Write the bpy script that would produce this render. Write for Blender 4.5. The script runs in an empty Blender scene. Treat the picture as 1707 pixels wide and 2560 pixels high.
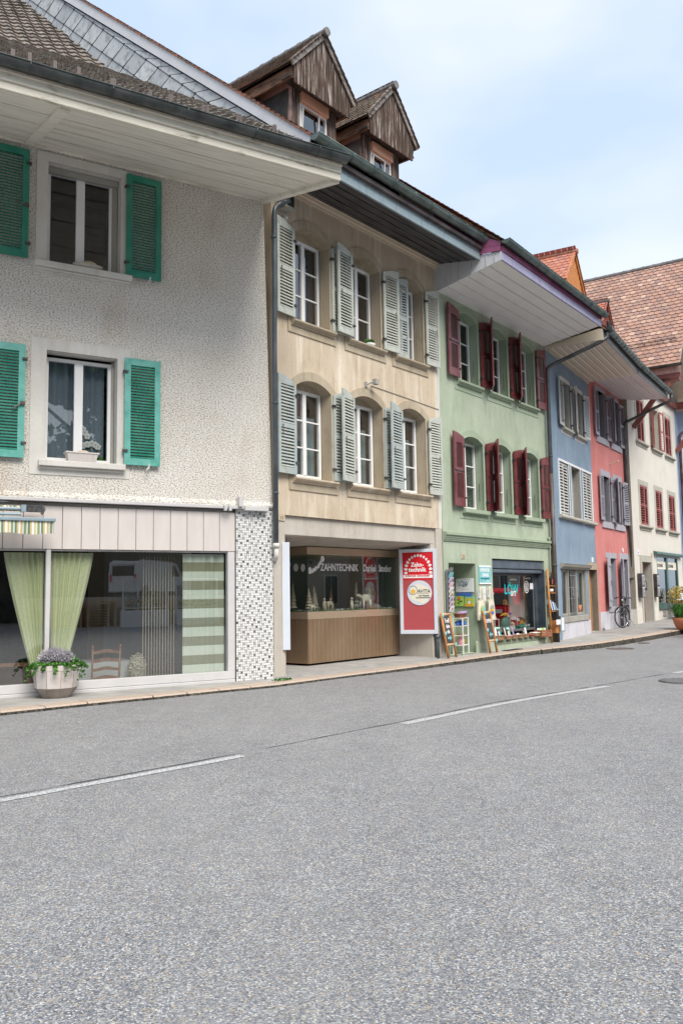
import bpy, math, random
from mathutils import Vector, Matrix, geometry
random.seed(7)
SC = bpy.context.scene
COL = SC.collection
rad = math.radians
# ------------------------------------------------------------------ camera, sky, sun, exposure
CAMZ = 1.52
PITCH, ROLL = .09623, .01526
cd = bpy.data.cameras.new('camera'); cam = bpy.data.objects.new('camera', cd); COL.objects.link(cam)
cd.sensor_fit = 'VERTICAL'; cd.sensor_height = 36.0; cd.lens = 2100 / 2560 * 36.0
cd.clip_start = .05; cd.clip_end = 4000
fw = Vector((0, math.cos(PITCH), math.sin(PITCH))); up = Vector((0, -math.sin(PITCH), math.cos(PITCH))); rt = Vector((1, 0, 0))
cr, sr = math.cos(ROLL), math.sin(ROLL)
R_ = cr * rt - sr * up; U_ = sr * rt + cr * up
M = Matrix((R_, U_, -fw)).transposed().to_4x4(); M.translation = Vector((0, 0, CAMZ))
cam.matrix_world = M
SC.camera = cam
SC.view_settings.view_transform = 'Standard'; SC.view_settings.look = 'None'
SC.view_settings.exposure = 1.28; SC.view_settings.gamma = 1.0; SC.view_settings.use_curve_mapping = False
SC.cycles.max_bounces = 8; SC.cycles.transparent_max_bounces = 12
SC.cycles.caustics_reflective = False; SC.cycles.caustics_refractive = False

SUN_EL, SUN_AZ = rad(50), rad(152)       # azimuth clockwise from +y
world = bpy.data.worlds.new('World'); SC.world = world; world.use_nodes = True
nt = world.node_tree; nt.nodes.clear()
def N(nt_, t, **k):
    n = nt_.nodes.new(t)
    for a, b in k.items():
        if a.startswith('i_'): n.inputs[a[2:].replace('_', ' ')].default_value = b
        elif a.startswith('n') and a[1:].isdigit(): n.inputs[int(a[1:])].default_value = b
        else: setattr(n, a, b)
    return n
sky = N(nt, 'ShaderNodeTexSky', sky_type='NISHITA', sun_disc=False, sun_elevation=SUN_EL, sun_rotation=SUN_AZ)
sky.dust_density = 2.0
tc = N(nt, 'ShaderNodeTexCoord')
mp = N(nt, 'ShaderNodeMapping'); mp.inputs['Scale'].default_value = (1, 1, 2.2); mp.inputs['Rotation'].default_value = (0, 0, .5)
no = N(nt, 'ShaderNodeTexNoise', i_Scale=2.0, i_Detail=4.0, i_Roughness=.5)
rp = N(nt, 'ShaderNodeValToRGB'); rp.color_ramp.elements[0].position = .38; rp.color_ramp.elements[1].position = .60
rp.color_ramp.elements[0].color = (.0, .0, .0, 1); rp.color_ramp.elements[1].color = (1, 1, 1, 1)
mx = N(nt, 'ShaderNodeMix', data_type='RGBA')
mx.inputs[7].default_value = (4.85, 5.2, 5.6, 1)
bg = N(nt, 'ShaderNodeBackground', i_Strength=.10); wo = N(nt, 'ShaderNodeOutputWorld')
L_ = nt.links.new
L_(tc.outputs['Generated'], mp.inputs[0]); L_(mp.outputs[0], no.inputs['Vector']); L_(no.outputs[0], rp.inputs[0])
veil = N(nt, 'ShaderNodeMix', data_type='RGBA'); veil.inputs[6].default_value = (2.85, 3.5, 4.4, 1); veil.inputs[7].default_value = (4.05, 4.3, 4.6, 1)
L_(rp.outputs[0], veil.inputs[0]); L_(veil.outputs[2], mx.inputs[7]); mx.inputs[0].default_value = .86; gain = N(nt, 'ShaderNodeVectorMath', operation='MULTIPLY'); gain.inputs[1].default_value = (1.2, 1.2, 1.2); L_(sky.outputs[0], gain.inputs[0]); L_(gain.outputs[0], mx.inputs[6]); L_(mx.outputs[2], bg.inputs[0]); L_(bg.outputs[0], wo.inputs[0])

sd = bpy.data.lights.new('sun', 'SUN'); sd.energy = 1.9; sd.angle = rad(34); sd.color = (1, .94, .85)
so = bpy.data.objects.new('sun', sd); COL.objects.link(so)
dv = Vector((math.sin(SUN_AZ) * math.cos(SUN_EL), math.cos(SUN_AZ) * math.cos(SUN_EL), math.sin(SUN_EL)))
so.rotation_euler = dv.to_track_quat('Z', 'Y').to_euler(); so.location = (0, -5, 30)

# ------------------------------------------------------------------ materials
MATS = {}
def newmat(name):
    m = bpy.data.materials.new(name); m.use_nodes = True; m.node_tree.nodes.clear(); MATS[name] = m; return m, m.node_tree
def c4(c): return (c[0], c[1], c[2], 1)
def mixrgb(t, f, a, b):
    n = N(t, 'ShaderNodeMix', data_type='RGBA')
    for i, v in ((0, f), (6, a), (7, b)):
        if hasattr(v, 'links'): t.links.new(v, n.inputs[i])
        elif i == 0: n.inputs[0].default_value = v
        else: n.inputs[i].default_value = c4(v)
    return n.outputs[2]
def mapr(t, v, a, b, c=0., d=1.):
    n = N(t, 'ShaderNodeMapRange', n1=a, n2=b, n3=c, n4=d); t.links.new(v, n.inputs[0]); return n.outputs[0]
def math_(t, op, a, b=None):
    n = N(t, 'ShaderNodeMath', operation=op)
    for i, v in ((0, a), (1, b)):
        if v is None: continue
        if hasattr(v, 'links'): t.links.new(v, n.inputs[i])
        else: n.inputs[i].default_value = v
    return n.outputs[0]
def coords(t, scale=(1, 1, 1), rot=(0, 0, 0), kind='Object'):
    c = N(t, 'ShaderNodeTexCoord'); m = N(t, 'ShaderNodeMapping'); m.inputs['Scale'].default_value = scale; m.inputs['Rotation'].default_value = rot
    t.links.new(c.outputs[kind], m.inputs[0]); return m.outputs[0]
def noise(t, vec, scale, detail=4., rough=.55):
    n = N(t, 'ShaderNodeTexNoise', i_Scale=scale, i_Detail=detail, i_Roughness=rough); t.links.new(vec, n.inputs['Vector']); return n.outputs[0]
def bsdf(t, col, rough=.8, metal=0., bump=None, bstr=.5, bdist=.01, spec=.4):
    p = N(t, 'ShaderNodeBsdfPrincipled', i_Roughness=rough if not hasattr(rough, 'links') else .5, i_Metallic=metal); p.inputs['Specular IOR Level'].default_value = spec
    if hasattr(rough, 'links'): t.links.new(rough, p.inputs['Roughness'])
    if hasattr(col, 'links'): t.links.new(col, p.inputs['Base Color'])
    else: p.inputs['Base Color'].default_value = c4(col)
    if bump is not None:
        b = N(t, 'ShaderNodeBump', i_Strength=bstr, i_Distance=bdist); t.links.new(bump, b.inputs['Height']); t.links.new(b.outputs[0], p.inputs['Normal'])
    o = N(t, 'ShaderNodeOutputMaterial'); t.links.new(p.outputs[0], o.inputs[0]); return p
def lerp(a, b, f): return tuple(a[i] * (1 - f) + b[i] * f for i in range(3))
def plain(name, col, rough=.7, var=.18, vs=4., bs=60., bstr=.15, bdist=.004, metal=0., spec=.4, stretch=(1, 1, 1), dirt=None, ds=1.5, dlo=.5, dhi=.75):
    m, t = newmat(name); v = coords(t, stretch)
    n1 = noise(t, v, vs, 6.); dark = lerp(col, (0, 0, 0), var); light = lerp(col, (1, 1, 1), var * .25)
    c = mixrgb(t, mapr(t, n1, .3, .7), dark, light)
    if dirt is not None: c = mixrgb(t, mapr(t, noise(t, v, ds, 8., .65), dlo, dhi), c, dirt)
    n2 = noise(t, coords(t), bs, 3.)
    bsdf(t, c, rough, metal, n2, bstr, bdist, spec); return m
def plaster(name, col, streak=None, sfac=.5, dirt=None, bs=90., bstr=.35, smooth_big=True):
    """painted or rendered wall: fine grain, blotches, vertical rain streaks"""
    m, t = newmat(name); v = coords(t)
    c = mixrgb(t, mapr(t, noise(t, v, 1.1, 5.), .3, .7), lerp(col, (0, 0, 0), .10), lerp(col, (1, 1, 1), .06))
    if streak is not None:
        vs = coords(t, (4.2, 4.2, .28)); s = mapr(t, noise(t, vs, 1.0, 6., .65), .50, .70)
        c = mixrgb(t, math_(t, 'MULTIPLY', s, sfac), c, streak)
    if dirt is not None:
        c = mixrgb(t, math_(t, 'MULTIPLY', mapr(t, noise(t, coords(t, (1.6, 1.6, .7)), 1.7, 9., .72), .50, .72), .75), c, dirt); c = mixrgb(t, math_(t, 'MULTIPLY', mapr(t, noise(t, coords(t, (9., 9., .5)), 1.2, 4., .6), .60, .72), .4), c, dirt)
    c = mixrgb(t, mapr(t, noise(t, v, 26., 4.), .35, .65, 0., .12), c, lerp(col, (0, 0, 0), .5))
    bsdf(t, c, .9, 0, noise(t, v, bs, 4.), bstr, .006, .2); return m

# rough-cast render of the big left house
m, t = newmat('roughcast'); v = coords(t, (1, 1, 1.7))
g1 = noise(t, v, 33., 5., .68)
vo = N(t, 'ShaderNodeTexVoronoi', i_Scale=55.); t.links.new(v, vo.inputs['Vector'])
h = g1
base = mixrgb(t, mapr(t, noise(t, v, .7, 5.), .35, .65), (.85, .805, .73), (.92, .89, .84))
rust = math_(t, 'MULTIPLY', mapr(t, noise(t, coords(t, (1.2, 1, .5)), 1.0, 4.), .56, .72), .35)
base = mixrgb(t, rust, base, (.58, .44, .32))
base = mixrgb(t, mapr(t, h, .60, .42, 0., .35), base, (.30, .265, .22)); base = mixrgb(t, mapr(t, h, .49, .37, 0., .76), base, (.14, .12, .095))  # pit dirt plus painted shade where the grain lies low
bsdf(t, base, .95, 0, h, 1., .03, .15)

plaster('plaster_smooth_white', (.66, .64, .60), (.45, .42, .37), .5)
plaster('plaster_tan', (.50, .40, .29), (.68, .60, .49), .55, (.36, .28, .20))
plaster('plaster_tan_light', (.58, .48, .36), (.78, .71, .60), .95, (.36, .27, .18))
plaster('stone_tan', (.44, .37, .27), (.60, .53, .43), .4, (.26, .21, .15))
plaster('concrete_warm', (.50, .46, .40), (.62, .58, .52), .5, (.34, .31, .27))
plaster('plaster_green', (.41, .475, .36), (.52, .575, .47), .35, (.25, .33, .23))
plaster('green_trim', (.34, .415, .30), None, .3, (.26, .32, .23))
plaster('plaster_blue', (.225, .315, .415), (.31, .41, .51), .4, (.18, .25, .34), bs=45., bstr=.9)
plaster('plaster_red', (.62, .22, .205), (.72, .33, .31), .4, (.50, .16, .15))
plaster('plaster_cream', (.70, .67, .605), (.60, .55, .46), .25, None)
plaster('plaster_beige', (.52, .45, .36), None, .3, None)
plaster('plaster_lilac_white', (.60, .60, .66), (.45, .44, .47), .4, (.40, .38, .38))
plaster('stone_grey', (.36, .35, .31), None, .3, (.24, .23, .20))
plaster('stone_lilac', (.42, .42, .48), None, .3, (.30, .30, .33))
plaster('stone_beige_grey', (.46, .45, .39), None, .3, (.34, .32, .27))
plaster('plaster_far_blue', (.30, .38, .55), None, .3, None)
plaster('opposite_wall', (.30, .25, .19), None, .3, None)
plain('eave_cream', (.84, .80, .72), .5, .12, 3., 80., .1, dirt=(.44, .40, .32), ds=2.2, dlo=.50, dhi=.78, stretch=(.4, 4, 1))
plain('eave_fascia_cream', (.72, .68, .58), .5, .10, 3., dirt=(.25, .22, .16), ds=3.5, dlo=.55, dhi=.72, stretch=(.6, 1, 2))
plain('eave_black', (.030, .028, .030), .45, .3, 3., stretch=(.5, 4, 1))
plain('eave_white', (.80, .79, .78), .45, .08, 2.)
plain('eave_yellowish', (.58, .51, .40), .45, .10, 2.)
plain('eave_pinkish', (.66, .61, .60), .55, .10, 2., dirt=(.30, .26, .24), ds=6., dlo=.62, dhi=.7)
plain('trim_peach', (.66, .54, .40), .6, .10)
plain('fascia_zinc', (.33, .43, .47), .45, .35, 3., dirt=(.20, .25, .27), ds=3., stretch=(3, 3, 1), metal=.2)
plain('fascia_lilac', (.38, .36, .54), .4, .2, 3., stretch=(3, 3, .5))
plain('board_mauve', (.30, .07, .17), .45, .2, 3.)
plain('board_grey_white', (.62, .63, .66), .4, .1, 3.)
plain('gutter_green', (.085, .135, .125), .42, .35, 3., 20., .1, metal=.35, spec=.6, stretch=(1, 1, 1), dirt=(.16, .21, .20), ds=4.)
plain('gutter_dark', (.028, .040, .038), .4, .35, 3., metal=.35, spec=.6)
plain('pipe_slate', (.07, .095, .115), .4, .3, 2., metal=.3, spec=.5)
plain('pipe_dark', (.035, .042, .048), .4, .3, 2., metal=.2, spec=.5)
plain('pipe_brown', (.06, .035, .032), .45, .3, 2.)
plain('cast_iron_brown', (.12, .055, .035), .6, .3, 5.)
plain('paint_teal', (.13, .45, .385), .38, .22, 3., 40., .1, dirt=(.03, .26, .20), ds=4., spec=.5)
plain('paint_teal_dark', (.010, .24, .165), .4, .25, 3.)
plain('paint_teal_deep', (.012, .23, .155), .38, .2, 2.5)
plain('paint_greygreen', (.50, .53, .48), .5, .15, 4., 50., .15, dirt=(.28, .30, .26), ds=5., dlo=.58, dhi=.72)
plain('paint_bluegrey', (.42, .475, .465), .5, .15, 4., 50., .15, dirt=(.36, .36, .30), ds=5., dlo=.52, dhi=.68)
plain('paint_oxblood', (.165, .026, .030), .35, .2, 3., spec=.55)
plain('paint_redbright', (.34, .06, .05), .45, .2, 3.)
plain('paint_redbrown', (.20, .045, .035), .5, .2, 3.)
plain('paint_lightgrey', (.58, .58, .56), .5, .15, 4.)
plain('paint_lilacgrey', (.33, .33, .38), .45, .15, 4.)
plain('paint_white', (.80, .80, .80), .35, .05, 4., bstr=.05)
plain('shop_frame_pale', (.56, .55, .555), .4, .10, 3., dirt=(.45, .42, .38), ds=6., dlo=.6, dhi=.75)
plain('panel_pinkish', (.60, .555, .53), .45, .08, 2., bstr=.05, dirt=(.52, .46, .42), ds=3., dlo=.56, dhi=.8, stretch=(3, 1, .6))
plain('paint_slateblue', (.028, .045, .065), .35, .2, 3.)
plain('shutter_box_slate', (.085, .115, .15), .35, .15, 3.)
plain('paint_darkgreen', (.03, .10, .085), .35, .15, 3.)
plain('zinc_grey', (.28, .29, .30), .4, .25, 5., metal=.5)
plain('white_metal', (.62, .66, .73), .3, .05, 3., bstr=.02)
plain('rusty_iron', (.10, .075, .065), .6, .4, 20.)
plain('iron_black', (.02, .02, .022), .5, .3, 20.)
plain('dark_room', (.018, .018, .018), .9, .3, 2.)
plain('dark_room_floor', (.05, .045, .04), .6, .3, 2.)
plain('room_panel_brown', (.17, .12, .085), .6, .2, 2.)
plain('wood_orange', (.52, .20, .035), .5, .3, 6., stretch=(6, 6, 1), dirt=(.30, .10, .02), ds=5.)
plain('wood_chair', (.30, .12, .045), .35, .3, 6., stretch=(4, 4, 1))
plain('wood_pine', (.62, .38, .20), .5, .25, 6., stretch=(1, 6, 6))
plain('batten_highlight', (.80, .76, .66), .45, .05)  # paler than the soffit boards, painting in highlights along the seams
plain('orange_board', (.56, .22, .045), .5, .2, 5.)
plain('terracotta', (.55, .20, .09), .7, .2, 3.)
plain('terracotta_pipe', (.62, .20, .08), .6, .1, 3.)
plain('peach_blind', (.85, .50, .34), .5, .08, 3.)
plain('dormer_sheet_mauve', (.55, .38, .35), .5, .25, 4., stretch=(4, 4, .5))
plain('linen_white', (.72, .74, .76), .8, .05, 5.)
plain('canvas_cream', (.70, .66, .54), .9, .08, 8.)
plain('wicker', (.42, .22, .09), .7, .5, 60., 90., .8, .01)
plain('crate_wood', (.30, .085, .03), .6, .3, 8.)
plain('chalkboard', (.025, .028, .030), .7, .3, 6.)
plain('planter_stone', (.62, .575, .55), .75, .12, 3., 70., .3, dirt=(.40, .33, .30), ds=3.)
plain('planter_stone_dark', (.30, .25, .215), .85, .3, 5., 70., .3)  # darker tone for the tapered foot and the joints
plain('soil', (.03, .02, .015), .95, .3, 20.)
plain('rubber_black', (.012, .012, .012), .6, .2, 20.)
plain('bike_black', (.015, .016, .018), .25, .1, 5., spec=.6)
plain('bike_chrome', (.55, .55, .56), .25, .1, 5., metal=.9)
plain('lava_grey', (.30, .29, .27), .8, .3, 10.)
plain('plastic_bluegrey', (.25, .33, .38), .4, .1, 4.)
plain('letterbox_brown', (.035, .024, .024), .4, .2, 4.)
plain('letterbox_steel', (.34, .34, .35), .4, .1, 4., metal=.5)
plain('brass_stone', (.60, .50, .36), .6, .2, 10.)
for nm, c in dict(ink_white=(.85, .85, .85), ink_black=(.02, .02, .02), ink_teal=(.0, .52, .56), ink_darkteal=(.015, .16, .20), ink_red=(.62, .0, .01), ink_dullred=(.42, .07, .08), ink_cyan=(.20, .52, .56),
                  ink_yellow=(.75, .45, .05), ink_orange=(.8, .3, .02), ink_pink=(.75, .35, .42), ink_lilac=(.45, .33, .62), ink_green=(.12, .36, .06), ink_lightgreen=(.38, .56, .12), ink_blue=(.06, .16, .55),
                  paper=(.80, .80, .82), ink_cream=(.76, .72, .60), ink_mint=(.45, .72, .60), ink_tealobj=(.0, .33, .27), ink_grey=(.35, .36, .38), ink_brown=(.12, .06, .03), card_pink=(.72, .56, .62), card_lilac=(.60, .54, .70)).items():
    plain(nm, c, .5, .03, 4., bstr=.0)

# striped awning cloth
m, t = newmat('awning_cloth'); v = coords(t); sx = N(t, 'ShaderNodeSeparateXYZ'); t.links.new(v, sx.inputs[0])
f = math_(t, 'FRACT', math_(t, 'MULTIPLY', sx.outputs[0], 5.2)); r = N(t, 'ShaderNodeValToRGB'); t.links.new(f, r.inputs[0]); r.color_ramp.interpolation = 'CONSTANT'
els = [(0, (.72, .72, .68)), (.16, (.52, .41, .18)), (.30, (.60, .60, .55)), (.42, (.20, .27, .15)), (.60, (.58, .60, .54)), (.70, (.13, .20, .14)), (.86, (.50, .40, .20))]
while len(r.color_ramp.elements) < len(els): r.color_ramp.elements.new(.5)
for e, (p_, c_) in zip(r.color_ramp.elements, els): e.position = p_; e.color = c4(c_)
bsdf(t, r.outputs[0], .9)

# mosaic tiles of the pillar
m, t = newmat('mosaic'); v = coords(t, (24., 24., 24.)); sp = N(t, 'ShaderNodeSeparateXYZ'); t.links.new(v, sp.inputs[0])
fx, fz = math_(t, 'FLOOR', sp.outputs[0]), math_(t, 'FLOOR', sp.outputs[2]); cb = N(t, 'ShaderNodeCombineXYZ'); t.links.new(fx, cb.inputs[0]); t.links.new(fz, cb.inputs[2])
wn = N(t, 'ShaderNodeTexWhiteNoise', noise_dimensions='3D'); t.links.new(cb.outputs[0], wn.inputs['Vector'])
# regular 4-cell lattice decides the darker tiles, noise varies them
lat = math_(t, 'ADD', math_(t, 'MODULO', math_(t, 'ADD', math_(t, 'ADD', fx, math_(t, 'MULTIPLY', fz, 2.)), 4000.), 5.), 0.)
isd = math_(t, 'LESS_THAN', lat, .5)
tone = mixrgb(t, wn.outputs['Value'], (.66, .67, .68), (.80, .80, .79))
dk = mixrgb(t, wn.outputs['Value'], (.06, .07, .09), (.42, .43, .45))
c = mixrgb(t, isd, tone, dk)
mid = math_(t, 'MULTIPLY', math_(t, 'GREATER_THAN', wn.outputs['Value'], .80), .6); c = mixrgb(t, mid, c, (.42, .42, .40))
gx = math_(t, 'LESS_THAN', math_(t, 'FRACT', sp.outputs[0]), .14); gz = math_(t, 'LESS_THAN', math_(t, 'FRACT', sp.outputs[2]), .14)
gr = math_(t, 'MAXIMUM', gx, gz); c = mixrgb(t, gr, c, (.20, .19, .17))
bsdf(t, c, .3, 0, math_(t, 'MULTIPLY', gr, -1.), .4, .003)

# asphalt with light aggregate
m, t = newmat('asphalt'); v = coords(t)
vo = N(t, 'ShaderNodeTexVoronoi', i_Scale=128., i_Randomness=1.); t.links.new(v, vo.inputs['Vector'])
hs = N(t, 'ShaderNodeSeparateColor'); t.links.new(vo.outputs['Color'], hs.inputs[0])
r = N(t, 'ShaderNodeValToRGB'); t.links.new(hs.outputs[0], r.inputs[0])
els = [(0, (.080, .085, .100)), (.22, (.162, .170, .192)), (.5, (.240, .248, .268)), (.72, (.315, .320, .330)), (.88, (.45, .45, .445)), (.96, (.63, .63, .60))]
while len(r.color_ramp.elements) < len(els): r.color_ramp.elements.new(.5)
for e, (p_, c_) in zip(r.color_ramp.elements, els): e.position = p_; e.color = c4(c_)
c = mixrgb(t, math_(t, 'GREATER_THAN', hs.outputs[1], .93), r.outputs[0], (.46, .36, .24))
vo2 = N(t, 'ShaderNodeTexVoronoi', i_Scale=128., feature='DISTANCE_TO_EDGE'); t.links.new(v, vo2.inputs['Vector'])
c = mixrgb(t, mapr(t, vo2.outputs['Distance'], .0, .11, .6, 0.), c, (.13, .135, .15))
c = mixrgb(t, mapr(t, noise(t, v, .45, 5.), .38, .62, .0, .14), c, (.13, .13, .135)); c = mixrgb(t, mapr(t, noise(t, v, 5., 5.), .45, .7, .0, .22), c, (.12, .12, .12))
c = mixrgb(t, mapr(t, noise(t, coords(t, (1., .25, 1.), (0, 0, rad(45))), 1.2, 4.), .42, .62, .0, .15), c, (.36, .355, .345))
hh = math_(t, 'ADD', vo2.outputs['Distance'], math_(t, 'MULTIPLY', hs.outputs[2], .3))
bsdf(t, c, .8, 0, hh, .7, .006, .35)
plain('crack_tar', (.045, .047, .052), .8, .4, 30.)
# worn white road paint
m, t = newmat('road_paint'); v = coords(t)
w = mapr(t, noise(t, v, 45., 5., .75), .42, .62); c = mixrgb(t, w, (.25, .255, .26), (.68, .69, .70))
bsdf(t, c, .7, 0, noise(t, v, 90.), .4, .004)
# pavement concrete, granite kerb
plain('pavement_concrete', (.38, .37, .35), .85, .25, 2., 60., .4, .005, dirt=(.28, .27, .25), ds=2.2, dlo=.45, dhi=.75)
plain('pavement_asphalt', (.30, .29, .275), .9, .25, 3., 120., .6, .006)
m, t = newmat('granite_pink'); v = coords(t)
c = mixrgb(t, mapr(t, noise(t, v, 70., 3.), .35, .65), (.33, .26, .205), (.56, .45, .37)); c = mixrgb(t, mapr(t, noise(t, v, 2., 5.), .4, .7, 0, .5), c, (.38, .34, .30))
bsdf(t, c, .85, 0, noise(t, v, 70.), .4, .005)
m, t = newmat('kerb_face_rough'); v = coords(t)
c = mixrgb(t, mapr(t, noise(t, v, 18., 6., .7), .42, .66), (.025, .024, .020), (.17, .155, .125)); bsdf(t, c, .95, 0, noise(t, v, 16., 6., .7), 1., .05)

# roof tiles, each tile (mesh island) with its own tone
def islandmat(name, cols, rough=.85, bs=30., lich=None, bstr=.4):
    m, t = newmat(name); g = N(t, 'ShaderNodeNewGeometry'); r = N(t, 'ShaderNodeValToRGB'); t.links.new(g.outputs['Random Per Island'], r.inputs[0])
    while len(r.color_ramp.elements) < len(cols): r.color_ramp.elements.new(.5)
    for i, (e, c_) in enumerate(zip(r.color_ramp.elements, cols)): e.position = i / (len(cols) - 1); e.color = c4(c_)
    v = coords(t); c = mixrgb(t, mapr(t, noise(t, v, 9., 5.), .35, .7, 0, .35), r.outputs[0], lerp(cols[0], (0, 0, 0), .35))
    if lich is not None: c = mixrgb(t, mapr(t, noise(t, v, 5., 8., .7), .5, .66, 0, .7), c, lich)
    bsdf(t, c, rough, 0, noise(t, v, bs, 4.), bstr, .006, .25); return m
islandmat('tile_terracotta', [(.36, .215, .17), (.45, .27, .205), (.31, .20, .17), (.48, .30, .23), (.29, .20, .18), (.41, .26, .205), (.56, .40, .32)])
islandmat('tile_new_red', [(.45, .16, .09), (.52, .22, .15), (.40, .17, .13), (.56, .26, .19), (.33, .17, .16)])
islandmat('tile_weathered', [(.11, .085, .07), (.17, .13, .105), (.22, .17, .13), (.14, .10, .08), (.30, .16, .11)], lich=(.22, .22, .17))
islandmat('tile_verge', [(.14, .10, .08), (.24, .13, .09), (.42, .15, .09), (.17, .12, .10), (.34, .15, .10)], lich=(.13, .11, .09))
islandmat('tile_greybrown', [(.12, .10, .09), (.19, .165, .15), (.25, .225, .20), (.16, .14, .125), (.22, .19, .17)], lich=(.33, .31, .27))
islandmat('slate', [(.44, .47, .50), (.53, .56, .58), (.37, .40, .43), (.60, .63, .65)], .7, 12., (.17, .18, .17), .2)
islandmat('leaf_ivy', [(.015, .06, .01), (.06, .20, .02), (.03, .12, .015), (.12, .30, .04), (.02, .08, .012)], .5)
islandmat('leaf_lavender', [(.36, .34, .39), (.52, .50, .55), (.24, .22, .25), (.68, .66, .70)], .8)
islandmat('leaf_grass', [(.015, .07, .01), (.04, .16, .02), (.075, .24, .04), (.025, .11, .015)], .5)
islandmat('leaf_yellow', [(.55, .38, .08), (.72, .54, .14), (.38, .32, .08), (.20, .22, .05)], .7)
islandmat('leaf_tree', [(.015, .045, .008), (.03, .09, .015), (.06, .15, .03), (.10, .20, .05), (.02, .06, .01)], .6)
plain('bark', (.10, .075, .055), .9, .4, 6., 20., .8, .02)

# weathered planks of the dormer gables
m, t = newmat('wood_weathered'); v = coords(t, (16., 16., .9))
n1 = noise(t, v, 1.6, 8., .7); r = N(t, 'ShaderNodeValToRGB'); t.links.new(n1, r.inputs[0])
els = [(.32, (.02, .014, .011)), (.46, (.055, .038, .029)), (.55, (.12, .08, .06)), (.62, (.34, .31, .295)), (.74, (.60, .59, .59))]
while len(r.color_ramp.elements) < len(els): r.color_ramp.elements.new(.5)
for e, (p_, c_) in zip(r.color_ramp.elements, els): e.position = p_; e.color = c4(c_)
bsdf(t, r.outputs[0], .9, 0, n1, .5, .01)
m, t = newmat('wood_grey_board'); v = coords(t, (2, 9, 9))
n1 = noise(t, v, 1.6, 8., .7); c = mixrgb(t, mapr(t, n1, .38, .6), (.055, .04, .032), (.30, .275, .255)); bsdf(t, c, .9, 0, n1, .4, .01)
m, t = newmat('wood_brown_beam'); v = coords(t, (8, 1.5, 8))
n1 = noise(t, v, 1.6, 8., .7); c = mixrgb(t, mapr(t, n1, .36, .62), (.05, .03, .021), (.24, .15, .10)); bsdf(t, c, .9, 0, n1, .4, .01)

# brushed bronze sheet: horizontal bands and vertical planks share it
def bronze(name, col, st):
    m, t = newmat(name); v = coords(t, st); n1 = noise(t, v, 3., 6., .6); c = mixrgb(t, mapr(t, n1, .3, .7), lerp(col, (0, 0, 0), .22), lerp(col, (1, 1, 1), .08))
    bsdf(t, c, .36, .55, n1, .05, .002, .5)
bronze('bronze_band', (.62, .47, .33), (1, 1, 30)); bronze('bronze_plank', (.36, .235, .135), (.35, .35, .25))

# glass: clear sheet with its reflection
def glassmat(name, fac_lo, fac_hi, tint=(1, 1, 1), rough=.0):
    m, t = newmat(name); tr = N(t, 'ShaderNodeBsdfTransparent'); tr.inputs[0].default_value = c4(tint); gl = N(t, 'ShaderNodeBsdfGlossy', i_Roughness=rough)
    lw = N(t, 'ShaderNodeLayerWeight', i_Blend=.35); mixn = N(t, 'ShaderNodeMixShader'); o = N(t, 'ShaderNodeOutputMaterial')
    f = mapr(t, lw.outputs['Facing'], 0., 1., fac_lo, fac_hi); t.links.new(f, mixn.inputs[0]); t.links.new(tr.outputs[0], mixn.inputs[1]); t.links.new(gl.outputs[0], mixn.inputs[2]); t.links.new(mixn.outputs[0], o.inputs[0])
glassmat('glass', .16, .5, (.80, .84, .84)); glassmat('glass_shop', .25, .55, (.86, .90, .89)); glassmat('glass_side', .03, .12, (.72, .76, .75)); glassmat('glass_case', .16, .20, (.86, .90, .88)); glassmat('glass_far', .45, .7, (.8, .85, .85)); glassmat('glass_low', .07, .4, (.7, .72, .72)); glassmat('glass_dark', .07, .35, (.6, .65, .66))

# curtains: cloth that lets some light through
def cloth(name, col, transp=.0, stripes=None, transl=.35):
    m, t = newmat(name); d = N(t, 'ShaderNodeBsdfDiffuse'); tl = N(t, 'ShaderNodeBsdfTranslucent'); a = N(t, 'ShaderNodeMixShader', n0=transl); o = N(t, 'ShaderNodeOutputMaterial')
    v = coords(t); fac = transp
    if stripes:
        s = N(t, 'ShaderNodeSeparateXYZ'); t.links.new(v, s.inputs[0]); fr = math_(t, 'FRACT', math_(t, 'MULTIPLY', s.outputs[2], stripes[0])); on = math_(t, 'GREATER_THAN', fr, .5)
        cc = mixrgb(t, on, stripes[1], col); fac = mapr(t, on, 0., 1., stripes[2], transp)
    else: cc = mixrgb(t, mapr(t, noise(t, v, 30., 3.), .3, .7), lerp(col, (0, 0, 0), .12), col)
    t.links.new(cc, d.inputs[0]); t.links.new(cc, tl.inputs[0]); t.links.new(d.outputs[0], a.inputs[1]); t.links.new(tl.outputs[0], a.inputs[2])
    tr = N(t, 'ShaderNodeBsdfTransparent'); b = N(t, 'ShaderNodeMixShader')
    if hasattr(fac, 'links'): t.links.new(fac, b.inputs[0])
    else: b.inputs[0].default_value = fac
    t.links.new(a.outputs[0], b.inputs[1]); t.links.new(tr.outputs[0], b.inputs[2]); t.links.new(b.outputs[0], o.inputs[0])
cloth('curtain_lime', (.90, .93, .62), .03, transl=.1); cloth('curtain_striped', (.92, .97, .84), .02, (3.1, (.45, .45, .31), .12), .1); cloth('curtain_net', (.30, .36, .43), .12, transl=.1)
cloth('curtain_bluegrey', (.42, .52, .56), .05); cloth('curtain_orange', (.45, .11, .03), .0); cloth('curtain_dark', (.12, .11, .15), .0); cloth('curtain_brown', (.16, .12, .09), .35); cloth('curtain_white', (.66, .68, .66), .05); cloth('blind_grey', (.34, .40, .36), .0)
cloth('curtain_darkgreen', (.34, .40, .35), .0)

def MT(n): return MATS[n]
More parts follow.
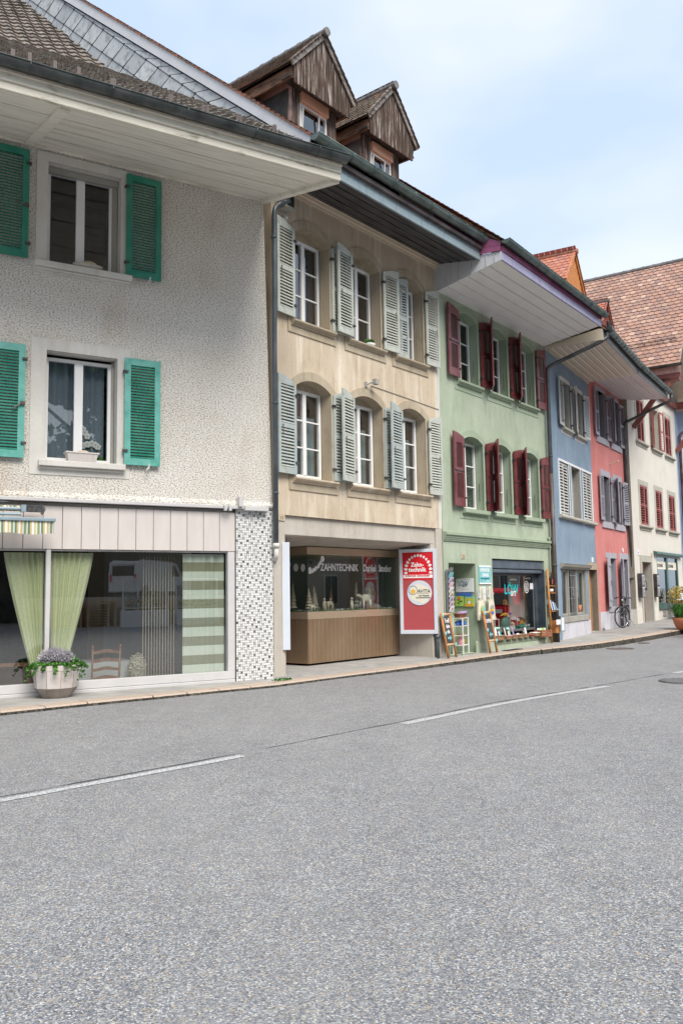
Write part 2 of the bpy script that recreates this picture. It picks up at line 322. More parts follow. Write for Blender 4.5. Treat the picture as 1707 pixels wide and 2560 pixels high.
# ------------------------------------------------------------------ mesh helpers
def arc_pts(s0, s1, zs, rise, n=10):
    """segmental arch from (s1,zs) over the crown to (s0,zs)"""
    w = (s1 - s0) / 2; r = (w * w + rise * rise) / (2 * rise); cz = zs + rise - r; a = math.asin(min(1, w / r)); cx = (s0 + s1) / 2
    return [(cx + r * math.sin(a - 2 * a * i / n), cz + r * math.cos(a - 2 * a * i / n)) for i in range(n + 1)]
def rect(s0, s1, z0, z1): return [(s0, z0), (s1, z0), (s1, z1), (s0, z1)]
def arched(s0, s1, z0, zs, rise, n=10): return [(s0, z0), (s1, z0)] + arc_pts(s0, s1, zs, rise, n)
class MB:
    def __init__(self): self.v = []; self.f = []; self.m = []
    def add(self, pts, faces, m=0):
        b = len(self.v); self.v += [tuple(p) for p in pts]
        for f in faces: self.f.append(tuple(b + i for i in f)); self.m.append(m)
    def quad(self, a, b, c, d, m=0): self.add([a, b, c, d], [(0, 1, 2, 3)], m)
    def box(self, x0, x1, y0, y1, z0, z1, m=0):
        self.add([(x0, y0, z0), (x1, y0, z0), (x1, y1, z0), (x0, y1, z0), (x0, y0, z1), (x1, y0, z1), (x1, y1, z1), (x0, y1, z1)],
                 [(0, 3, 2, 1), (4, 5, 6, 7), (0, 1, 5, 4), (1, 2, 6, 5), (2, 3, 7, 6), (3, 0, 4, 7)], m)
    def hexa(self, p, m=0):   # 8 corners: 0-3 bottom, 4-7 top
        self.add(p, [(0, 3, 2, 1), (4, 5, 6, 7), (0, 1, 5, 4), (1, 2, 6, 5), (2, 3, 7, 6), (3, 0, 4, 7)], m)
    def beam(self, a, b, w, h, m=0, upv=(0, 0, 1)):
        a, b = Vector(a), Vector(b); d = (b - a).normalized(); u = Vector(upv)
        s = d.cross(u); s = s.normalized() if s.length > 1e-6 else Vector((1, 0, 0)); u = s.cross(d).normalized(); s *= w / 2; u *= h / 2
        self.hexa([a - s - u, a + s - u, b + s - u, b - s - u, a - s + u, a + s + u, b + s + u, b - s + u], m)
    def prism(self, poly, y0, y1, m=0):   # poly in (x,z)
        n = len(poly); tri = geometry.tessellate_polygon([[Vector((p[0], p[1], 0)) for p in poly]])
        self.add([(p[0], y0, p[1]) for p in poly] + [(p[0], y1, p[1]) for p in poly],
                 [t_ for t_ in tri] + [tuple(i + n for i in reversed(t_)) for t_ in tri] + [(i, (i + 1) % n, n + (i + 1) % n, n + i) for i in range(n)], m)
    def prism_x(self, poly, x0, x1, m=0):   # poly in (y,z)
        n = len(poly); tri = geometry.tessellate_polygon([[Vector((p[0], p[1], 0)) for p in poly]])
        self.add([(x0, p[0], p[1]) for p in poly] + [(x1, p[0], p[1]) for p in poly],
                 [t_ for t_ in tri] + [tuple(i + n for i in reversed(t_)) for t_ in tri] + [(i, (i + 1) % n, n + (i + 1) % n, n + i) for i in range(n)], m)
    def tube(self, pts, r, n=10, m=0, caps=True):
        pts = [Vector(p) for p in pts]; rs = r if isinstance(r, (list, tuple)) else [r] * len(pts); b = len(self.v); prev = None
        for i, p in enumerate(pts):
            d = (pts[min(i + 1, len(pts) - 1)] - pts[max(i - 1, 0)]).normalized()
            if prev is None: u = d.orthogonal().normalized()
            else: u = (prev - d * prev.dot(d)); u = u.normalized() if u.length > 1e-6 else d.orthogonal().normalized()
            prev = u; w = d.cross(u)
            self.v += [tuple(p + (u * math.cos(2 * math.pi * k / n) + w * math.sin(2 * math.pi * k / n)) * rs[i]) for k in range(n)]
        for i in range(len(pts) - 1):
            for k in range(n): self.f.append((b + i * n + k, b + i * n + (k + 1) % n, b + (i + 1) * n + (k + 1) % n, b + (i + 1) * n + k)); self.m.append(m)
        if caps:
            self.f.append(tuple(b + k for k in reversed(range(n)))); self.m.append(m)
            e = b + (len(pts) - 1) * n; self.f.append(tuple(e + k for k in range(n))); self.m.append(m)
    def lathe(self, prof, c=(0, 0), n=20, m=0, a0=0.):
        b = len(self.v)
        for (r, z) in prof: self.v += [(c[0] + r * math.cos(a0 + 2 * math.pi * k / n), c[1] + r * math.sin(a0 + 2 * math.pi * k / n), z) for k in range(n)]
        for i in range(len(prof) - 1):
            for k in range(n): self.f.append((b + i * n + k, b + i * n + (k + 1) % n, b + (i + 1) * n + (k + 1) % n, b + (i + 1) * n + k)); self.m.append(m)
        self.f.append(tuple(b + k for k in reversed(range(n)))); self.m.append(m)
        e = b + (len(prof) - 1) * n; self.f.append(tuple(e + k for k in range(n))); self.m.append(m)
    def torus(self, c, R, r, ax_u, ax_v, n=28, k=8, m=0):
        c = Vector(c); u = Vector(ax_u).normalized(); v = Vector(ax_v).normalized(); w = u.cross(v); b = len(self.v)
        for i in range(n):
            a = 2 * math.pi * i / n; d = u * math.cos(a) + v * math.sin(a)
            for j in range(k):
                q = 2 * math.pi * j / k; self.v.append(tuple(c + d * (R + r * math.cos(q)) + w * r * math.sin(q)))
        for i in range(n):
            for j in range(k):
                self.f.append((b + i * k + j, b + ((i + 1) % n) * k + j, b + ((i + 1) % n) * k + (j + 1) % k, b + i * k + (j + 1) % k)); self.m.append(m)
    def ball(self, c, rx, ry=None, rz=None, n=12, k=8, m=0):
        ry = ry or rx; rz = rz or rx; prof = []
        b = len(self.v)
        for i in range(k + 1):
            th = math.pi * i / k
            self.v += [(c[0] + rx * math.sin(th) * math.cos(2 * math.pi * j / n), c[1] + ry * math.sin(th) * math.sin(2 * math.pi * j / n), c[2] - rz * math.cos(th)) for j in range(n)]
        for i in range(k):
            for j in range(n): self.f.append((b + i * n + j, b + i * n + (j + 1) % n, b + (i + 1) * n + (j + 1) % n, b + (i + 1) * n + j)); self.m.append(m)
    def build(self, name, mats, parent=None, smooth=False, bevel=0., **props):
        me = bpy.data.meshes.new(name); me.from_pydata(self.v, [], self.f)
        if isinstance(mats, str): mats = [mats]
        for q in mats: me.materials.append(MT(q))
        me.polygons.foreach_set('material_index', self.m)
        if smooth: me.polygons.foreach_set('use_smooth', [True] * len(me.polygons))
        me.update(); me.validate()
        o = bpy.data.objects.new(name, me); COL.objects.link(o)
        if parent: o.parent = parent
        if bevel: b = o.modifiers.new('bevel', 'BEVEL'); b.width = bevel; b.segments = 2; b.limit_method = 'ANGLE'
        for a, b_ in props.items(): o[a] = b_
        return o
def tag(o, label, cat, group=None):
    o['label'] = label; o['category'] = cat
    if group: o['group'] = group
    return o
def empty(name, loc, rz=0., label=None, cat=None, group=None):
    o = bpy.data.objects.new(name, None); COL.objects.link(o); o.location = loc; o.rotation_euler = (0, 0, rz); o.empty_display_size = .2
    if label: tag(o, label, cat, group)
    return o
def dup(o, parent=None):
    c = o.copy(); COL.objects.link(c)
    if parent: c.parent = parent
    for ch in [x for x in bpy.data.objects if x.parent == o]:
        dup(ch, c)
    return c
def text(name, body, size, mat, parent, mtx, sx=1., depth=.002, align='LEFT', shear=0., bold=0., fit=None):
    cu = bpy.data.curves.new(name, 'FONT'); cu.body = body; cu.size = size; cu.extrude = depth; cu.align_x = align; cu.shear = shear; cu.offset = bold; cu.resolution_u = 3
    to = bpy.data.objects.new(name, cu); COL.objects.link(to); dg = bpy.context.evaluated_depsgraph_get(); dg.update()
    me = bpy.data.meshes.new_from_object(to.evaluated_get(dg)); bpy.data.objects.remove(to); bpy.data.curves.remove(cu)
    if fit: xs_t = [v.co.x for v in me.vertices]; sx = fit / max(1e-4, max(xs_t) - min(xs_t))
    me.transform(mtx @ Matrix.Diagonal((sx, 1, 1, 1))); me.materials.clear(); me.materials.append(MT(mat))
    o = bpy.data.objects.new(name, me); COL.objects.link(o); o.parent = parent; return o
def on_wall(x, y, z):     # text plane facing -y with its origin at (x,y,z)
    return Matrix.Translation((x, y, z)) @ Matrix.Rotation(math.pi / 2, 4, 'X')
def join_text(name, items, parent):
    """several text meshes of one inscription become one mesh"""
    o0 = items[0]
    vs, fs, ms, mats = [], [], [], []
    for o in items:
        b = len(vs); vs += [tuple(v.co) for v in o.data.vertices]
        mm = o.data.materials[0]
        if mm.name not in mats: mats.append(mm.name)
        for p in o.data.polygons: fs.append(tuple(b + i for i in p.vertices)); ms.append(mats.index(mm.name))
    me = bpy.data.meshes.new(name); me.from_pydata(vs, [], fs)
    for q in mats: me.materials.append(bpy.data.materials[q])
    me.polygons.foreach_set('material_index', ms); me.update()
    for o in items: bpy.data.objects.remove(o)
    o = bpy.data.objects.new(name, me); COL.objects.link(o); o.parent = parent; return o

# ------------------------------------------------------------------ house helpers (local frame: x along the front, y into the house, z up)
def wall(root, name, outer, holes, mat, depth=.26, back=.26, hole_mat=None, y=0.):
    loops = [outer] + holes; V = [[Vector((p[0], p[1], 0)) for p in l] for l in loops]; tri = geometry.tessellate_polygon(V)
    flat = [p for l in loops for p in l]; mb = MB()
    fs = []
    for a, b, c in tri:
        A, B_, C_ = flat[a], flat[b], flat[c]; ar = (B_[0] - A[0]) * (C_[1] - A[1]) - (B_[1] - A[1]) * (C_[0] - A[0])
        if abs(ar) < 1e-9: continue
        fs.append((a, b, c) if ar > 0 else (a, c, b))
    mb.add([(p[0], y, p[1]) for p in flat], fs, 0)
    for i, l in enumerate(loops):
        d = back if i == 0 else depth; n = len(l); mi = 0 if i == 0 else (1 if hole_mat else 0)
        mb.add([(p[0], y, p[1]) for p in l] + [(p[0], y + d, p[1]) for p in l], [(k, (k + 1) % n, n + (k + 1) % n, n + k) for k in range(n)], mi)
    return mb.build(name, [mat] + ([hole_mat] if hole_mat else []), root)
def surround(root, inner, outer, mat, y=-.018, name='window_surround'):
    mb = MB(); tri = geometry.tessellate_polygon([[Vector((p[0], p[1], 0)) for p in outer], [Vector((p[0], p[1], 0)) for p in inner]]); flat = outer + inner
    fs = []
    for a, b, c in tri:
        A, B_, C_ = flat[a], flat[b], flat[c]; ar = (B_[0] - A[0]) * (C_[1] - A[1]) - (B_[1] - A[1]) * (C_[0] - A[0])
        fs.append((a, b, c) if ar > 0 else (a, c, b))
    mb.add([(p[0], y, p[1]) for p in flat], fs)
    for l, yy in ((outer, .01), (inner, .01)):
        n = len(l); mb.add([(p[0], y, p[1]) for p in l] + [(p[0], yy, p[1]) for p in l], [(k, (k + 1) % n, n + (k + 1) % n, n + k) for k in range(n)])
    return mb.build(name, mat, root)
def window(root, s0, s1, z0, z1, y=.2, cols=2, bars=0, mat='paint_white', glass='glass', fw=.06, mull=.085, room='dark_room', rd=.9, name='window', bw=.028, tilt=False):
    """frame, glazing bars, pane and the dim room behind it"""
    mb = MB(); e = .012
    mb.box(s0, s0 + fw, y, y + .06, z0, z1); mb.box(s1 - fw, s1, y, y + .06, z0, z1); mb.box(s0 + fw, s1 - fw, y, y + .06, z1 - fw, z1); mb.box(s0 + fw, s1 - fw, y, y + .06, z0, z0 + fw)
    for c in range(1, cols):
        xc = s0 + (s1 - s0) * c / cols; mb.box(xc - mull / 2, xc + mull / 2, y - .012, y + .05, z0 + fw, z1 - fw)
    for b in range(bars):
        zb = z0 + fw + (z1 - z0 - 2 * fw) * (b + 1) / (bars + 1)
        edges = [s0 + fw] + [q for c in range(1, cols) for q in (s0 + (s1 - s0) * c / cols - mull / 2, s0 + (s1 - s0) * c / cols + mull / 2)] + [s1 - fw]
        for k in range(0, len(edges), 2): mb.box(edges[k], edges[k + 1], y + .005, y + .04, zb - bw / 2, zb + bw / 2)
    w = mb.build(name, mat, root)
    p = MB(); p.quad((s0 + fw, y + .03, z0 + fw), (s1 - fw, y + .03, z0 + fw), (s1 - fw, y + .03, z1 - fw), (s0 + fw, y + .03, z1 - fw)); p.build('pane', glass, w)
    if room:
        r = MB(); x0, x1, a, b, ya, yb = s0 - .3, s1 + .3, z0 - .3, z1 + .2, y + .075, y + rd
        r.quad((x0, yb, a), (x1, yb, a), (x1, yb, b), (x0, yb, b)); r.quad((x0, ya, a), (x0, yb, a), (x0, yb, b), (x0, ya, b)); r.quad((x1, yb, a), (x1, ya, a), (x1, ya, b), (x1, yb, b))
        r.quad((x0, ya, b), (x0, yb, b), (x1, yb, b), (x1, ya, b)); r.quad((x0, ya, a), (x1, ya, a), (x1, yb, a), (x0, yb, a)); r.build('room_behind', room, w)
    return w
def drape(name, x0, x1, y, z0, z1, mat, root_mtx, folds=8, amp=.025, label='', cat='curtain', gather=None, group=None, nx=64, nz=12):
    """a hanging curtain with real folds; gather=(x at bottom left, right) pulls it aside"""
    mb = MB()
    for j in range(nz + 1):
        f = j / nz; z = z1 + (z0 - z1) * f
        a, b = x0, x1
        if gather: g = f ** 1.15; a, b = x0 + (gather[0] - x0) * g, x1 + (gather[1] - x1) * g
        for i in range(nx + 1):
            u = i / nx; mb.v.append((a + (b - a) * u, y + amp * (math.sin(u * folds * 2 * math.pi + 1.5 * math.sin(5 * u + x0) + .5 * f * math.sin(9 * u)) * (.75 + .4 * math.sin(7 * u + 2 * x0)) + .3 * math.sin(u * folds * 4.7 + 1)) * (1 - .25 * f), z))
    for j in range(nz):
        for i in range(nx): mb.f.append((j * (nx + 1) + i, j * (nx + 1) + i + 1, (j + 1) * (nx + 1) + i + 1, (j + 1) * (nx + 1) + i)); mb.m.append(0)
    o = mb.build(name, mat, None, smooth=True); o.matrix_world = root_mtx; tag(o, label, cat, group); return o
def sill(root, s0, s1, z, mat, out=.10, h=.07, name='window_sill', round_=False):
    mb = MB(); mb.box(s0, s1, -out, .2, z - h, z)
    mb.box(s0 + .02, s1 - .02, -out * .6, .0, z - h - .035, z - h - .002)
    return mb.build(name, mat, root, bevel=.012)
SHUT = {}
def shutter(root, hinge, z0, w, h0, rise, ang, side, mat='paint_greygreen', lm=None, o=.0, slats=26, sections=2, stile=.075, rail=.09, toprail=.11, y=0., latch=True, name='shutter', depth=.035, label=None, smat=None, slatw=.042, slatang=38, hook=True):
    """side 'L': hinged on the left jamb; ang 0 closed, 180 flat on the wall beside. Louvres and hardware are sub-parts"""
    key = (w, h0, rise, side, mat, lm, slats, sections, name, stile, rail, toprail, ang < 60)
    lm = lm or mat; sg = 1 if side == 'L' else -1
    if key not in SHUT:
        fr = MB(); lv = MB(); X = lambda a: a * sg
        top = [(0, h0), (w, h0)] if rise <= 0 else [(w * i / 8, h0 + rise * math.sin(math.pi / 2 * i / 8)) for i in range(9)]
        zt = h0 - toprail
        # stiles and rails
        def bx(m_, a, b, y0, y1, c, d): m_.box(min(X(a), X(b)), max(X(a), X(b)), y0, y1, c, d)
        bx(fr, 0, stile, 0, depth, 0, zt); bx(fr, w - stile, w, 0, depth, 0, zt); bx(fr, stile, w - stile, 0, depth, 0, rail)
        fr.prism([(X(p[0]), p[1]) for p in ([(0, zt), (w, zt)] + list(reversed(top)))], 0, depth)
        zs = [rail + (zt - rail) * k / sections for k in range(sections + 1)]
        for k in range(1, sections): bx(fr, stile, w - stile, .001, depth - .001, zs[k] - rail * .35, zs[k] + rail * .35)
        per = max(2, slats // sections)
        for k in range(sections):
            a = zs[k] + (rail * .35 if k > 0 else 0); b = zs[k + 1] - (rail * .35 if k < sections - 1 else 0)
            for i in range(per):
                zc = a + (b - a) * (i + .5) / per; th = rad(slatang if ang < 60 else -slatang); hw = slatw / 2
                dy, dz = math.cos(th) * hw, math.sin(th) * hw; t_ = .0045
                p = [(X(stile), depth / 2 - dy, zc - dz - t_), (X(w - stile), depth / 2 - dy, zc - dz - t_), (X(w - stile), depth / 2 + dy, zc + dz - t_), (X(stile), depth / 2 + dy, zc + dz - t_)]
                lv.hexa(p + [(q[0], q[1], q[2] + 2 * t_) for q in p])
        SHUT[key] = (fr, lv, zs)
        f_o = fr.build(name, mat, root); l_o = lv.build('louvres', lm, f_o); SHUT[key] = (f_o.data, l_o.data, zs)
        fo = f_o
    else:
        fo = bpy.data.objects.new(name, SHUT[key][0]); COL.objects.link(fo); fo.parent = root
        lo = bpy.data.objects.new('louvres', SHUT[key][1]); COL.objects.link(lo); lo.parent = fo
    fo.location = (hinge, y - o, z0); fo.rotation_euler = (0, 0, -sg * rad(ang))
    if hook:
        hb = MB(); X = lambda a: a * sg
        for zz in (h0 * .12, h0 * .86): hb.box(min(X(-.03), X(.05)), max(X(-.03), X(.05)), -.008, .03 + depth, zz, zz + .035)
        hb.build('hinge', 'iron_black', fo)
    if latch:
        lb = MB(); X = lambda a: a * sg; yy = depth + .008; zz = h0 * .5
        lb.tube([(X(w - .12), yy, zz + .02), (X(w - .12), yy + .01, zz - .16)], .007, 5); lb.ball((X(w - .12), yy, zz + .03), .017, n=6, k=4)
        lb.build('latch_bar', 'rusty_iron', fo)
    if label: fo['label'] = label
    return fo
def gutter(root, x0, x1, y, z, r=.085, mat='gutter_green', joints=7, name='gutter', endcap='both', curve=0.):
    mb = MB(); n = 10; t_ = .006
    def ring(x, rr, dz=0.): return [(x, y - rr * math.cos(math.pi * k / n), z + dz - rr * math.sin(math.pi * k / n)) for k in range(n + 1)]
    a, b, ai, bi = ring(x0, r), ring(x1, r), ring(x0, r - t_), ring(x1, r - t_)
    q = n + 1; mb.add(a + b + ai + bi, [(k, k + 1, q + k + 1, q + k) for k in range(n)] + [(2 * q + k, 3 * q + k, 3 * q + k + 1, 2 * q + k + 1) for k in range(n)])
    for x, g, gi in ((x0, a, ai), (x1, b, bi)): mb.add(g + [(x, y, z)], [tuple(range(n + 1))])
    mb.tube([(x0, y - r, z + .006), (x1, y - r, z + .006)], .012, 6)
    for k in range(joints):
        xx = x0 + (x1 - x0) * (k + .5) / joints
        mb.tube([(xx, y - (r + .006) * math.cos(math.pi * i / 10), z - (r + .006) * math.sin(math.pi * i / 10)) for i in range(11)], .009, 5)
    return mb.build(name, mat, root, smooth=True)
def bend(pts, r=.12, n=5):
    """round the corners of a polyline"""
    P = [Vector(p) for p in pts]; out = [P[0]]
    for i in range(1, len(P) - 1):
        a, b, c = P[i - 1], P[i], P[i + 1]; d1 = (a - b); d2 = (c - b); q = min(r, d1.length * .45, d2.length * .45); s, e = b + d1.normalized() * q, b + d2.normalized() * q
        for k in range(n + 1): u = k / n; out.append((1 - u) ** 2 * s + 2 * u * (1 - u) * b + u * u * e)
    out.append(P[-1]); return out
def soffit(root, x0, x1, out, zw, zo, n, mat, gap=.014, th=.03, y_in=0., name='soffit', x0o=None, x1o=None, batten=None, bmat=None, bw=1.):
    """boards running along the house under the eaves, dark gaps between them"""
    mb = MB(); x0o = x0 if x0o is None else x0o; x1o = x1 if x1o is None else x1o
    for k in range(n):
        u0, u1 = k / n, (k + 1) / n; g = gap / out
        u1_ = u1 - g if k < n - 1 else u1
        P = lambda u, side, dz: ((x0 + (x0o - x0) * u) if side == 0 else (x1 + (x1o - x1) * u), y_in - (out) * u, zw + (zo - zw) * u + dz)
        mb.hexa([P(u0, 0, 0), P(u0, 1, 0), P(u1_, 1, 0), P(u1_, 0, 0), P(u0, 0, th), P(u0, 1, th), P(u1_, 1, th), P(u1_, 0, th)])
        if batten:
            ub = u1 - g * .5; ga = .030 * bw / out; mb.hexa([P(ub - ga - g, 0, -batten), P(ub - ga - g, 1, -batten), P(ub - g, 1, -batten), P(ub - g, 0, -batten), P(ub - ga - g, 0, .001), P(ub - ga - g, 1, .001), P(ub - g, 1, .001), P(ub - g, 0, .001)], 1) if k < n - 1 else None
    # board closing the space above so that the gaps stay dark
    mb.quad((x0, y_in, zw + .06), (x0o, y_in - out, zo + .06), (x1o, y_in - out, zo + .06), (x1, y_in, zw + .06))
    return mb.build(name, [mat, bmat or mat], root)
def tiles(mb, org, ex, ey, W, H, tw, tl, th=.016, m=0, rnd=None, shape='round', jitter=.006, inside=None, lift=.022):
    """plain tiles laid in courses: org lower-left corner, ex along the eave, ey up the slope"""
    org, ex, ey = Vector(org), Vector(ex).normalized(), Vector(ey).normalized(); nz = ex.cross(ey).normalized()
    rows = int(H / tl) + 1
    for j in range(rows):
        off = (j % 2) * tw / 2; cols = int(W / tw) + 2
        for i in range(-1, cols):
            x0 = i * tw + off; x1 = x0 + tw * .965; y0 = j * tl; y1 = y0 + tl * 1.25
            if x1 <= 0 or x0 >= W: continue
            x0, x1 = max(0, x0), min(W, x1)
            if inside and not inside((x0 + x1) / 2, y0 + tl * .5): continue
            jz = random.uniform(0, jitter); jy = random.uniform(-.006, .006)
            if shape == 'round': low = [(x0, y0 + tw * .22), (x0 + (x1 - x0) * .25, y0 + tw * .06), ((x0 + x1) / 2, y0), (x0 + (x1 - x0) * .75, y0 + tw * .06), (x1, y0 + tw * .22)]
            else: low = [(x0, y0), (x1, y0)]
            up_ = [(x1, y1), (x0, y1)]
            P = []
            for (a, b) in low: P.append(org + ex * a + ey * (b + jy) + nz * (lift + jz))
            for (a, b) in up_: P.append(org + ex * a + ey * b + nz * 0.004)
            n = len(P); Q = [p - nz * th for p in P[:len(low)]]
            mb.add(P + Q, [tuple(range(n))] + [(n + k, n + k + 1, k + 1, k) for k in range(len(low) - 1)], m)
def pantiles(mb, org, ex, ey, W, H, tw, tl, m=0, th=.03, amp=.022):
    """interlocking tiles with a rolled profile"""
    org, ex, ey = Vector(org), Vector(ex).normalized(), Vector(ey).normalized(); nz = ex.cross(ey).normalized(); seg = 4
    for j in range(int(H / tl) + 1):
        for i in range(int(W / tw) + 1):
            jz = random.uniform(0, .01); P = []
            for (yy, lift) in ((j * tl, .045 + jz), (j * tl + tl * 1.1, .006)):
                for k in range(seg + 1):
                    u = k / seg; P.append(org + ex * ((i + u * .98) * tw) + ey * yy + nz * (lift + amp * math.sin(u * 2 * math.pi + .8)))
            Q = [p - nz * th for p in P[:seg + 1]]; n = seg + 1
            mb.add(P + Q, [(k, k + 1, n + k + 1, n + k) for k in range(seg)] + [(2 * n + k, 2 * n + k + 1, k + 1, k) for k in range(seg)], m)

# ------------------------------------------------------------------ ground
def gh(x, y): return .018 * max(0., y - 23.)
def kh(x, y): return .052 + .10 * min(1., max(0., (y - 16.) / 8.))   # kerb height
KERB = [(-40., -22.), (-12., 4.6), (-7.4, 8.75), (-4.62, 11.5), (-3.70, 12.35), (-2.90, 13.0), (-2.0, 13.75), (-1.09, 14.52), (-.45, 15.3), (.25, 16.1), (1.05, 17.0), (2.1, 18.25), (3.15, 19.6), (4.3, 21.05), (5.5, 22.35), (7.0, 23.7), (8.25, 25.0), (9.55, 26.5), (11.3, 28.6), (12.8, 30.6), (15., 33.9), (19., 40.), (27., 54.), (50., 95.)]
def refine(pl, step=.55):
    out = []
    for a, b in zip(pl, pl[1:]):
        n = max(1, int((Vector(b) - Vector(a)).length / step)) if -9 < a[0] < 20 else 3
        out += [tuple(Vector(a).lerp(Vector(b), i / n)) for i in range(n)]
    return out + [pl[-1]]
KR = refine(KERB)
def norml(pl, i):
    a = Vector(pl[max(0, i - 1)]); b = Vector(pl[min(len(pl) - 1, i + 1)]); d = (b - a).normalized(); return Vector((-d.y, d.x))
# one sheet of asphalt reaching the horizon
mb = MB(); xs = [-400, -120, -40, -20, -10, -5, 0, 3, 6, 9, 12, 15, 20, 30, 45, 70, 130, 400]; ys = [-400, -120, -40, -15, -5, 0, 5, 10, 13, 16, 18, 20, 22, 24, 27, 31, 36, 45, 60, 90, 150, 400]
def rz(x, y): return gh(x, min(y, 95.)) - kh(x, y)
for y in ys:
    for x in xs: mb.v.append((x, y, rz(x, y)))
nx_ = len(xs)
for j in range(len(ys) - 1):
    for i in range(nx_ - 1): mb.f.append((j * nx_ + i, j * nx_ + i + 1, (j + 1) * nx_ + i + 1, (j + 1) * nx_ + i)); mb.m.append(0)
mb.build('road', 'asphalt', kind='structure')
# pavement between the kerb and the houses
mb = MB(); kb = MB(); KW = .36
for i in range(len(KR)):
    p = Vector(KR[i]); n = norml(KR, i); h = gh(*p)
    a = p + n * KW; b = p + n * 1.2; c = p + n * 14.
    mb.v += [(a.x, a.y, gh(*a) + .001), (b.x, b.y, gh(*b)), (c.x, c.y, gh(*b))]
for i in range(len(KR) - 1):
    far = 1 if KR[i][1] > 26.3 else 0
    for k in range(2): mb.f.append((i * 3 + k, (i + 1) * 3 + k, (i + 1) * 3 + k + 1, i * 3 + k + 1)); mb.m.append(far)
mb.build('pavement', ['pavement_concrete', 'pavement_asphalt'], kind='structure')
rnd = random.Random(3)
for i in range(len(KR) - 1):
    p, q = Vector(KR[i]), Vector(KR[i + 1]); n0, n1 = norml(KR, i), norml(KR, i + 1); d = (q - p); g_ = d.normalized() * .006
    if not (-14 < p.x < 26): g_ *= 0
    hp, hq = gh(*p) + .006, gh(*q) + .006; j1, j2 = rnd.uniform(-.012, .012), rnd.uniform(-.012, .012)
    a, b = p + g_ + n0 * j1, q - g_ + n1 * j2; A, B_ = p + g_ + n0 * KW, q - g_ + n1 * KW; lo = -.30
    # rounded arris
    a2, b2 = a + n0 * .03, b + n1 * .03
    kb.add([(a2.x, a2.y, hp), (b2.x, b2.y, hq), (B_.x, B_.y, hq), (A.x, A.y, hp), (a.x, a.y, hp - .022), (b.x, b.y, hq - .022), (a.x - n0.x * .012, a.y - n0.y * .012, hp + lo), (b.x - n1.x * .012, b.y - n1.y * .012, hq + lo)],
           [(0, 1, 2, 3)], 0)
    kb.add([(a2.x, a2.y, hp), (b2.x, b2.y, hq), (a.x, a.y, hp - .022), (b.x, b.y, hq - .022), (a.x - n0.x * .012, a.y - n0.y * .012, hp + lo), (b.x - n1.x * .012, b.y - n1.y * .012, hq + lo)],
           [(2, 3, 1, 0)], 0)
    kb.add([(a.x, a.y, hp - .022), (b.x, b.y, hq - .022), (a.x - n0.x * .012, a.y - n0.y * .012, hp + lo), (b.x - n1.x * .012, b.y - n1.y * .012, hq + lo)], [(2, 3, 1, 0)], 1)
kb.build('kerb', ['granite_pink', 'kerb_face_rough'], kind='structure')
def strip(pl, w, name, mat, dz=.004, rag=0., **k):
    mb = MB(); pl = refine(pl, .25) if rag else pl; r2 = random.Random(5)
    for i in range(len(pl)):
        p = Vector(pl[i]); n = norml(pl, i); a, b = p + n * (w / 2 + r2.uniform(-rag, rag)), p - n * (w / 2 + r2.uniform(-rag, rag))
        mb.v += [(a.x, a.y, rz(*a) + dz), (b.x, b.y, rz(*b) + dz)]
    for i in range(len(pl) - 1): mb.f.append((2 * i, 2 * i + 1, 2 * i + 3, 2 * i + 2)); mb.m.append(0)
    return mb.build(name, mat, kind='structure', **k)
def onroad(pts): return pts
C1 = [(-2.72, 6.72), (-1.0, 8.42), (.70, 10.28), (2.16, 11.96), (4.28, 13.92), (6.2, 15.82), (9., 18.6), (14., 24.)]
strip([(-9., .6), (-4.5, 5.0), (-2.70, 6.71), (-1.86, 7.55), (-1.0, 8.40)], .105, 'road_marking', 'road_paint', .005, .010)
strip([(.70, 10.25), (2.14, 11.86), (3.2, 12.9), (4.25, 13.83)], .125, 'road_marking', 'road_paint', .005, .010)
strip([(6.12, 15.8), (8.6, 18.2)], .13, 'road_marking', 'road_paint', .005, .010)
off = [(x - .07, y + .09) for x, y in C1]
strip([(-9.07, .72), (-4.6, 5.1)] + off[:], .018, 'road_seam', 'crack_tar', .0045, .012)

# ------------------------------------------------------------------ frames of the houses
def root(name, x, y, deg, label, cat='house', group=None): return empty(name, (x, y, 0), rad(deg), label, cat, group)
def mtx(o): return Matrix.Translation(o.location) @ Matrix.Rotation(o.rotation_euler[2], 4, 'Z')
HL = root('rendered_house', -1.2468, 15.365, 30.53, 'nearest house at the left edge, cream rough-cast wall over a glazed shopfront, teal green shutters')
HB = root('tan_house', -1.2468, 15.365, 50.41, 'tan plastered house with grey green louvred shutters, two weathered wooden dormers and a recessed shop')
HG = root('green_house', 2.2492, 19.5925, 52.09, 'sage green house with dark red shutters above a small gift shop')
HU = root('blue_house', 6.1844, 24.6457, 59.68, 'narrow slate blue house with white shutters and an orange timber dormer')
HR = root('red_house', 8.6751, 28.9045, 57.46, 'narrow salmon red house with lilac grey shutters, a bicycle against its front')
HW = root('cream_house', 11.2973, 32.5867, 55.77, 'cream house at the bend with a steep terracotta tiled roof and red louvred shutters')

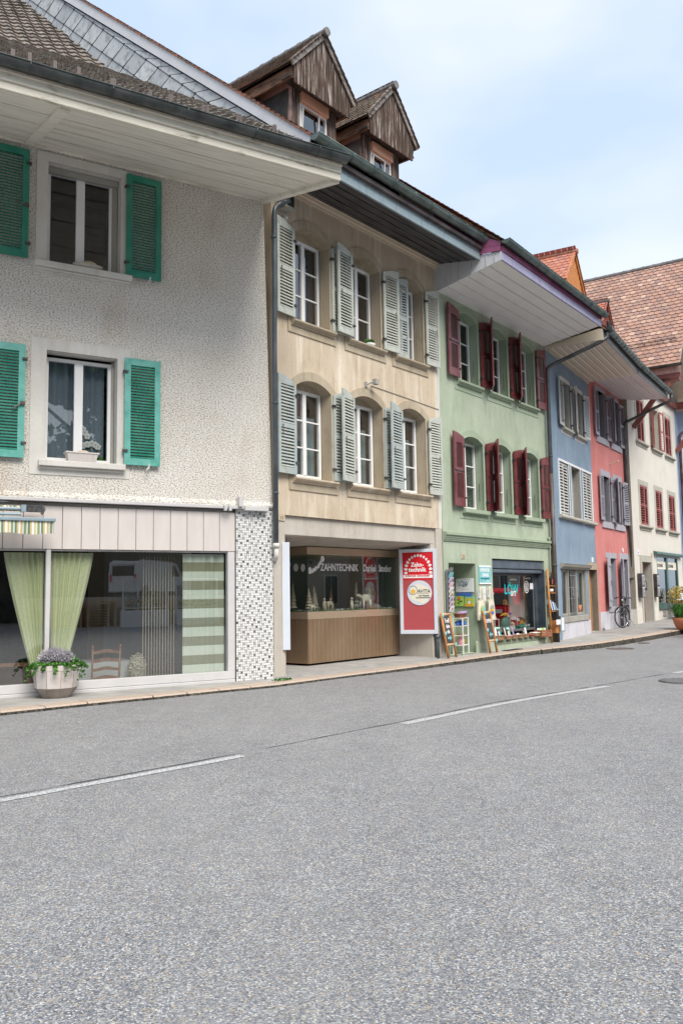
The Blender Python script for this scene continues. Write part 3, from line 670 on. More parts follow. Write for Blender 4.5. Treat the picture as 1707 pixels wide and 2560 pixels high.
# ================================================================== LEFT HOUSE
r = HL
w = wall(r, 'wall', [(-14, 3.06), (-.02, 3.06), (-.17, 8.99), (-14, 8.99)], [rect(-4.08, -2.87, 6.98, 8.71), rect(-4.05, -2.90, 3.70, 5.52), rect(-9.08, -7.87, 6.98, 8.71), rect(-9.05, -7.90, 3.70, 5.52)], 'roughcast', .27, .3, 'plaster_smooth_white')
mb = MB(); mb.box(-14, -.74, .14, .3, 2.28, 3.04); mb.box(-.745, -.02, .002, .3, -.2, 3.04, 1); mb.build('shopfront_wall', ['plaster_smooth_white', 'mosaic'], r)
mb = MB(); mb.quad((-.17, .3, 9), (-.17, .3, -.2), (-3.2, 9, -.2), (-3.2, 9, 9)); mb.quad((-14, .3, 9), (-14, .3, -.2), (-14, 9, -.2), (-14, 9, 9)); mb.build('side_wall', 'plaster_smooth_white', r)
# cladding panels above the shop window
mb = MB(); x = -.755
while x > -9: mb.box(x - .292, x, .02, .14, 2.29, 2.985); x -= .3
mb.build('cladding_panel', 'panel_pinkish', r, bevel=.006)
mb = MB(); mb.box(-14, -.62, -.08, .02, 3.045, 3.098); mb.box(-.62, -.15, -.12, .02, 3.02, 3.09); mb.box(-.74, -.66, -.15, -.02, 3.08, 3.26)
for x in (-1.02, -.93): mb.box(x, x + .05, -.14, -.08, 3.0, 3.1)
mb.build('awning_rail', 'shop_frame_pale', r, bevel=.006); mb = MB(); mb.prism_x([(.02, 3.10), (-.05, 3.10), (-.05, 3.13), (.0, 3.20), (.02, 3.20)], -14, -.02); mb.build('wall_ledge', 'roughcast', r)
mb = MB(); mb.box(-14, -.76, .012, .2, -.15, .045); mb.build('plinth', 'shop_frame_pale', r, bevel=.008)
# shop window
mb = MB(); mb.box(-14, -.755, .03, .14, .05, .185); mb.box(-.89, -.755, .03, .14, .185, 2.285)
for x in (-3.955, -7.03, -10.1): mb.box(x - .036, x + .036, .03, .14, .185, 2.285)
mb.box(-14, -.89, .06, .14, 2.262, 2.285)
sw = mb.build('shop_window', 'shop_frame_pale', r, bevel=.006)
mb = MB()
for a, b in ((-3.919, -.89), (-6.994, -3.991), (-10.064, -7.066)): mb.quad((a, .085, .185), (b, .085, .185), (b, .085, 2.265), (a, .085, 2.265))
mb.build('pane', 'glass_shop', sw)
mb = MB(); fl = -.5
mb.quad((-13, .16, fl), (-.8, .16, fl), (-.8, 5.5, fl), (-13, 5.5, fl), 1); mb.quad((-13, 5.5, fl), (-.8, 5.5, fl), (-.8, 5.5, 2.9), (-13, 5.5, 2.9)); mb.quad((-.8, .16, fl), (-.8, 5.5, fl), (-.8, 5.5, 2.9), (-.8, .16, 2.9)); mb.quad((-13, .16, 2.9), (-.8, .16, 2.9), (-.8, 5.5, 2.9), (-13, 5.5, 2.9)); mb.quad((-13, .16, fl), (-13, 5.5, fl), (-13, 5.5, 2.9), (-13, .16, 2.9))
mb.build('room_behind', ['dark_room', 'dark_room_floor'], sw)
# windows, surrounds, sills
surround(r, rect(-4.08, -2.87, 6.98, 8.71), rect(-4.26, -2.76, 6.80, 8.86), 'plaster_smooth_white', -.022)
surround(r, rect(-4.05, -2.90, 3.70, 5.52), rect(-4.29, -2.68, 3.48, 5.71), 'plaster_smooth_white', -.012)
sill(r, -4.28, -2.69, 6.975, 'plaster_smooth_white', .13, .10); sill(r, -4.16, -2.77, 3.71, 'plaster_smooth_white', .12, .10)
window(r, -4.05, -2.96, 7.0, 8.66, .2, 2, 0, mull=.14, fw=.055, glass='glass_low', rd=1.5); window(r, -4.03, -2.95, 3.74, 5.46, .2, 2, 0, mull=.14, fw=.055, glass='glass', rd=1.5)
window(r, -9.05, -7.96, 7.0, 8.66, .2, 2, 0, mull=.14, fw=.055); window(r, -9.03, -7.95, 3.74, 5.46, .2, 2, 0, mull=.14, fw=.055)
mb = MB(); mb.box(-4.07, -2.88, .12, .2, 8.60, 8.70); mb.box(-2.97, -2.88, .17, .24, 6.99, 8.66); mb.box(-2.95, -2.91, .17, .24, 3.72, 5.48); mb.build('wooden_rebate', 'stone_grey', r)
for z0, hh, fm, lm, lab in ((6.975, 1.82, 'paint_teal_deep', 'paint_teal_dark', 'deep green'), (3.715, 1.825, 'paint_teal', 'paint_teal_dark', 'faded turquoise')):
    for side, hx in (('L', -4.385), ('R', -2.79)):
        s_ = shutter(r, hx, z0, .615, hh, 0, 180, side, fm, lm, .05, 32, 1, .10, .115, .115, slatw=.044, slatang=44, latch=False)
        kb_ = MB(); sg = 1 if side == 'L' else -1
        if side == 'R': kb_.box(-.42, -.40, .03, .075, -.06, .03); kb_.tube([(-.41, .06, -.02), (-.36, .09, -.09)], .012, 5)
        else: kb_.box(.0, .07, .03, .07, hh * .46, hh * .46 + .06); kb_.tube([(.04, .07, hh * .48), (.20, .09, hh * .48 + (.01 if z0 > 5 else -.12))], .012, 5)
        kb_.build('latch', 'rusty_iron' if side == 'L' else 'paint_lightgrey', s_)
# eaves
mb = MB()
soffit(r, -14, -.22, 2.74, 8.95, 8.135, 4, 'eave_cream', .030, .03, 0., x1o=-.24)
mb.box(-4.45, -4.31, -2.74, -.0, 0, 0) if False else None
def raked(x0, x1, za, zb, ya, yb, th, m=0): mb.hexa([(x0, ya, za - th), (x1, ya, za - th), (x1, yb, zb - th), (x0, yb, zb - th), (x0, ya, za), (x1, ya, za), (x1, yb, zb), (x0, yb, zb)], m)
raked(-4.46, -4.32, 8.945, 8.14, -.02, -2.70, .045); raked(-9.5, -9.36, 8.945, 8.14, -.02, -2.70, .045); raked(-.235, -.12, 8.97, 8.16, -.0, -2.74, .085); raked(-14, -.24, 8.965, 8.93, .0, -.06, .05)
mb.build('eave_rib', 'eave_cream', r)
mb = MB(); mb.box(-14, -.12, -2.80, -2.745, 8.10, 8.215); mb.box(-14, -.12, -2.83, -2.77, 8.212, 8.315); mb.box(-14, -.12, -2.86, -2.80, 8.312, 8.40)
mb.build('fascia', 'eave_fascia_cream', r, bevel=.008)
gutter(r, -14, -.08, -2.93, 8.43, .098, 'gutter_dark', 13)
# tiled roof
mb = MB(); sl = math.atan(.69); ey = Vector((0, math.cos(sl), math.sin(sl))); z0 = 8.40; y0 = -2.96; tl, tw = .34, .285
rows = 46; ey2 = Vector((0, 1, .98)).normalized(); py, pz = y0, z0; LR = []
for j in range(rows):
    yl, zl_ = py, pz; xr = -.17 if yl < -.6 else .05; e_ = ey if yl < 4.6 else ey2; LR.append((yl, zl_)); py += tl * e_.y; pz += tl * e_.z
    n = int((11.5 + xr) / tw)
    pantiles(mb, Vector((-11.5 + (xr + 11.5 - n * tw), yl, zl_)), (1, 0, 0), e_, n * tw - .01 - tw, tl * .5, tw, tl)
mb.build('roof', 'tile_greybrown', r)
mb = MB(); mb.hexa([(-14, -2.9, 8.33), (-.15, -2.9, 8.33), (-.15, -.6, 9.917), (-14, -.6, 9.917), (-14, -2.9, 8.40), (-.15, -2.9, 8.40), (-.15, -.6, 9.987), (-14, -.6, 9.987)])
mb.quad((-14, -.6, 9.95), (0.2, -.6, 9.95), (-1.5, 4.6, 13.54), (-14, 4.6, 13.54)); mb.quad((-14, 4.6, 13.54), (-1.5, 4.6, 13.54), (-4.0, 11, 19.8), (-14, 11, 19.8)); mb.build('roof_deck', 'wood_brown_beam', r)
rg = random.Random(11)
sgd = None
for k in range(30):
    xx = -.9 - k * .30 + rg.uniform(-.12, .12); rr_ = rg.choice([0.3, 1.3, 2.3, 3.3]) if k < 14 else rg.choice([0.3, 1.3, 3.3, 6.3, 9.3]); yy = y0 + rr_ * tl * ey.y; zz = z0 + rr_ * tl * ey.z + .05
    if sgd is None:
        g_ = MB(); g_.box(-.025, .025, -.012, .0, 0, .12); g_.box(-.025, .025, 0, .12, -.01, .0); g_.beam((0, .0, .10), (0, .12, .0), .010, .04); sgd = g_.build('snow_guard', 'pipe_brown', r); sgd.location = (xx, yy, zz)
    else:
        c = sgd.copy(); COL.objects.link(c); c.location = (xx, yy, zz)
# retracted awning at the left
aw = empty('awning', mtx(HL) @ Vector((-4.1, -.1, 2.9)), rad(30.53)); aw.parent = None
mb = MB(); x0, x1 = -3.0, .16
mb.box(x0, x1, -.30, -.20, -.205, -.150); mb.build('front_bar', 'plastic_bluegrey', aw, bevel=.01)
mb = MB(); nx = 90
for i in range(nx + 1):
    u = i / nx; xx = x0 + .02 + (x1 - .04 - x0) * u; wv = .022 * math.sin(u * 46) + .012 * math.sin(u * 97)
    mb.v += [(xx, -.27, -.205), (xx, -.27 + wv * .5, -.29), (xx, -.27 + wv, -.40 - .012 * math.sin(u * 30))]
for i in range(nx):
    for k in range(2): mb.f.append((i * 3 + k, (i + 1) * 3 + k, (i + 1) * 3 + k + 1, i * 3 + k + 1)); mb.m.append(0)
mb.build('valance', 'awning_cloth', aw, smooth=True)
mb = MB(); mb.tube([(x0, -.08, .0), (-.02, -.08, .0)], .045, 10); mb.build('roller', 'awning_cloth', aw, smooth=True)
mb = MB(); mb.tube([(x0, -.18, -.03), (-.30, -.16, -.01)], .026, 8); mb.tube([(x0, -.24, -.12), (-.34, -.22, -.10)], .022, 8); mb.box(-.34, -.27, -.22, -.10, -.06, .05); mb.build('folding_arm', 'plastic_bluegrey', aw)
mb = MB(); mb.box(-.30, .0, -.14, -.02, -.045, .05); mb.tube([(.0, -.06, .06), (.02, -.10, .0), (-.02, -.12, -.08)], .022, 6); mb.build('bracket', 'iron_black', aw)
tag(aw, 'retracted awning with a wavy green and yellow striped valance over the left shop window', 'awning')

# ================================================================== TAN HOUSE
r = HB; BW = 5.66
opsU = [(.60, 1.66), (2.32, 3.38), (3.98, 5.04)]; opsL = [(.60, 1.66), (2.32, 3.38), (3.98, 5.04)]
holes = [arched(a, b, 6.78, 8.56, .19) for a, b in opsU] + [arched(a, b, 3.72, 5.50, .17) for a, b in opsL]
wall(r, 'wall', [(0, 2.99), (BW - .13, 2.99), (BW - .04, 9.46), (0, 9.46)], holes, 'plaster_tan_light', .3, .3, 'stone_tan')
mb = MB(); mb.prism([(BW - .128, 2.99), (BW, 2.99), (BW + .1, 9.4), (BW - .038, 9.4)], .004, .3); mb.build('corner_band', 'plaster_smooth_white', r)
for (a, b), z0, zs, ri in [(q, 6.78, 8.56, .19) for q in opsU] + [(q, 3.72, 5.50, .17) for q in opsL]:
    e = .18; surround(r, arched(a, b, z0, zs, ri), arched(a - e, b + e, z0 - .24, zs + .03, ri + .15), 'stone_tan', -.022)
    mb = MB(); x0, x1 = a - .10, b + .10
    prof = [(-.0, z0 - .10), (-.05, z0 - .10), (-.06, z0 - .07), (-.10, z0 - .055), (-.125, z0 - .03), (-.125, z0), (.28, z0 + .002), (.28, z0 - .1)]
    mb.prism_x(prof, x0, x1); mb.build('window_sill', 'stone_tan' if z0 > 5 else 'plaster_tan_light', r)
    nm = 'window'
    window(r, a + .03, b - .03, z0 + .06, zs + .02, .24, 2, 2, fw=.06, mull=.10, glass='glass')
    mb = MB(); mb.prism(arched(a, b, zs + .0, zs + .005, ri - .004), .245, .30); mb.build('window_head', 'stone_tan', r)
BM = mtx(HB)
kw = dict(mat='paint_greygreen', slats=24, sections=2, stile=.07, rail=.12, toprail=.05, slatw=.046, slatang=52)
kb2 = dict(kw, mat='paint_bluegrey')
H0, RI = 1.74, .13
for i, (a, b) in enumerate(opsU):
    z0 = 6.82
    shutter(r, a - .04, z0, .53, H0, RI, 176 if i < 2 else 4, 'L', o=(.11 if i == 1 else .05) if i < 2 else -.02, **(kw if i < 2 else kb2), label='closed shutter leaf' if i == 2 else None)
    shutter(r, b + .04, z0, .53, H0, RI, 178 if i != 1 else 176, 'R', o=.03 if i == 0 else .06, **(kw))
for i, (a, b) in enumerate(opsL):
    z0 = 3.76
    shutter(r, a - .04, z0, .53, H0, RI, (176, 168, 172)[i], 'L', o=(.05, .10, .13)[i], **(kb2 if i != 1 else kw))
    shutter(r, b + .04, z0, .53, H0, RI, 179, 'R', o=.02 if i < 2 else .06, **(kb2 if i < 2 else kw))
# base: pillars, beam, recess
mb = MB(); mb.box(0, .30, .0, .7, -.2, 2.985); mb.box(5.23, 5.40, .05, 2.6, -.2, 2.62); mb.box(5.40, BW - .02, .0, 2.6, -.2, 2.985); mb.build('pillar', 'concrete_warm', r, bevel=.008)
mb = MB(); mb.prism_x([(.06, 2.628), (.34, 2.594), (.34, 2.985), (.06, 2.985)], .30, 5.40); mb.build('lintel_beam', 'concrete_warm', r, bevel=.006)
mb = MB(); mb.quad((.3, .30, 2.60), (5.4, .30, 2.60), (5.4, 1.06, 2.512), (.3, 1.06, 2.512)); mb.quad((.3, 1.06, 2.512), (5.4, 1.06, 2.512), (5.4, 3.2, 2.512), (.3, 3.2, 2.512)); mb.quad((.3, .341, 2.7), (5.4, .341, 2.7), (5.4, .30, 2.60), (.3, .30, 2.60)); mb.quad((.3, 3.2, 0), (5.4, 3.2, 0), (5.4, 3.2, 2.7), (.3, 3.2, 2.7)); mb.quad((.3, .7, 0), (.3, 3.2, 0), (.3, 3.2, 2.7), (.3, .7, 2.7)); mb.build('recess_wall', 'concrete_warm', r)
mb = MB(); mb.box(.02, 5.6, -.02, 3.2, -.2, .03); mb.build('recess_floor', 'pavement_concrete', r)
mb = MB(); mb.quad((0, .3, 9.5), (0, .3, -.1), (0, 9, -.1), (0, 9, 9.5)); mb.quad((BW, .3, -.1), (BW, .3, 9.9), (BW, 9, 17.6), (BW, 9, -.1)); mb.build('side_wall', 'plaster_tan', r)
# display case
dc = MB(); x0, x1, yf, yb = 2.02, 5.235, 1.0, 2.6
dc.box(x0 + .005, x1, yf + .005, yb, .10, .98); s_ = dc.build('display_case', 'bronze_plank', r)
mb = MB(); n = 24
for k in range(n): a = x0 + (x1 - x0) * k / n; mb.box(a + .003, a + (x1 - x0) / n - .003, yf - .012, yf + .004, .075, .99)
for k in range(9): a = yf + (yb - yf) * k / 9; mb.box(x0 - .012, x0 + .004, a + .003, a + (yb - yf) / 9 - .003, .075, .99)
mb.build('cladding', 'bronze_plank', s_)
mb = MB(); mb.box(x0 - .018, x1, yf - .018, yb, .985, 1.14); mb.box(x0 - .018, x1, yf - .018, yb, 2.34, 2.50); mb.build('band', 'bronze_band', s_, bevel=.004)
mb = MB(); mb.quad((x0 + .0, yf, 1.14), (x1, yf, 1.14), (x1, yf, 2.34), (x0, yf, 2.34)); mb.build('pane', 'glass_case', s_)
mb = MB(); mb.quad((x0, yf, 1.14), (x0, yb, 1.14), (x0, yb, 2.34), (x0, yf, 2.34)); mb.build('pane', 'glass_side', s_)
mb = MB(); mb.quad((x0 + .01, yb - .1, 1.1), (x1, yb - .1, 1.1), (x1, yb - .1, 2.4), (x0 + .01, yb - .1, 2.4)); mb.quad((x1 - .02, yf + .02, 1.1), (x1 - .02, yb - .1, 1.1), (x1 - .02, yb - .1, 2.4), (x1 - .02, yf + .02, 2.4)); mb.build('lining', 'curtain_darkgreen', s_)
mb = MB(); mb.box(x1 - .05, x1 - .03, yf + .01, yf + .03, 1.14, 2.34); mb.build('corner_post', 'brass_stone', s_)
mb = MB(); mb.box(.3, x0 - .02, 2.55, 2.6, .03, 2.5); mb.build('back_door', 'bronze_plank', s_)
# teeth and lettering on the glass
def tooth(mb, cx, cz, a, w, h, y, m=0, mk=1):
    n = 10; ca, sa = math.cos(a), math.sin(a); P = []
    for k in range(n):
        q = 2 * math.pi * k / n; px = w / 2 * math.cos(q) * (1 + .12 * math.cos(3 * q)); pz = h / 2 * math.sin(q) * (1 + .1 * math.cos(2 * q)); P.append((cx + px * ca - pz * sa, y, cz + px * sa + pz * ca))
    mb.add(P, [tuple(range(n))], m)
    for (dx, dz) in ((-.12, .1), (.1, -.12), (.14, .16)):
        c0 = (cx + (dx * w) * ca - (dz * h) * sa, cz + (dx * w) * sa + (dz * h) * ca); e = .09 * w
        mb.add([(c0[0] - e, y - .002, c0[1] - e * .5), (c0[0] + e, y - .002, c0[1] - e * .2), (c0[0] + e * .4, y - .002, c0[1] + e), ], [(0, 1, 2)], mk)
mb = MB()
for (cx, cz, a, w_, h_) in ((2.10, 2.00, .0, .10, .16), (2.19, 2.00, -.5, .07, .13), (2.27, 2.04, -.6, .08, .14), (2.37, 2.10, -.6, .075, .15), (2.43, 2.17, -.7, .07, .13), (2.50, 2.25, -.2, .12, .15)): tooth(mb, cx, cz, a, w_, h_, yf - .004)
mb.build('tooth_sign', ['ink_white', 'ink_black'], s_)
mb = MB(); n = 10
for (cy, cz, w_, h_) in ((1.12, 2.06, .13, .17), (1.32, 2.07, .15, .17), (1.58, 2.14, .22, .2), (1.90, 2.20, .2, .18), (2.2, 2.22, .2, .18)):
    mb.add([(x0 - .004, cy + w_ / 2 * math.cos(2 * math.pi * k / n), cz + h_ / 2 * math.sin(2 * math.pi * k / n)) for k in range(n)], [tuple(range(n))])
mb.build('tooth_sign', 'ink_white', s_)
text('lettering', 'ZAHNTECHNIK', .215, 'ink_white', s_, on_wall(2.43, yf - .006, 2.005), fit=1.29, bold=.004)
text('lettering', 'Daniel', .215, 'ink_white', s_, on_wall(3.88, yf - .006, 2.005), fit=.47, bold=.004)
text('lettering', 'Stocker', .215, 'ink_white', s_, on_wall(4.47, yf - .006, 2.005), fit=.50, bold=.004)
# eaves
soffit(r, -.05, 5.72, 1.16, 9.44, 9.25, 5, 'eave_black', .012, .03, .0, batten=.012)
mb = MB(); mb.prism_x([(0, 9.30), (-.035, 9.30), (-.045, 9.34), (-.075, 9.36), (-.085, 9.41), (-.12, 9.435), (0, 9.5)], .02, 5.68); mb.build('cornice', 'trim_peach', r)
mb = MB(); mb.box(-.05, 5.72, -1.215, -1.17, 9.225, 9.475); mb.build('fascia', 'fascia_zinc', r, bevel=.005)
mb = MB(); mb.box(-.05, 5.72, -1.30, -1.217, 9.45, 9.53); mb.build('eave_board', 'pipe_brown', r)
gutter(r, -.28, 5.74, -1.36, 9.69, .105, 'gutter_green', 9)
mb = MB(); mb.tube(bend([(.25, -1.36, 9.60), (.25, -1.36, 9.44), (.0, -1.0, 9.40)]), .05, 8); mb.build('gutter_outlet', 'gutter_green', r)
RS = .845
mb = MB(); mb.hexa([(.02, -1.34, 9.58), (5.72, -1.34, 9.58), (5.72, 8.6, 9.58 + 9.94 * RS), (.02, 8.6, 9.58 + 9.94 * RS), (.02, -1.34, 9.63), (5.72, -1.34, 9.63), (5.72, 8.6, 9.63 + 9.94 * RS), (.02, 8.6, 9.63 + 9.94 * RS)]); mb.hexa([(.02, 8.6, 9.58 + 9.94 * RS), (5.72, 8.6, 9.58 + 9.94 * RS), (5.72, 16, 11), (.02, 16, 11), (.02, 8.6, 9.63 + 9.94 * RS), (5.72, 8.6, 9.63 + 9.94 * RS), (5.72, 16, 11.05), (.02, 16, 11.05)]); mb.build('roof_deck', 'wood_brown_beam', r)
mb = MB(); ey = Vector((0, 1, RS)).normalized()
tiles(mb, (-.07, -1.42, 9.60), (1, 0, 0), ey, 5.85, 13.2, .175, .17)
for j in range(78):    # verge course seen from the street
    b0 = Vector((-.10, -1.35, 9.63)) + ey * (j * .17); jz = random.uniform(-.004, .016)
    nzv = Vector((0, -RS, 1)).normalized(); mb.hexa([b0 + Vector((0, 0, -.005)), b0 + Vector((.14, 0, -.005)), b0 + ey * .185 + Vector((.14, 0, -.02)), b0 + ey * .185 + Vector((0, 0, -.02)), b0 + nzv * (.035 + jz), b0 + Vector((.14, 0, 0)) + nzv * (.035 + jz), b0 + ey * .185 + Vector((.14, 0, 0)) + nzv * (.01), b0 + ey * .185 + nzv * (.01)])
mb.build('roof', 'tile_verge', r)
mb = MB(); a = Vector((-.05, -1.1, 9.62 + .24 * RS - .12)); mb.beam((-.06, -1.05, 9.63 + .30 * RS - .135), (-.06, 8.6, 9.63 + 9.95 * RS - .135), .03, .22); mb.build('verge_board', 'board_grey_white', r, bevel=.004)
# slate hung side wall rising over the neighbour's roof
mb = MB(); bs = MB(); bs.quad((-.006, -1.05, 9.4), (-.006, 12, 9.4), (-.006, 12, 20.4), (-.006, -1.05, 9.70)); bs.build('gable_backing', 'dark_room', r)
e1 = Vector((0, .745, .665)) * .56; e2 = Vector((0, -.92, .39)) * .48
for i in range(-6, 34):
    for j in range(-30, 34):
        o = Vector((0, -1.2, 9.6)) + e1 * i + e2 * j; c = o + (e1 + e2) * .5
        if c.y < -1.2 or c.y > 11.5 or c.z > 9.66 + (c.y + 1.05) * RS + .22 or c.z < 10.05 + c.y * (.62 if c.y > 0 else .35): continue
        k = .965; nrm = -.018
        P = [o + e1 * .06, o + e1 * .93, o + e1 * k + e2 * .07, o + e1 * k + e2 * .93, o + e1 * .9 + e2 * k, o + e1 * .04 + e2 * k, o + e2 * .9, o + e2 * .05]
        lim = lambda p: Vector((p.x, p.y, min(p.z, 9.63 + (p.y + 1.05) * RS - .06)))
        tilt = [(-.03 if q in (0, 1, 7) else (-.018 if q in (2, 6) else -.014)) for q in range(8)]
        PP = [Vector((tilt[q] - .012 + random.uniform(0, .002), lim(p).y, lim(p).z)) for q, p in enumerate(P)]
        mb.add(PP, [tuple(range(8))])
mb.build('slate_cladding', 'slate', r)
# dormers
def dormer(r, xl, xr, xa, za, ze, ga, gb, yf=.5, yg=.2, zr=lambda y: 0, back=3., tile='tile_weathered', wall_m='wood_weathered', cheek_m='dormer_sheet_mauve', gable_m='wood_weathered', win=None, board='wood_grey_board', zb=None, ridge='ridge_grey', beam='wood_brown_beam', soff='wood_brown_beam', name='dormer', tw=.17, tl=.16, gz=None):
    """xl..xr front wall, apex (xa,za) in the gable plane, eaves ga,gb at height ze"""
    zb = zb if zb is not None else zr(yf) - .6
    b = MB(); top = ze - .05
    b.box(xl, xl + .19, yf, yf + .1, zb, top); b.box(xr - .28, xr, yf, yf + .1, zb, top)
    if win: b.box(xl + .19, xr - .28, yf, yf + .1, win[3], top); b.box(xl + .19, xr - .28, yf + .03, yf + .1, zb, win[2])
    d = b.build(name, wall_m, r)
    c = MB(); c.quad((xl, yf, zb), (xl, back, zb), (xl, back, top), (xl, yf, top)); c.quad((xr, yf, zb), (xr, yf, top), (xr, back, top), (xr, back, zb)); c.build('cheek', cheek_m, d)
    g = MB(); gz_ = gz or ze - .30
    # gable boards: lower edge straight
    sl = (za - ze) / (xa - ga)
    ptsg = [(ga + .10, ze - .05), (xl - .04, gz_), (gb - .12 - (xl - .04 - ga - .10), gz_), (gb - .12, ze - .05), (xa, za - .07)]
    g.prism([(ga + .02 + .12, gz_ + .16), (ga + .16, gz_), (gb - .16, gz_), (gb - .14, gz_ + .16), (gb - .10, ze - .03), (xa, za - .07), (ga + .10, ze - .03)], yg + .02, yg + .06)
    k = ga + .2
    while k < gb - .2:
        hh = za - .10 - abs(k - xa) * sl; g.box(k - .012, k + .012, yg + .008, yg + .02, gz_ + .02, max(gz_ + .05, hh)); k += .145
    g.build('gable', gable_m, d)
    s = MB(); s.box(ga + .05, gb - .05, yg + .06, yf + .02, gz_ + .12, gz_ + .16); s.build('gable_soffit', 'dark_room', d)
    bb = MB()
    for (x0, x1) in ((ga, xa), (gb, xa)):
        bb.beam((x0, yg - .015, ze - .03), (x1, yg - .015, za - .03), .035, .13, upv=(0, 0, 1))
    bb.build('verge_board', board, d)
    be = MB(); be.beam((ga + .11, yg + .06, ze - .15), (ga + .11, back, ze - .15), .05, .24); be.beam((gb - .11, yg + .06, ze - .15), (gb - .11, back, ze - .15), .05, .24); be.build('eave_beam', beam, d)
    # roof slopes
    t_ = MB(); dk = MB(); yb = back + 1.6; W = yb - yg + .08
    L = math.hypot(xa - ga, za - ze)
    exl = Vector((0, -1, 0)); eyl = Vector((xa - ga, 0, za - ze)).normalized()
    tiles(t_, (ga - .03, yb, ze - .02), exl, eyl, W, L + .02, tw, tl, th=.022)
    exr = Vector((0, 1, 0)); eyr = Vector((xa - gb, 0, za - ze)).normalized()
    tiles(t_, (gb + .03, yg - .08, ze - .02), exr, eyr, W, L + .02, tw, tl, th=.022)
    t_.build('roof', tile, d)
    for x0 in (ga, gb): dk.quad((x0, yg - .03, ze - .04), (x0, yb, ze - .04), (xa, yb, za - .04), (xa, yg - .03, za - .04))
    dk.build('roof_deck', soff, d)
    rg_ = MB(); y = yg - .12
    while y < yb: 
        rg_.tube([(xa, y, za + .01), (xa, y + .42, za + .022)], [.085, .075], 10); rg_.tube([(xa, y - .01, za + .012), (xa, y + .05, za + .012)], .095, 10); y += .38
    rg_.build('ridge_tile', ridge, d, smooth=False)
    if win:
        a, b2, c0, c1 = win
        bx_ = MB(); bx_.box(a, b2, yf - .05, yf + .06, c1 - .22, c1); bl = bx_.build('blind_box', 'peach_blind', d)
        window(d, a, b2, c0, c1 - .22, yf + .02, 1, 0, fw=.05, glass='glass', room='dark_room', rd=.8)
        sh = MB(); sh.quad((a + .08, yf + .0, c0 + .05), (b2 - .05, yf + .04, c0 + .05), (b2 - .05, yf - .06, c1 - .30), (a + .08, yf + .02, c1 - .30)); 
        fr = MB()
        for (p, q) in (((a + .05, yf + .02, c0 + .05), (a + .05, yf - .02, c1 - .30)), ((b2 - .30, yf + .02, c0 + .05), (b2 - .30, yf - .02, c1 - .30)), ((a + .05, yf - .02, c1 - .30), (b2 - .30, yf - .02, c1 - .30))): fr.beam(p, q, .03, .03)
        fr.build('tilted_sash', 'paint_lightgrey', d)
    return d
plain('ridge_grey', (.14, .13, .13), .8, .3, 4., dirt=(.22, .21, .19), ds=6.)
plain('ridge_red', (.42, .17, .11), .8, .3, 4., dirt=(.30, .16, .12), ds=6.)
rb = lambda y: 9.63 + (y + 1.34) * RS
dormer(r, 1.16, 2.57, 1.83, 13.42, 12.30, .80, 2.86, zr=rb, back=2.1, win=(1.42, 2.28, 11.05, 12.05), gz=11.93)
dormer(r, 3.58, 4.94, 4.32, 13.42, 12.30, 3.34, 5.30, zr=rb, back=2.1, win=(3.85, 4.64, 11.05, 11.98), gz=11.93)
# pipes and small fixtures on the tan house
mb = MB(); mb.tube(bend([(.22, -.3, 8.98), (.10, -.12, 8.92), (-.03, -.11, 8.78), (-.05, -.11, 6.), (-.04, -.10, 2.44)], .12), .046, 12)
for z in (8.2, 5.02, 3.35): mb.tube([(-.05, -.11, z), (-.05, -.11, z + .03)], .056, 12)
mb.build('downpipe', 'pipe_slate', r, smooth=True)
mb = MB(); mb.tube([(-.04, -.10, 2.44), (-.04, -.10, 2.36)], .062, 10); mb.tube(bend([(-.04, -.10, 2.38), (-.04, -.10, 2.2), (.03, -.0, 2.14)], .05), .042, 10); mb.build('downpipe_foot', 'plaster_smooth_white', r, smooth=True)
mb = MB(); mb.box(.16, .40, -.24, -.0, 8.86, 9.16); mb.build('vent_box', 'stone_grey', r, bevel=.01)
gg = MB()
for k in range(9): gg.box(.19 + k * .021, .198 + k * .021, -.255, -.24, 8.90, 9.12)
for k in range(8): gg.box(.40, .412, -.22 + k * .027, -.21 + k * .027, 8.90, 9.12)
gg.build('vent_grille', 'iron_black', r)
mb = MB(); mb.box(.28, .36, -.08, -.0, 8.66, 8.79); mb.tube([(.32, -.11, 8.73), (.32, -.08, 8.73)], .035, 10, 0); mb.build('door_buzzer', 'plaster_smooth_white', r)
mb = MB(); mb.box(2.78, 2.84, -.05, .0, 5.86, 5.98); mb.tube([(2.81, -.03, 5.92), (2.92, -.16, 5.99)], .018, 6); mb.box(2.90, 3.02, -.22, -.12, 5.93, 6.04); mb.tube([(3.0, -.012, 5.94), (4.2, -.012, 5.90), (5.64, -.012, 5.84)], .008, 5); mb.build('wall_lamp', 'stone_grey', r)
mb = MB(); mb.box(.11, .285, -.02, .0, 2.875, 2.985); hp = mb.build('house_number', 'brass_stone', r); text('digits', '11', .10, 'ink_brown', r, on_wall(.155, -.023, 2.895), 1.0)

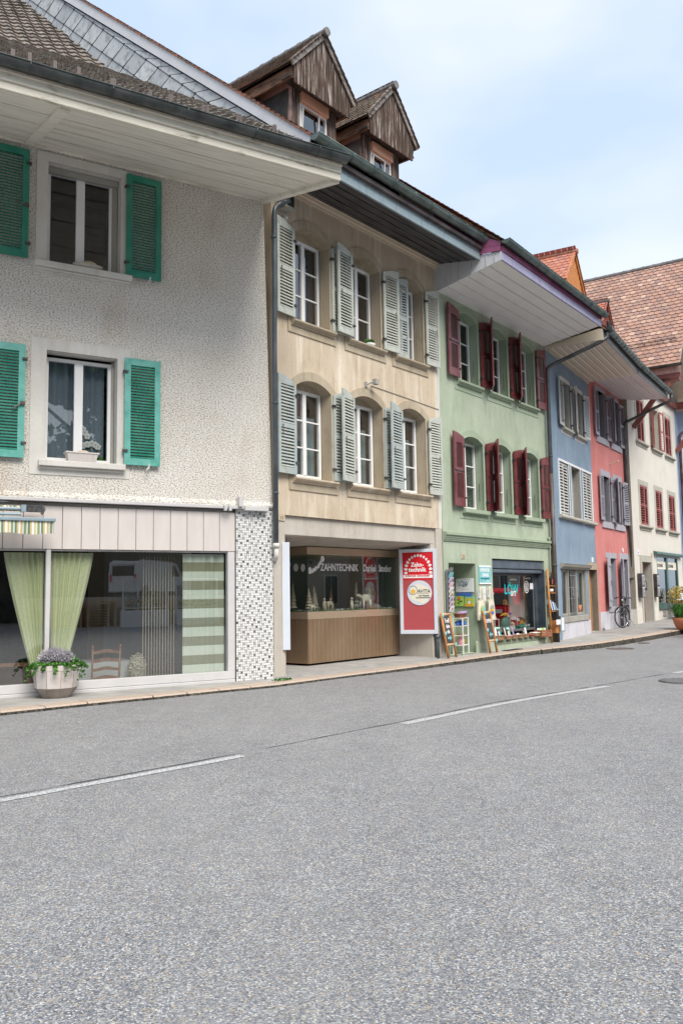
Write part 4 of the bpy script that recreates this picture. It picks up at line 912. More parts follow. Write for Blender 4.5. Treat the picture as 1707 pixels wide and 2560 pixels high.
# ================================================================== GREEN HOUSE
r = HG; GX0, GX1 = .19, 6.40
opsU = [(1.12, 2.20), (2.78, 3.87), (4.46, 5.55)]; opsL = [(1.20, 2.32), (2.78, 3.88), (4.52, 5.60)]
holes = [arched(a, b, 6.74, 8.42, .16) for a, b in opsU] + [arched(a, b, 3.54, 5.25, .16) for a, b in opsL] + [rect(.42, 1.72, .02, 2.20), rect(2.60, 5.74, .25, 2.35)]
w_ = wall(r, 'wall', [(GX0, -.15), (GX1, -.15), (GX1 - .12, 8.80), (GX0 + .03, 8.80)], holes, 'plaster_green', .3, .3, 'green_trim')
for (a, b), z0, zs in [(q, 6.74, 8.42) for q in opsU] + [(q, 3.54, 5.25) for q in opsL]:
    e = .17; surround(r, arched(a, b, z0, zs, .16), arched(a - e, b + e, z0 - .24, zs + .02, .30), 'green_trim', -.014)
    e = .05; surround(r, arched(a + .03, b - .03, z0 + .02, zs, .15), arched(a - .02, b + .02, z0, zs, .17), 'plaster_green', -.02, 'window_bead')
    mb = MB()
    prof = [(0, z0 - .11), (-.05, z0 - .11), (-.07, z0 - .07), (-.12, z0 - .05), (-.12, z0), (.28, z0 + .002), (.28, z0 - .1)] if z0 > 5 else [(0, z0 - .11), (-.10, z0 - .11), (-.12, z0 - .09), (-.12, z0), (.28, z0 + .002), (.28, z0 - .1)]
    mb.prism_x(prof, a - .08, b + .08); mb.build('window_sill', 'green_trim', r)
    window(r, a + .02, b - .02, z0 + .05, zs + .03, .24, 2, 2, fw=.055, mull=.09, glass='glass_dark' if z0 > 5 else 'glass')
    mb = MB(); mb.prism(arched(a, b, zs + .02, zs + .021, .13), .245, .30); mb.build('window_head', 'green_trim', r)
    mb = MB(); mb.tube([(b - .001, .13, z0 + .30), (b - .03, .13, z0 + .30), (b - .03, .13, z0 + .72), (b - .001, .13, z0 + .72)], .008, 5); mb.build('restraint_bar', 'rusty_iron', r)
kw = dict(mat='paint_oxblood', slats=40, sections=2, stile=.11, rail=.20, toprail=.16, slatw=.034, slatang=32, depth=.04, latch=False)
for ops, z0, hh in ((opsU, 6.78, 1.70), (opsL, 3.57, 1.72)):
    for i, (a, b) in enumerate(ops):
        angL = (178, 147, 149)[i] if z0 > 5 else (177, 141, 147)[i]
        s1_ = shutter(r, a - .03, z0, .545, hh, .10, angL, 'L', o=.06, **kw)
        s2_ = shutter(r, b + .03, z0, .545, hh, .10, 177, 'R', o=.05, **kw)
        for s_, sg in ((s1_, 1), (s2_, -1)):
            q = MB(); q.box(min(.03 * sg, .5 * sg), max(.03 * sg, .5 * sg), .04, .055, hh * .50, hh * .50 + .022); q.tube([(.45 * sg, .05, hh * .5), (.53 * sg, .05, hh * .5 + .03)], .012, 5); q.build('espagnolette', 'iron_black', s_)
mb = MB(); mb.prism_x([(.0, 2.72), (-.03, 2.72), (-.035, 2.75), (-.05, 2.76), (-.055, 2.79), (-.07, 2.80), (-.075, 2.85), (-.11, 2.86), (-.11, 2.92), (0, 2.94)], GX0 + .02, GX1 - .04); mb.build('string_course', 'green_trim', r)
# recess behind the door opening
mb = MB(); mb.quad((1.72, .3, .02), (1.72, .64, .02), (1.72, .64, 2.2), (1.72, .3, 2.2)); mb.quad((.42, .64, .02), (.42, .3, .02), (.42, .3, 2.2), (.42, .64, 2.2)); mb.quad((.42, .3, 2.2), (.42, .64, 2.2), (1.72, .64, 2.2), (1.72, .3, 2.2)); mb.box(.42, 1.72, .0, .9, -.1, .022); mb.build('doorway_reveal', 'green_trim', r)
mb = MB(); mb.box(.42, 1.72, .62, .66, .02, 2.2); dr = mb.build('door', 'green_trim', r)
mb = MB(); mb.box(.55, 1.6, .60, .62, .25, 1.05); mb.box(.55, 1.6, .60, .62, 1.2, 2.05); mb.build('door_panel', 'green_trim', dr, bevel=.01)
mb = MB(); mb.prism([(1.62, -.1), (1.74, -.1), (1.74, .27), (1.66, .30), (1.62, .27)], -.03, .001); mb.box(1.735, 2.62, -.02, .0, -.1, .26); mb.build('plinth', 'plaster_green', r)
# shop window
mb = MB(); mb.box(2.62, 5.73, .05, .27, 2.10, 2.335); mb.box(2.62, 5.73, .07, .27, 1.99, 2.085); mb.build('roller_shutter_box', 'shutter_box_slate', r, bevel=.02)
mb = MB(); mb.box(5.705, 5.738, .004, .3, .27, 2.1); mb.box(2.602, 2.63, .01, .3, .27, 2.1); mb.box(2.6, 5.74, .24, .3, 1.93, 1.99); mb.box(5.55, 5.735, .22, .3, .45, 1.95); mb.build('window_casing', 'paint_slateblue', r)
mb = MB(); mb.box(2.60, 5.74, .0, .32, .12, .252); mb.build('window_board', 'plaster_green', r)
mb = MB(); mb.box(2.62, 5.58, .26, .30, .42, .47); mb.box(5.545, 5.58, .26, .30, .47, 1.96); mb.box(2.62, 2.66, .26, .30, .47, 1.96); mb.box(2.66, 5.545, .26, .30, 1.925, 1.96)
sw = mb.build('shop_window', 'zinc_grey', r)
mb = MB(); mb.quad((2.66, .28, .47), (5.545, .28, .47), (5.545, .28, 1.925), (2.66, .28, 1.925)); mb.build('pane', 'glass_shop', sw)
mb = MB(); mb.quad((2.3, 2.8, .2), (6.2, 2.8, .2), (6.2, 2.8, 2.5), (2.3, 2.8, 2.5)); mb.quad((2.3, .31, .2), (2.3, 2.8, .2), (2.3, 2.8, 2.5), (2.3, .31, 2.5)); mb.quad((6.2, .31, .2), (6.2, 2.8, .2), (6.2, 2.8, 2.5), (6.2, .31, 2.5)); mb.quad((2.3, .31, 2.4), (6.2, .31, 2.4), (6.2, 2.8, 2.4), (2.3, 2.8, 2.4)); mb.build('room_behind', 'dark_room', sw)
mb = MB(); mb.box(2.62, 6.0, .31, 1.1, .40, .455); mb.build('display_shelf', 'linen_white', sw)
mb = MB(); mb.box(4.72, 5.9, .62, .66, .45, 2.0); mb.build('screen_panel', 'paint_lightgrey', sw)
# lettering on the glass
gy = .275
it = [text('t', 'LÖW', .375, 'ink_teal', None, on_wall(3.76, gy, 1.43), .95, bold=.004)]
it += [text('t', 'art', .27, 'ink_white', None, on_wall(4.12, gy - .004, 1.375), .95, shear=.35), text('t', 'grafik & kunst', .075, 'ink_white', None, on_wall(4.12, gy, 1.80), .95), text('t', 'loewart.ch', .085, 'ink_white', None, on_wall(5.02, gy, 1.835), 1.0),
       text('t', 'geschenke', .085, 'ink_white', None, on_wall(2.72, gy, 1.76), .95), text('t', 'unikate', .085, 'ink_white', None, on_wall(2.78, gy, 1.60), 1.), text('t', 'kleiners', .10, 'ink_white', None, on_wall(2.86, gy, 1.43), 1.)]
join_text('lettering', it, sw)
mb = MB(); n = 28; cx, cz = 5.12, 1.61
P = lambda rx, rz_, y, k: (cx + rx * math.cos(2 * math.pi * k / n), y, cz + rz_ * math.sin(2 * math.pi * k / n))
mb.add([P(.155, .17, gy, k) for k in range(n)] + [P(.135, .15, gy, k) for k in range(n)], [(k, (k + 1) % n, n + (k + 1) % n, n + k) for k in range(n)])
for zz, hw in ((1.70, .08), (1.665, .11), (1.63, .12), (1.60, .12), (1.565, .11), (1.53, .09), (1.50, .06)):
    x = cx - hw
    while x < cx + hw - .02: l_ = random.uniform(.02, .05); mb.quad((x, gy, zz), (min(x + l_, cx + hw), gy, zz), (min(x + l_, cx + hw), gy, zz + .018), (x, gy, zz + .018)); x += l_ + .012
mb.build('oval_sticker', 'ink_white', sw)
mb = MB(); mb.box(5.34, 5.54, .272, .276, 1.55, 1.72); mb.build('paper_notice', 'paper', sw); mb = MB(); mb.box(5.22, 5.47, .36, .38, 1.45, 1.76); mb.build('dark_frame', 'ink_black', sw)
# eaves of the green house (they slope a little down to the right)
def sag(o, k, x0=0.):
    for v in o.data.vertices: v.co.z += k * (v.co.x - x0)
o = soffit(r, .22, 6.30, 1.72, 8.775, 9.10, 6, 'eave_white', .016, .03, .0, batten=.016, bmat='paint_white'); [sag(o, 0)]
for v in o.data.vertices: v.co.z += -.055 * (v.co.x - .22) / 6 * (-v.co.y / 1.72)
mb = MB(); mb.box(.22, 6.32, -1.775, -1.725, 9.095, 9.285); sag(mb.build('fascia', 'fascia_lilac', r), -.012, .22)
mb = MB(); mb.box(.22, 6.32, -1.80, -1.72, 9.30, 9.42); mb.box(.22, 6.32, -1.77, -1.725, 9.25, 9.33); sag(mb.build('eave_board', 'board_mauve', r), -.012, .22)
o = gutter(r, .16, 6.33, -1.90, 9.535, .10, 'gutter_green', 13); sag(o, -.032, .16)
# left end of the eave: white boards and a mauve verge
mb = MB()
ys_ = [0, .28, .42, .60, .63, .95, .98, 1.36, 1.39, 1.58, 1.60, 1.765]
zl = lambda y: 8.775 + (9.10 - 8.775) * y / 1.72 - .01; zu = lambda y: 9.46 - .16 * y / 1.76
for k in range(len(ys_) - 1):
    a, b = ys_[k], ys_[k + 1]; px_ = .205 if (b - a) > .05 else .19
    mb.hexa([(px_, -b + .004, zl(b)), (.225, -b + .004, zl(b)), (.225, -a - .002, zl(a)), (px_, -a - .002, zl(a)), (px_, -b + .004, zu(b)), (.225, -b + .004, zu(b)), (.225, -a - .002, zu(a)), (px_, -a - .002, zu(a))])
mb.build('eave_end_board', 'board_grey_white', r)
mb = MB(); mb.prism_x([(-.0, 9.46), (-1.745, 9.31), (-1.755, 9.42), (-.0, 9.66)], .17, .20); mb.prism_x([(-.0, 9.66), (-1.755, 9.43), (-1.755, 9.52), (-1.2, 9.82), (-.0, 10.75)], .18, .205); mb.build('verge_cladding', 'board_mauve', r)
RG = .84
mb = MB(); zz = lambda y: 9.52 + (y + 1.8) * RG
mb.hexa([(.2, -1.8, zz(-1.8) - .05), (6.3, -1.8, zz(-1.8) - .27), (6.3, 5, zz(5) - .3), (.2, 5, zz(5) - .05), (.2, -1.8, zz(-1.8)), (6.3, -1.8, zz(-1.8) - .22), (6.3, 5, zz(5) - .25), (.2, 5, zz(5))]); mb.hexa([(.2, 5, zz(5) - .05), (6.3, 5, zz(5) - .3), (6.3, 12, 9.4), (.2, 12, 9.6), (.2, 5, zz(5)), (6.3, 5, zz(5) - .25), (6.3, 12, 9.45), (.2, 12, 9.65)]); mb.build('roof_deck', 'wood_brown_beam', r)
mb = MB(); tiles(mb, (.12, -1.86, 9.50), Vector((1, 0, -.036)), Vector((0, 1, RG)).normalized(), 6.2, 8.8, .175, .17, lift=.04); mb.build('roof', 'tile_verge', r)
mb = MB(); mb.quad((GX0, .3, 10.9), (GX0, .3, -.1), (GX0, 9, -.1), (GX0, 9, 12)); mb.quad((GX1, .3, 10.6), (GX1, .3, -.1), (GX1, 9, -.1), (GX1, 9, 12)); mb.build('side_wall', 'plaster_green', r)
mb = MB(); mb.box(1.03, 1.205, -.018, .0, 2.315, 2.435); mb.build('house_number', 'brass_stone', r); text('digits', '13', .105, 'ink_brown', r, on_wall(1.06, -.021, 2.335), 1.0)
mb = MB(); mb.tube(bend([(6.10, -.05, 2.75), (6.24, -.06, 2.75), (6.24, -.06, 2.6), (6.22, -.06, 0.)], .05), .045, 10); mb.tube([(6.24, -.06, 2.66), (6.24, -.06, 2.72)], .07, 10)
mb.tube([(6.24, -.06, 2.28), (6.24, -.06, 2.31)], .055, 10); mb.build('painted_pipe', 'plaster_green', r, smooth=True)
mb = MB(); mb.tube([(6.02, -.07, 2.02), (6.02, -.07, 3.0)], .015, 6); mb.tube([(6.0, -.02, 3.0), (6.2, -.08, 3.02), (6.27, -.05, 2.98)], .03, 8); mb.build('tap', 'green_trim', r)

# ================================================================== BLUE HOUSE
r = HU; UW = 5.12
hU = [(1.52, 2.45), (3.08, 4.0)]
holes = [rect(a, b, 6.60, 8.12) for a, b in hU] + [rect(.90, 1.95, 3.80, 5.46), rect(2.24, 3.34, 3.80, 5.46), rect(3.70, 4.82, 3.80, 5.46), rect(.74, 3.56, .71, 2.14), rect(3.95, 5.07, .10, 2.18)]
wall(r, 'wall', [(-.12, -.15), (UW + .16, -.15), (UW - .18, 8.78), (-.12, 8.78)], holes, 'plaster_blue', .3, .3, 'stone_grey')
for a, b in hU: 
    sill(r, a - .10, b + .12, 6.60, 'stone_beige_grey', .11, .08)
    window(r, a, b, 6.62, 8.10, .22, 2, 1, mat='paint_lightgrey', glass='glass_dark'); mb = MB(); mb.box(a - .14, b + .12, -.01, .0, 6.40, 6.52); mb.box(a - .02, b + .14, -.012, .0, 8.12, 8.24); mb.build('window_surround', 'paint_lightgrey', r)
    mb = MB(); mb.box(b - .05, b - .002, .02, .2, 6.62, 8.1); mb.build('inner_blind', 'stone_grey', r)
kw = dict(mat='paint_lightgrey', slats=17, sections=1, stile=.05, rail=.06, toprail=.06, slatw=.07, slatang=52, latch=False)
shutter(r, 1.50, 6.60, .56, 1.50, 0, 176, 'L', o=.05, **kw); shutter(r, 2.47, 6.60, .30, 1.50, 0, 178, 'R', o=.03, **kw)
shutter(r, 3.06, 6.60, .56, 1.50, 0, 168, 'L', o=.08, **kw); shutter(r, 4.03, 6.60, .50, 1.50, 0, 174, 'R', o=.05, **kw)
surround(r, rect(.90, 4.82, 3.80, 5.46), rect(.84, 4.88, 3.78, 5.53), 'paint_white', -.03)
mb = MB(); mb.box(1.955, 2.235, -.012, .02, 3.80, 5.46); mb.box(3.345, 3.695, -.012, .02, 3.80, 5.46); mb.build('pier', 'plaster_blue', r)
mb = MB()
for x in (1.955, 2.20, 3.345, 3.655): mb.box(x, x + .04, -.025, .01, 3.80, 5.46)
mb.build('pier_trim', 'paint_white', r)
kc = dict(mat='paint_lightgrey', slats=16, sections=1, stile=.035, rail=.05, toprail=.06, slatw=.10, slatang=50, latch=False, hook=False)
for a, b in ((.90, 1.95), (3.70, 4.82)):
    m_ = (a + b) / 2; shutter(r, a, 3.82, (b - a) / 2 - .006, 1.62, 0, 1, 'L', o=-.02, label='closed white shutter leaf', **kc); shutter(r, b, 3.82, (b - a) / 2 - .006, 1.62, 0, 1, 'R', o=-.02, label='closed white shutter leaf', **kc)
    mb = MB(); mb.quad((a, .2, 3.8), (b, .2, 3.8), (b, .2, 5.46), (a, .2, 5.46)); mb.build('shade_backing', 'dark_room', r)  # near-black sheet stands in for the shade behind the closed slats
window(r, 2.26, 3.32, 3.82, 5.44, .22, 2, 1, mat='paint_lightgrey', glass='glass_dark')
for a, b in ((.70, 2.12), (2.17, 3.56), (3.66, 5.08)):
    mb = MB(); mb.prism_x([(0, 3.69), (-.08, 3.69), (-.12, 3.72), (-.12, 3.77), (-.08, 3.80), (.28, 3.80), (.28, 3.69)], a, b); mb.build('window_sill', 'stone_beige_grey', r)
# ground floor window, cornice, grille, plinth, door
mb = MB(); mb.prism_x([(0, 2.15), (-.05, 2.16), (-.07, 2.20), (-.12, 2.22), (-.14, 2.27), (-.16, 2.31), (0, 2.33)], .62, 3.92); mb.build('cornice', 'stone_grey', r)
mb = MB(); mb.box(.60, 3.62, -.05, .1, .53, .70); mb.build('window_sill', 'stone_grey', r, bevel=.01)
for a, b in ((.76, 1.58), (1.68, 2.52), (2.62, 3.54)):
    window(r, a, b, .72, 2.13, .08, 1, 0, mat='stone_grey', fw=.075, glass='glass_dark')
mb = MB(); mb.box(1.58, 1.68, .04, .14, .72, 2.13); mb.box(2.52, 2.62, .04, .14, .72, 2.13); mb.build('mullion', 'stone_grey', r)
mb = MB()
for x in (1.86, 1.96, 2.10, 2.24, 2.34): mb.tube([(x, .03, .74), (x, .03, 2.12)], .013, 5)
for z in (.78, 1.24, 1.58, 1.95): mb.box(1.72, 2.48, .02, .04, z, z + .02)
for z in (1.36, 1.50): mb.torus((2.10, .02, z), .06, .01, (1, 0, 0), (0, 0, 1), 12, 5)
mb.build('window_grille', 'zinc_grey', r)
mb = MB(); mb.box(.55, 3.93, -.022, .001, -.15, .52); mb.build('plinth', 'plaster_lilac_white', r)
mb = MB(); mb.box(3.84, 5.14, -.02, .2, 2.18, 2.41); mb.box(3.84, 3.95, -.02, .2, .0, 2.18); mb.box(5.07, 5.14, -.018, .2, .0, 2.18); mb.build('door_surround', 'stone_tan', r)
mb = MB(); mb.box(3.95, 3.97, .3, .5, .1, 2.18); mb.box(5.05, 5.07, .3, .5, .1, 2.18); mb.box(3.97, 5.05, .3, .5, 2.16, 2.2); mb.build('doorway_reveal', 'stone_tan', r)
mb = MB(); mb.box(3.97, 5.05, .205, .25, .1, 2.16); dr = mb.build('door', 'wood_orange', r)
mb = MB(); mb.box(3.9, 5.1, -.02, .7, .0, .102); mb.build('doorstep', 'pavement_concrete', r)
mb = MB(); mb.box(4.45, 4.64, -.018, .0, 2.43, 2.60); mb.build('house_number', 'paper', r)
# eave
o = soffit(r, -.02, 4.98, 1.68, 8.76, 8.82, 8, 'eave_yellowish', .014, .03, .0, batten=.02, x1o=5.05, bmat='batten_highlight', bw=1.3)
mb = MB(); mb.box(-.02, 5.02, -1.73, -1.69, 8.80, 9.0); mb.build('fascia', 'zinc_grey', r); mb = MB(); mb.box(-.02, 4.98, -.06, .0, 8.70, 8.77); mb.build('wall_moulding', 'eave_yellowish', r)
gutter(r, .06, 5.05, -1.84, 9.06, .095, 'gutter_green', 14)
mb = MB(); mb.prism_x([(.0, 8.72), (-1.71, 8.72), (-1.71, 9.03), (-1.60, 9.05), (.0, 8.80)], -.06, -.03); mb.prism_x([(.0, 8.70), (-1.73, 8.70), (-1.73, 8.82), (.0, 8.82)], -.085, -.06); mb.build('eave_end_board', 'eave_yellowish', r)
mb = MB(); mb.hexa([(-.05, -1.78, 9.0), (5.05, -1.78, 9.0), (5.05, 5, 14.5), (-.05, 5, 14.5), (-.05, -1.78, 9.06), (5.05, -1.78, 9.06), (5.05, 5, 14.56), (-.05, 5, 14.56)]); mb.hexa([(-.05, 5, 14.5), (5.05, 5, 14.5), (5.05, 11, 10), (-.05, 11, 10), (-.05, 5, 14.56), (5.05, 5, 14.56), (5.05, 11, 10.06), (-.05, 11, 10.06)]); mb.build('roof_deck', 'wood_brown_beam', r)
mb = MB(); tiles(mb, (-.05, -1.82, 9.05), (1, 0, 0), Vector((0, 1, .812)).normalized(), 5.1, 8.6, .175, .17); mb.build('roof', 'tile_verge', r)
zu_ = lambda y: 9.06 + (y + 1.78) * .812
dormer(r, 2.85, 4.95, 3.92, 13.12, 11.75, 2.62, 5.22, zr=zu_, back=2.6, tile='tile_new_red', wall_m='orange_board', cheek_m='orange_board', gable_m='orange_board', board='orange_board', beam='orange_board', soff='orange_board', ridge='ridge_red', yf=.35, yg=.0, gz=11.55, tw=.2, tl=.21, zb=10.2)
mb = MB(); mb.tube([(2.5, 1.2, 12.2), (2.5, 1.2, 12.2)], .01, 4) if False else None
# downpipe crossing under the eave
mb = MB(); mb.tube(bend([(.10, -1.80, 8.98), (.10, -1.80, 8.80), (-.02, -1.62, 8.66), (-.22, -.12, 8.10), (-.26, -.11, 7.9), (-.28, -.11, 5.9), (-.30, -.11, 2.25)], .16), .06, 12)
for z in (7.4, 5.4, 3.9): mb.tube([(-.28, -.11, z), (-.28, -.11, z + .04)], .07, 12)
mb.build('downpipe', 'pipe_dark', r, smooth=True)
mb = MB(); mb.tube([(-.30, -.11, 4.9), (-.30, -.11, -.02)], .064, 12); mb.tube([(-.30, -.11, 2.2), (-.30, -.11, 2.26)], .074, 12); mb.build('downpipe_lower', 'pipe_brown', r, smooth=True)
mb = MB(); mb.tube(bend([(.0, -1.88, 9.25), (.02, -1.86, 9.12), (.12, -1.84, 9.06), (.12, -1.84, 8.95)], .05), .055, 10); mb.box(.0, .26, -1.98, -1.76, 8.98, 9.10); mb.build('gutter_hopper', 'gutter_dark', r, bevel=.02)
mb = MB(); mb.quad((UW, .3, 9.5), (UW, .3, -.1), (UW, 9, -.1), (UW, 9, 12)); mb.build('side_wall', 'plaster_blue', r)

# ================================================================== RED HOUSE
r = HR; RW = 4.85
holes = [rect(1.0, 2.08, 7.0, 8.72), rect(2.86, 3.96, 7.0, 8.72), rect(1.24, 2.24, 3.94, 5.60), rect(2.88, 3.92, 3.94, 5.60), rect(1.58, 2.66, .88, 2.63), rect(3.38, 4.36, .06, 2.64)]
wall(r, 'wall', [(.18, -.15), (RW, -.15), (RW - .22, 9.0), (.03, 9.0)], holes, 'plaster_red', .32, .3, 'paint_lilacgrey')
for a, b, z0, z1, top in ((1.0, 2.08, 7.0, 8.72, .14), (2.86, 3.96, 7.0, 8.72, .14), (1.24, 2.24, 3.94, 5.60, .22), (2.88, 3.92, 3.94, 5.60, .22)):
    mb = MB(); mb.box(a - .12, b + .12, -.016, .2, z1, z1 + top); mb.box(a - .20, b + .26, -.05, .28, z0 - .23, z0 - .002); mb.box(a - .1, a, -.012, .2, z0, z1); mb.box(b, b + .1, -.012, .2, z0, z1); mb.build('window_surround', 'stone_lilac', r, bevel=.006)
    window(r, a, b, z0 + .02, z1, .24, 1, 0, mat='paint_lilacgrey', glass='glass_dark', fw=.05)
kw = dict(mat='paint_lilacgrey', slats=20, sections=2, stile=.07, rail=.10, toprail=.09, slatw=.06, slatang=45, latch=False)
for z0, hh, xs_ in ((6.98, 1.70, ((1.0, 'L', 176, .05), (2.08, 'R', 172, .05), (2.86, 'L', 158, .08), (3.96, 'R', 176, .05))), (3.96, 1.66, ((1.22, 'L', 176, .05), (2.26, 'R', 170, .04), (2.86, 'L', 157, .08), (3.95, 'R', 172, .05)))):
    for hx, sd_, an, oo in xs_: shutter(r, hx, z0, .54, hh, 0, an, sd_, o=oo, **kw)
mb = MB(); mb.box(1.32, 2.78, -.02, .2, 2.63, 2.83); mb.box(3.20, 4.56, -.02, .2, 2.64, 2.86); mb.box(1.36, 2.9, -.06, .3, .70, .878); mb.box(4.36, 4.56, -.018, .2, .0, 2.64); mb.box(3.2, 3.38, -.016, .2, .0, 2.64); mb.build('stone_surround', 'stone_lilac', r, bevel=.006)
window(r, 1.60, 2.64, .90, 2.61, .24, 2, 0, mat='paint_lilacgrey', glass='glass_dark', mull=.06)
mb = MB(); mb.box(3.38, 4.36, .26, .32, .06, 2.62); dr = mb.build('door', 'paint_lilacgrey', r); mb = MB(); mb.box(3.5, 4.24, .25, .262, .2, 1.2); mb.box(3.5, 4.24, .25, .262, 1.32, 2.5); mb.build('door_panel', 'paint_lilacgrey', dr)
for hx, sd_, an, oo, zb_, hh in ((1.56, 'L', 172, .07, .90, 1.74), (3.34, 'L', 165, .07, .10, 2.55)):
    fo = MB(); fo.box(.0, .62, 0, .04, 0, hh); o = fo.build('shutter', 'stone_lilac', r, bevel=.005); o.location = (hx, -oo, zb_); o.rotation_euler = (0, 0, -rad(an)); o['label'] = 'solid boarded shutter leaf'
    q = MB(); q.box(.02, .60, .04, .062, hh * .12, hh * .12 + .09); q.box(.02, .60, .04, .062, hh * .82, hh * .82 + .09); q.build('ledge', 'stone_lilac', o, bevel=.004); q = MB(); q.tube([(.3, .07, hh * .52), (.34, .08, hh * .44), (.28, .08, hh * .42)], .012, 5); q.build('latch', 'iron_black', o)
mb = MB(); mb.box(.30, 3.2, -.022, .001, -.15, .73); mb.build('plinth', 'plaster_lilac_white', r)
mb = MB(); mb.tube([(2.40, 0, 6.13), (2.44, -.28, 6.20)], .022, 6); mb.ball((2.44, -.3, 6.21), .045); mb.build('wall_spout', 'brass_stone', r)
mb = MB(); mb.ball((3.72, -.015, 2.98), .075, .015, .095, 12, 8); mb.build('house_number', 'paper', r)
soffit(r, .05, 4.66, 1.70, 8.97, 8.80, 5, 'eave_pinkish', .016, .03, .0, batten=.014, bmat='paint_white')  # white battens paint highlights onto the board seams
mb = MB(); mb.box(.0, 4.66, -1.75, -1.705, 8.79, 8.98); mb.build('fascia', 'zinc_grey', r)
gutter(r, .02, 4.72, -1.86, 9.04, .095, 'gutter_green', 13)
mb = MB(); mb.hexa([(.0, -1.80, 8.98), (4.66, -1.80, 8.98), (4.66, 5, 14.4), (.0, 5, 14.4), (.0, -1.80, 9.04), (4.66, -1.80, 9.04), (4.66, 5, 14.46), (.0, 5, 14.46)]); mb.hexa([(.0, 5, 14.4), (4.66, 5, 14.4), (4.66, 11, 10), (.0, 11, 10), (.0, 5, 14.46), (4.66, 5, 14.46), (4.66, 11, 10.06), (.0, 11, 10.06)]); mb.build('roof_deck', 'wood_brown_beam', r)
mb = MB(); tiles(mb, (.0, -1.85, 9.03), (1, 0, 0), Vector((0, 1, .797)).normalized(), 4.7, 8.6, .175, .17); mb.build('roof', 'tile_verge', r)
dormer(r, 2.35, 3.65, 3.04, 12.55, 11.55, 2.20, 3.88, zr=lambda y: 9.04 + (y + 1.8) * .797, back=2.2, yf=.25, yg=.0, tile='tile_new_red', wall_m='paint_redbrown', cheek_m='paint_redbrown', gable_m='paint_redbrown', board='paint_redbrown', beam='paint_redbrown', soff='paint_redbrown', ridge='ridge_grey', gz=11.4, zb=10.2)
mb = MB(); mb.tube([(1.5, -.3, 9.7), (1.5, -.3, 10.9)], .10, 10); mb.tube([(1.5, -.3, 10.75), (1.5, -.3, 10.95)], .12, 10); mb.build('clay_vent_pipe', 'terracotta_pipe', r, smooth=False)
mb = MB(); mb.tube(bend([(4.70, -1.86, 8.98), (4.70, -1.86, 8.70), (4.66, -1.55, 8.62), (4.42, -.16, 8.02), (4.42, -.11, 7.8), (4.46, -.11, 5.0), (4.64, -.12, .8)], .16), .058, 12)
for z in (7.0, 5.2, 1.9): mb.tube([(4.50, -.11, z), (4.50, -.11, z + .04)], .07, 12)
mb.build('downpipe', 'pipe_dark', r, smooth=True)
mb = MB(); mb.tube([(4.64, -.12, .88), (4.64, -.12, .0)], .085, 12); mb.tube([(4.64, -.12, .80), (4.64, -.12, .90)], .10, 12); mb.build('downpipe_lower', 'cast_iron_brown', r, smooth=True)
mb = MB(); mb.quad((RW, .3, 9.5), (RW, .3, -.1), (RW, 9, -.1), (RW, 9, 12)); mb.build('side_wall', 'plaster_red', r)

# ================================================================== CREAM HOUSE
r = HW; WW = 8.04
wU = [(1.30, 2.36), (3.78, 4.78), (6.0, 7.05)]; wL = [(1.25, 2.38), (3.72, 4.80), (6.02, 7.14)]
holes = [rect(a, b, 7.50, 9.28) for a, b in wU] + [rect(a, b, 4.06, 5.70) for a, b in wL] + [rect(1.0, 2.42, .16, 2.58), rect(3.38, 7.16, .88, 2.90)]
wall(r, 'wall', [(0, -.1), (WW, -.1), (WW, 9.9), (4.0, 14.2), (0, 9.9)], holes, 'plaster_cream', .3, .3, 'stone_beige_grey')
mb = MB(); mb.quad((0, .0, -.1), (0, 3, -.1), (0, 3, 9.9), (0, 0, 9.9)); mb.quad((0, 3, -.1), (0, 14, -.1), (0, 14, 9.9), (0, 3, 9.9)); mb.build('side_wall', 'plaster_beige', r)
mb = MB(); mb.box(-.012, .004, -.02, .3, -.1, .72); mb.box(.004, 1.0, -.02, .001, -.1, .72); mb.box(2.42, 3.4, -.02, .001, -.1, .68); mb.box(3.4, WW, -.018, .001, -.1, .62); mb.build('plinth', 'plaster_cream', r)
kw = dict(mat='paint_redbright', slats=14, sections=2, stile=.06, rail=.08, toprail=.07, slatw=.062, slatang=35, latch=False, hook=False)
for i, ((a, b), z0, z1) in enumerate([(q, 7.50, 9.28) for q in wU] + [(q, 4.06, 5.70) for q in wL]):
    surround(r, rect(a, b, z0, z1), rect(a - .22, b + .20, z0 - .02, z1 + .20), 'stone_beige_grey', -.014)
    sill(r, a - .30, b + .42, z0 - .0, 'stone_beige_grey', .12, .08); mb = MB(); mb.box(a - .2, b + .25, -.03, .0, z0 - .20, z0 - .08); mb.build('sill_apron', 'stone_beige_grey', r)
    h_ = z1 - z0 - .04; w2 = (b - a) / 2 - .004
    if i == 1:
        mb = MB(); mb.quad((a, .26, z0), (b, .26, z0), (b, .26, z1), (a, .26, z1)); mb.build('inner_blind', 'eave_yellowish', r); shutter(r, a, z0 + .02, w2, h_, 0, 172, 'L', o=.05, **kw); shutter(r, b, z0 + .02, w2, h_, 0, 172, 'R', o=.05, **kw)
    else:
        mb = MB(); mb.quad((a, .28, z0), (b, .28, z0), (b, .28, z1), (a, .28, z1)); mb.build('shade_backing', 'dark_room', r)  # dark sheet paints the shade seen through the louvre gaps
        shutter(r, a, z0 + .02, w2, h_, 0, 4, 'L', o=.0, **kw); shutter(r, b, z0 + .02, w2, h_, 0, 4, 'R', o=.0, **kw)
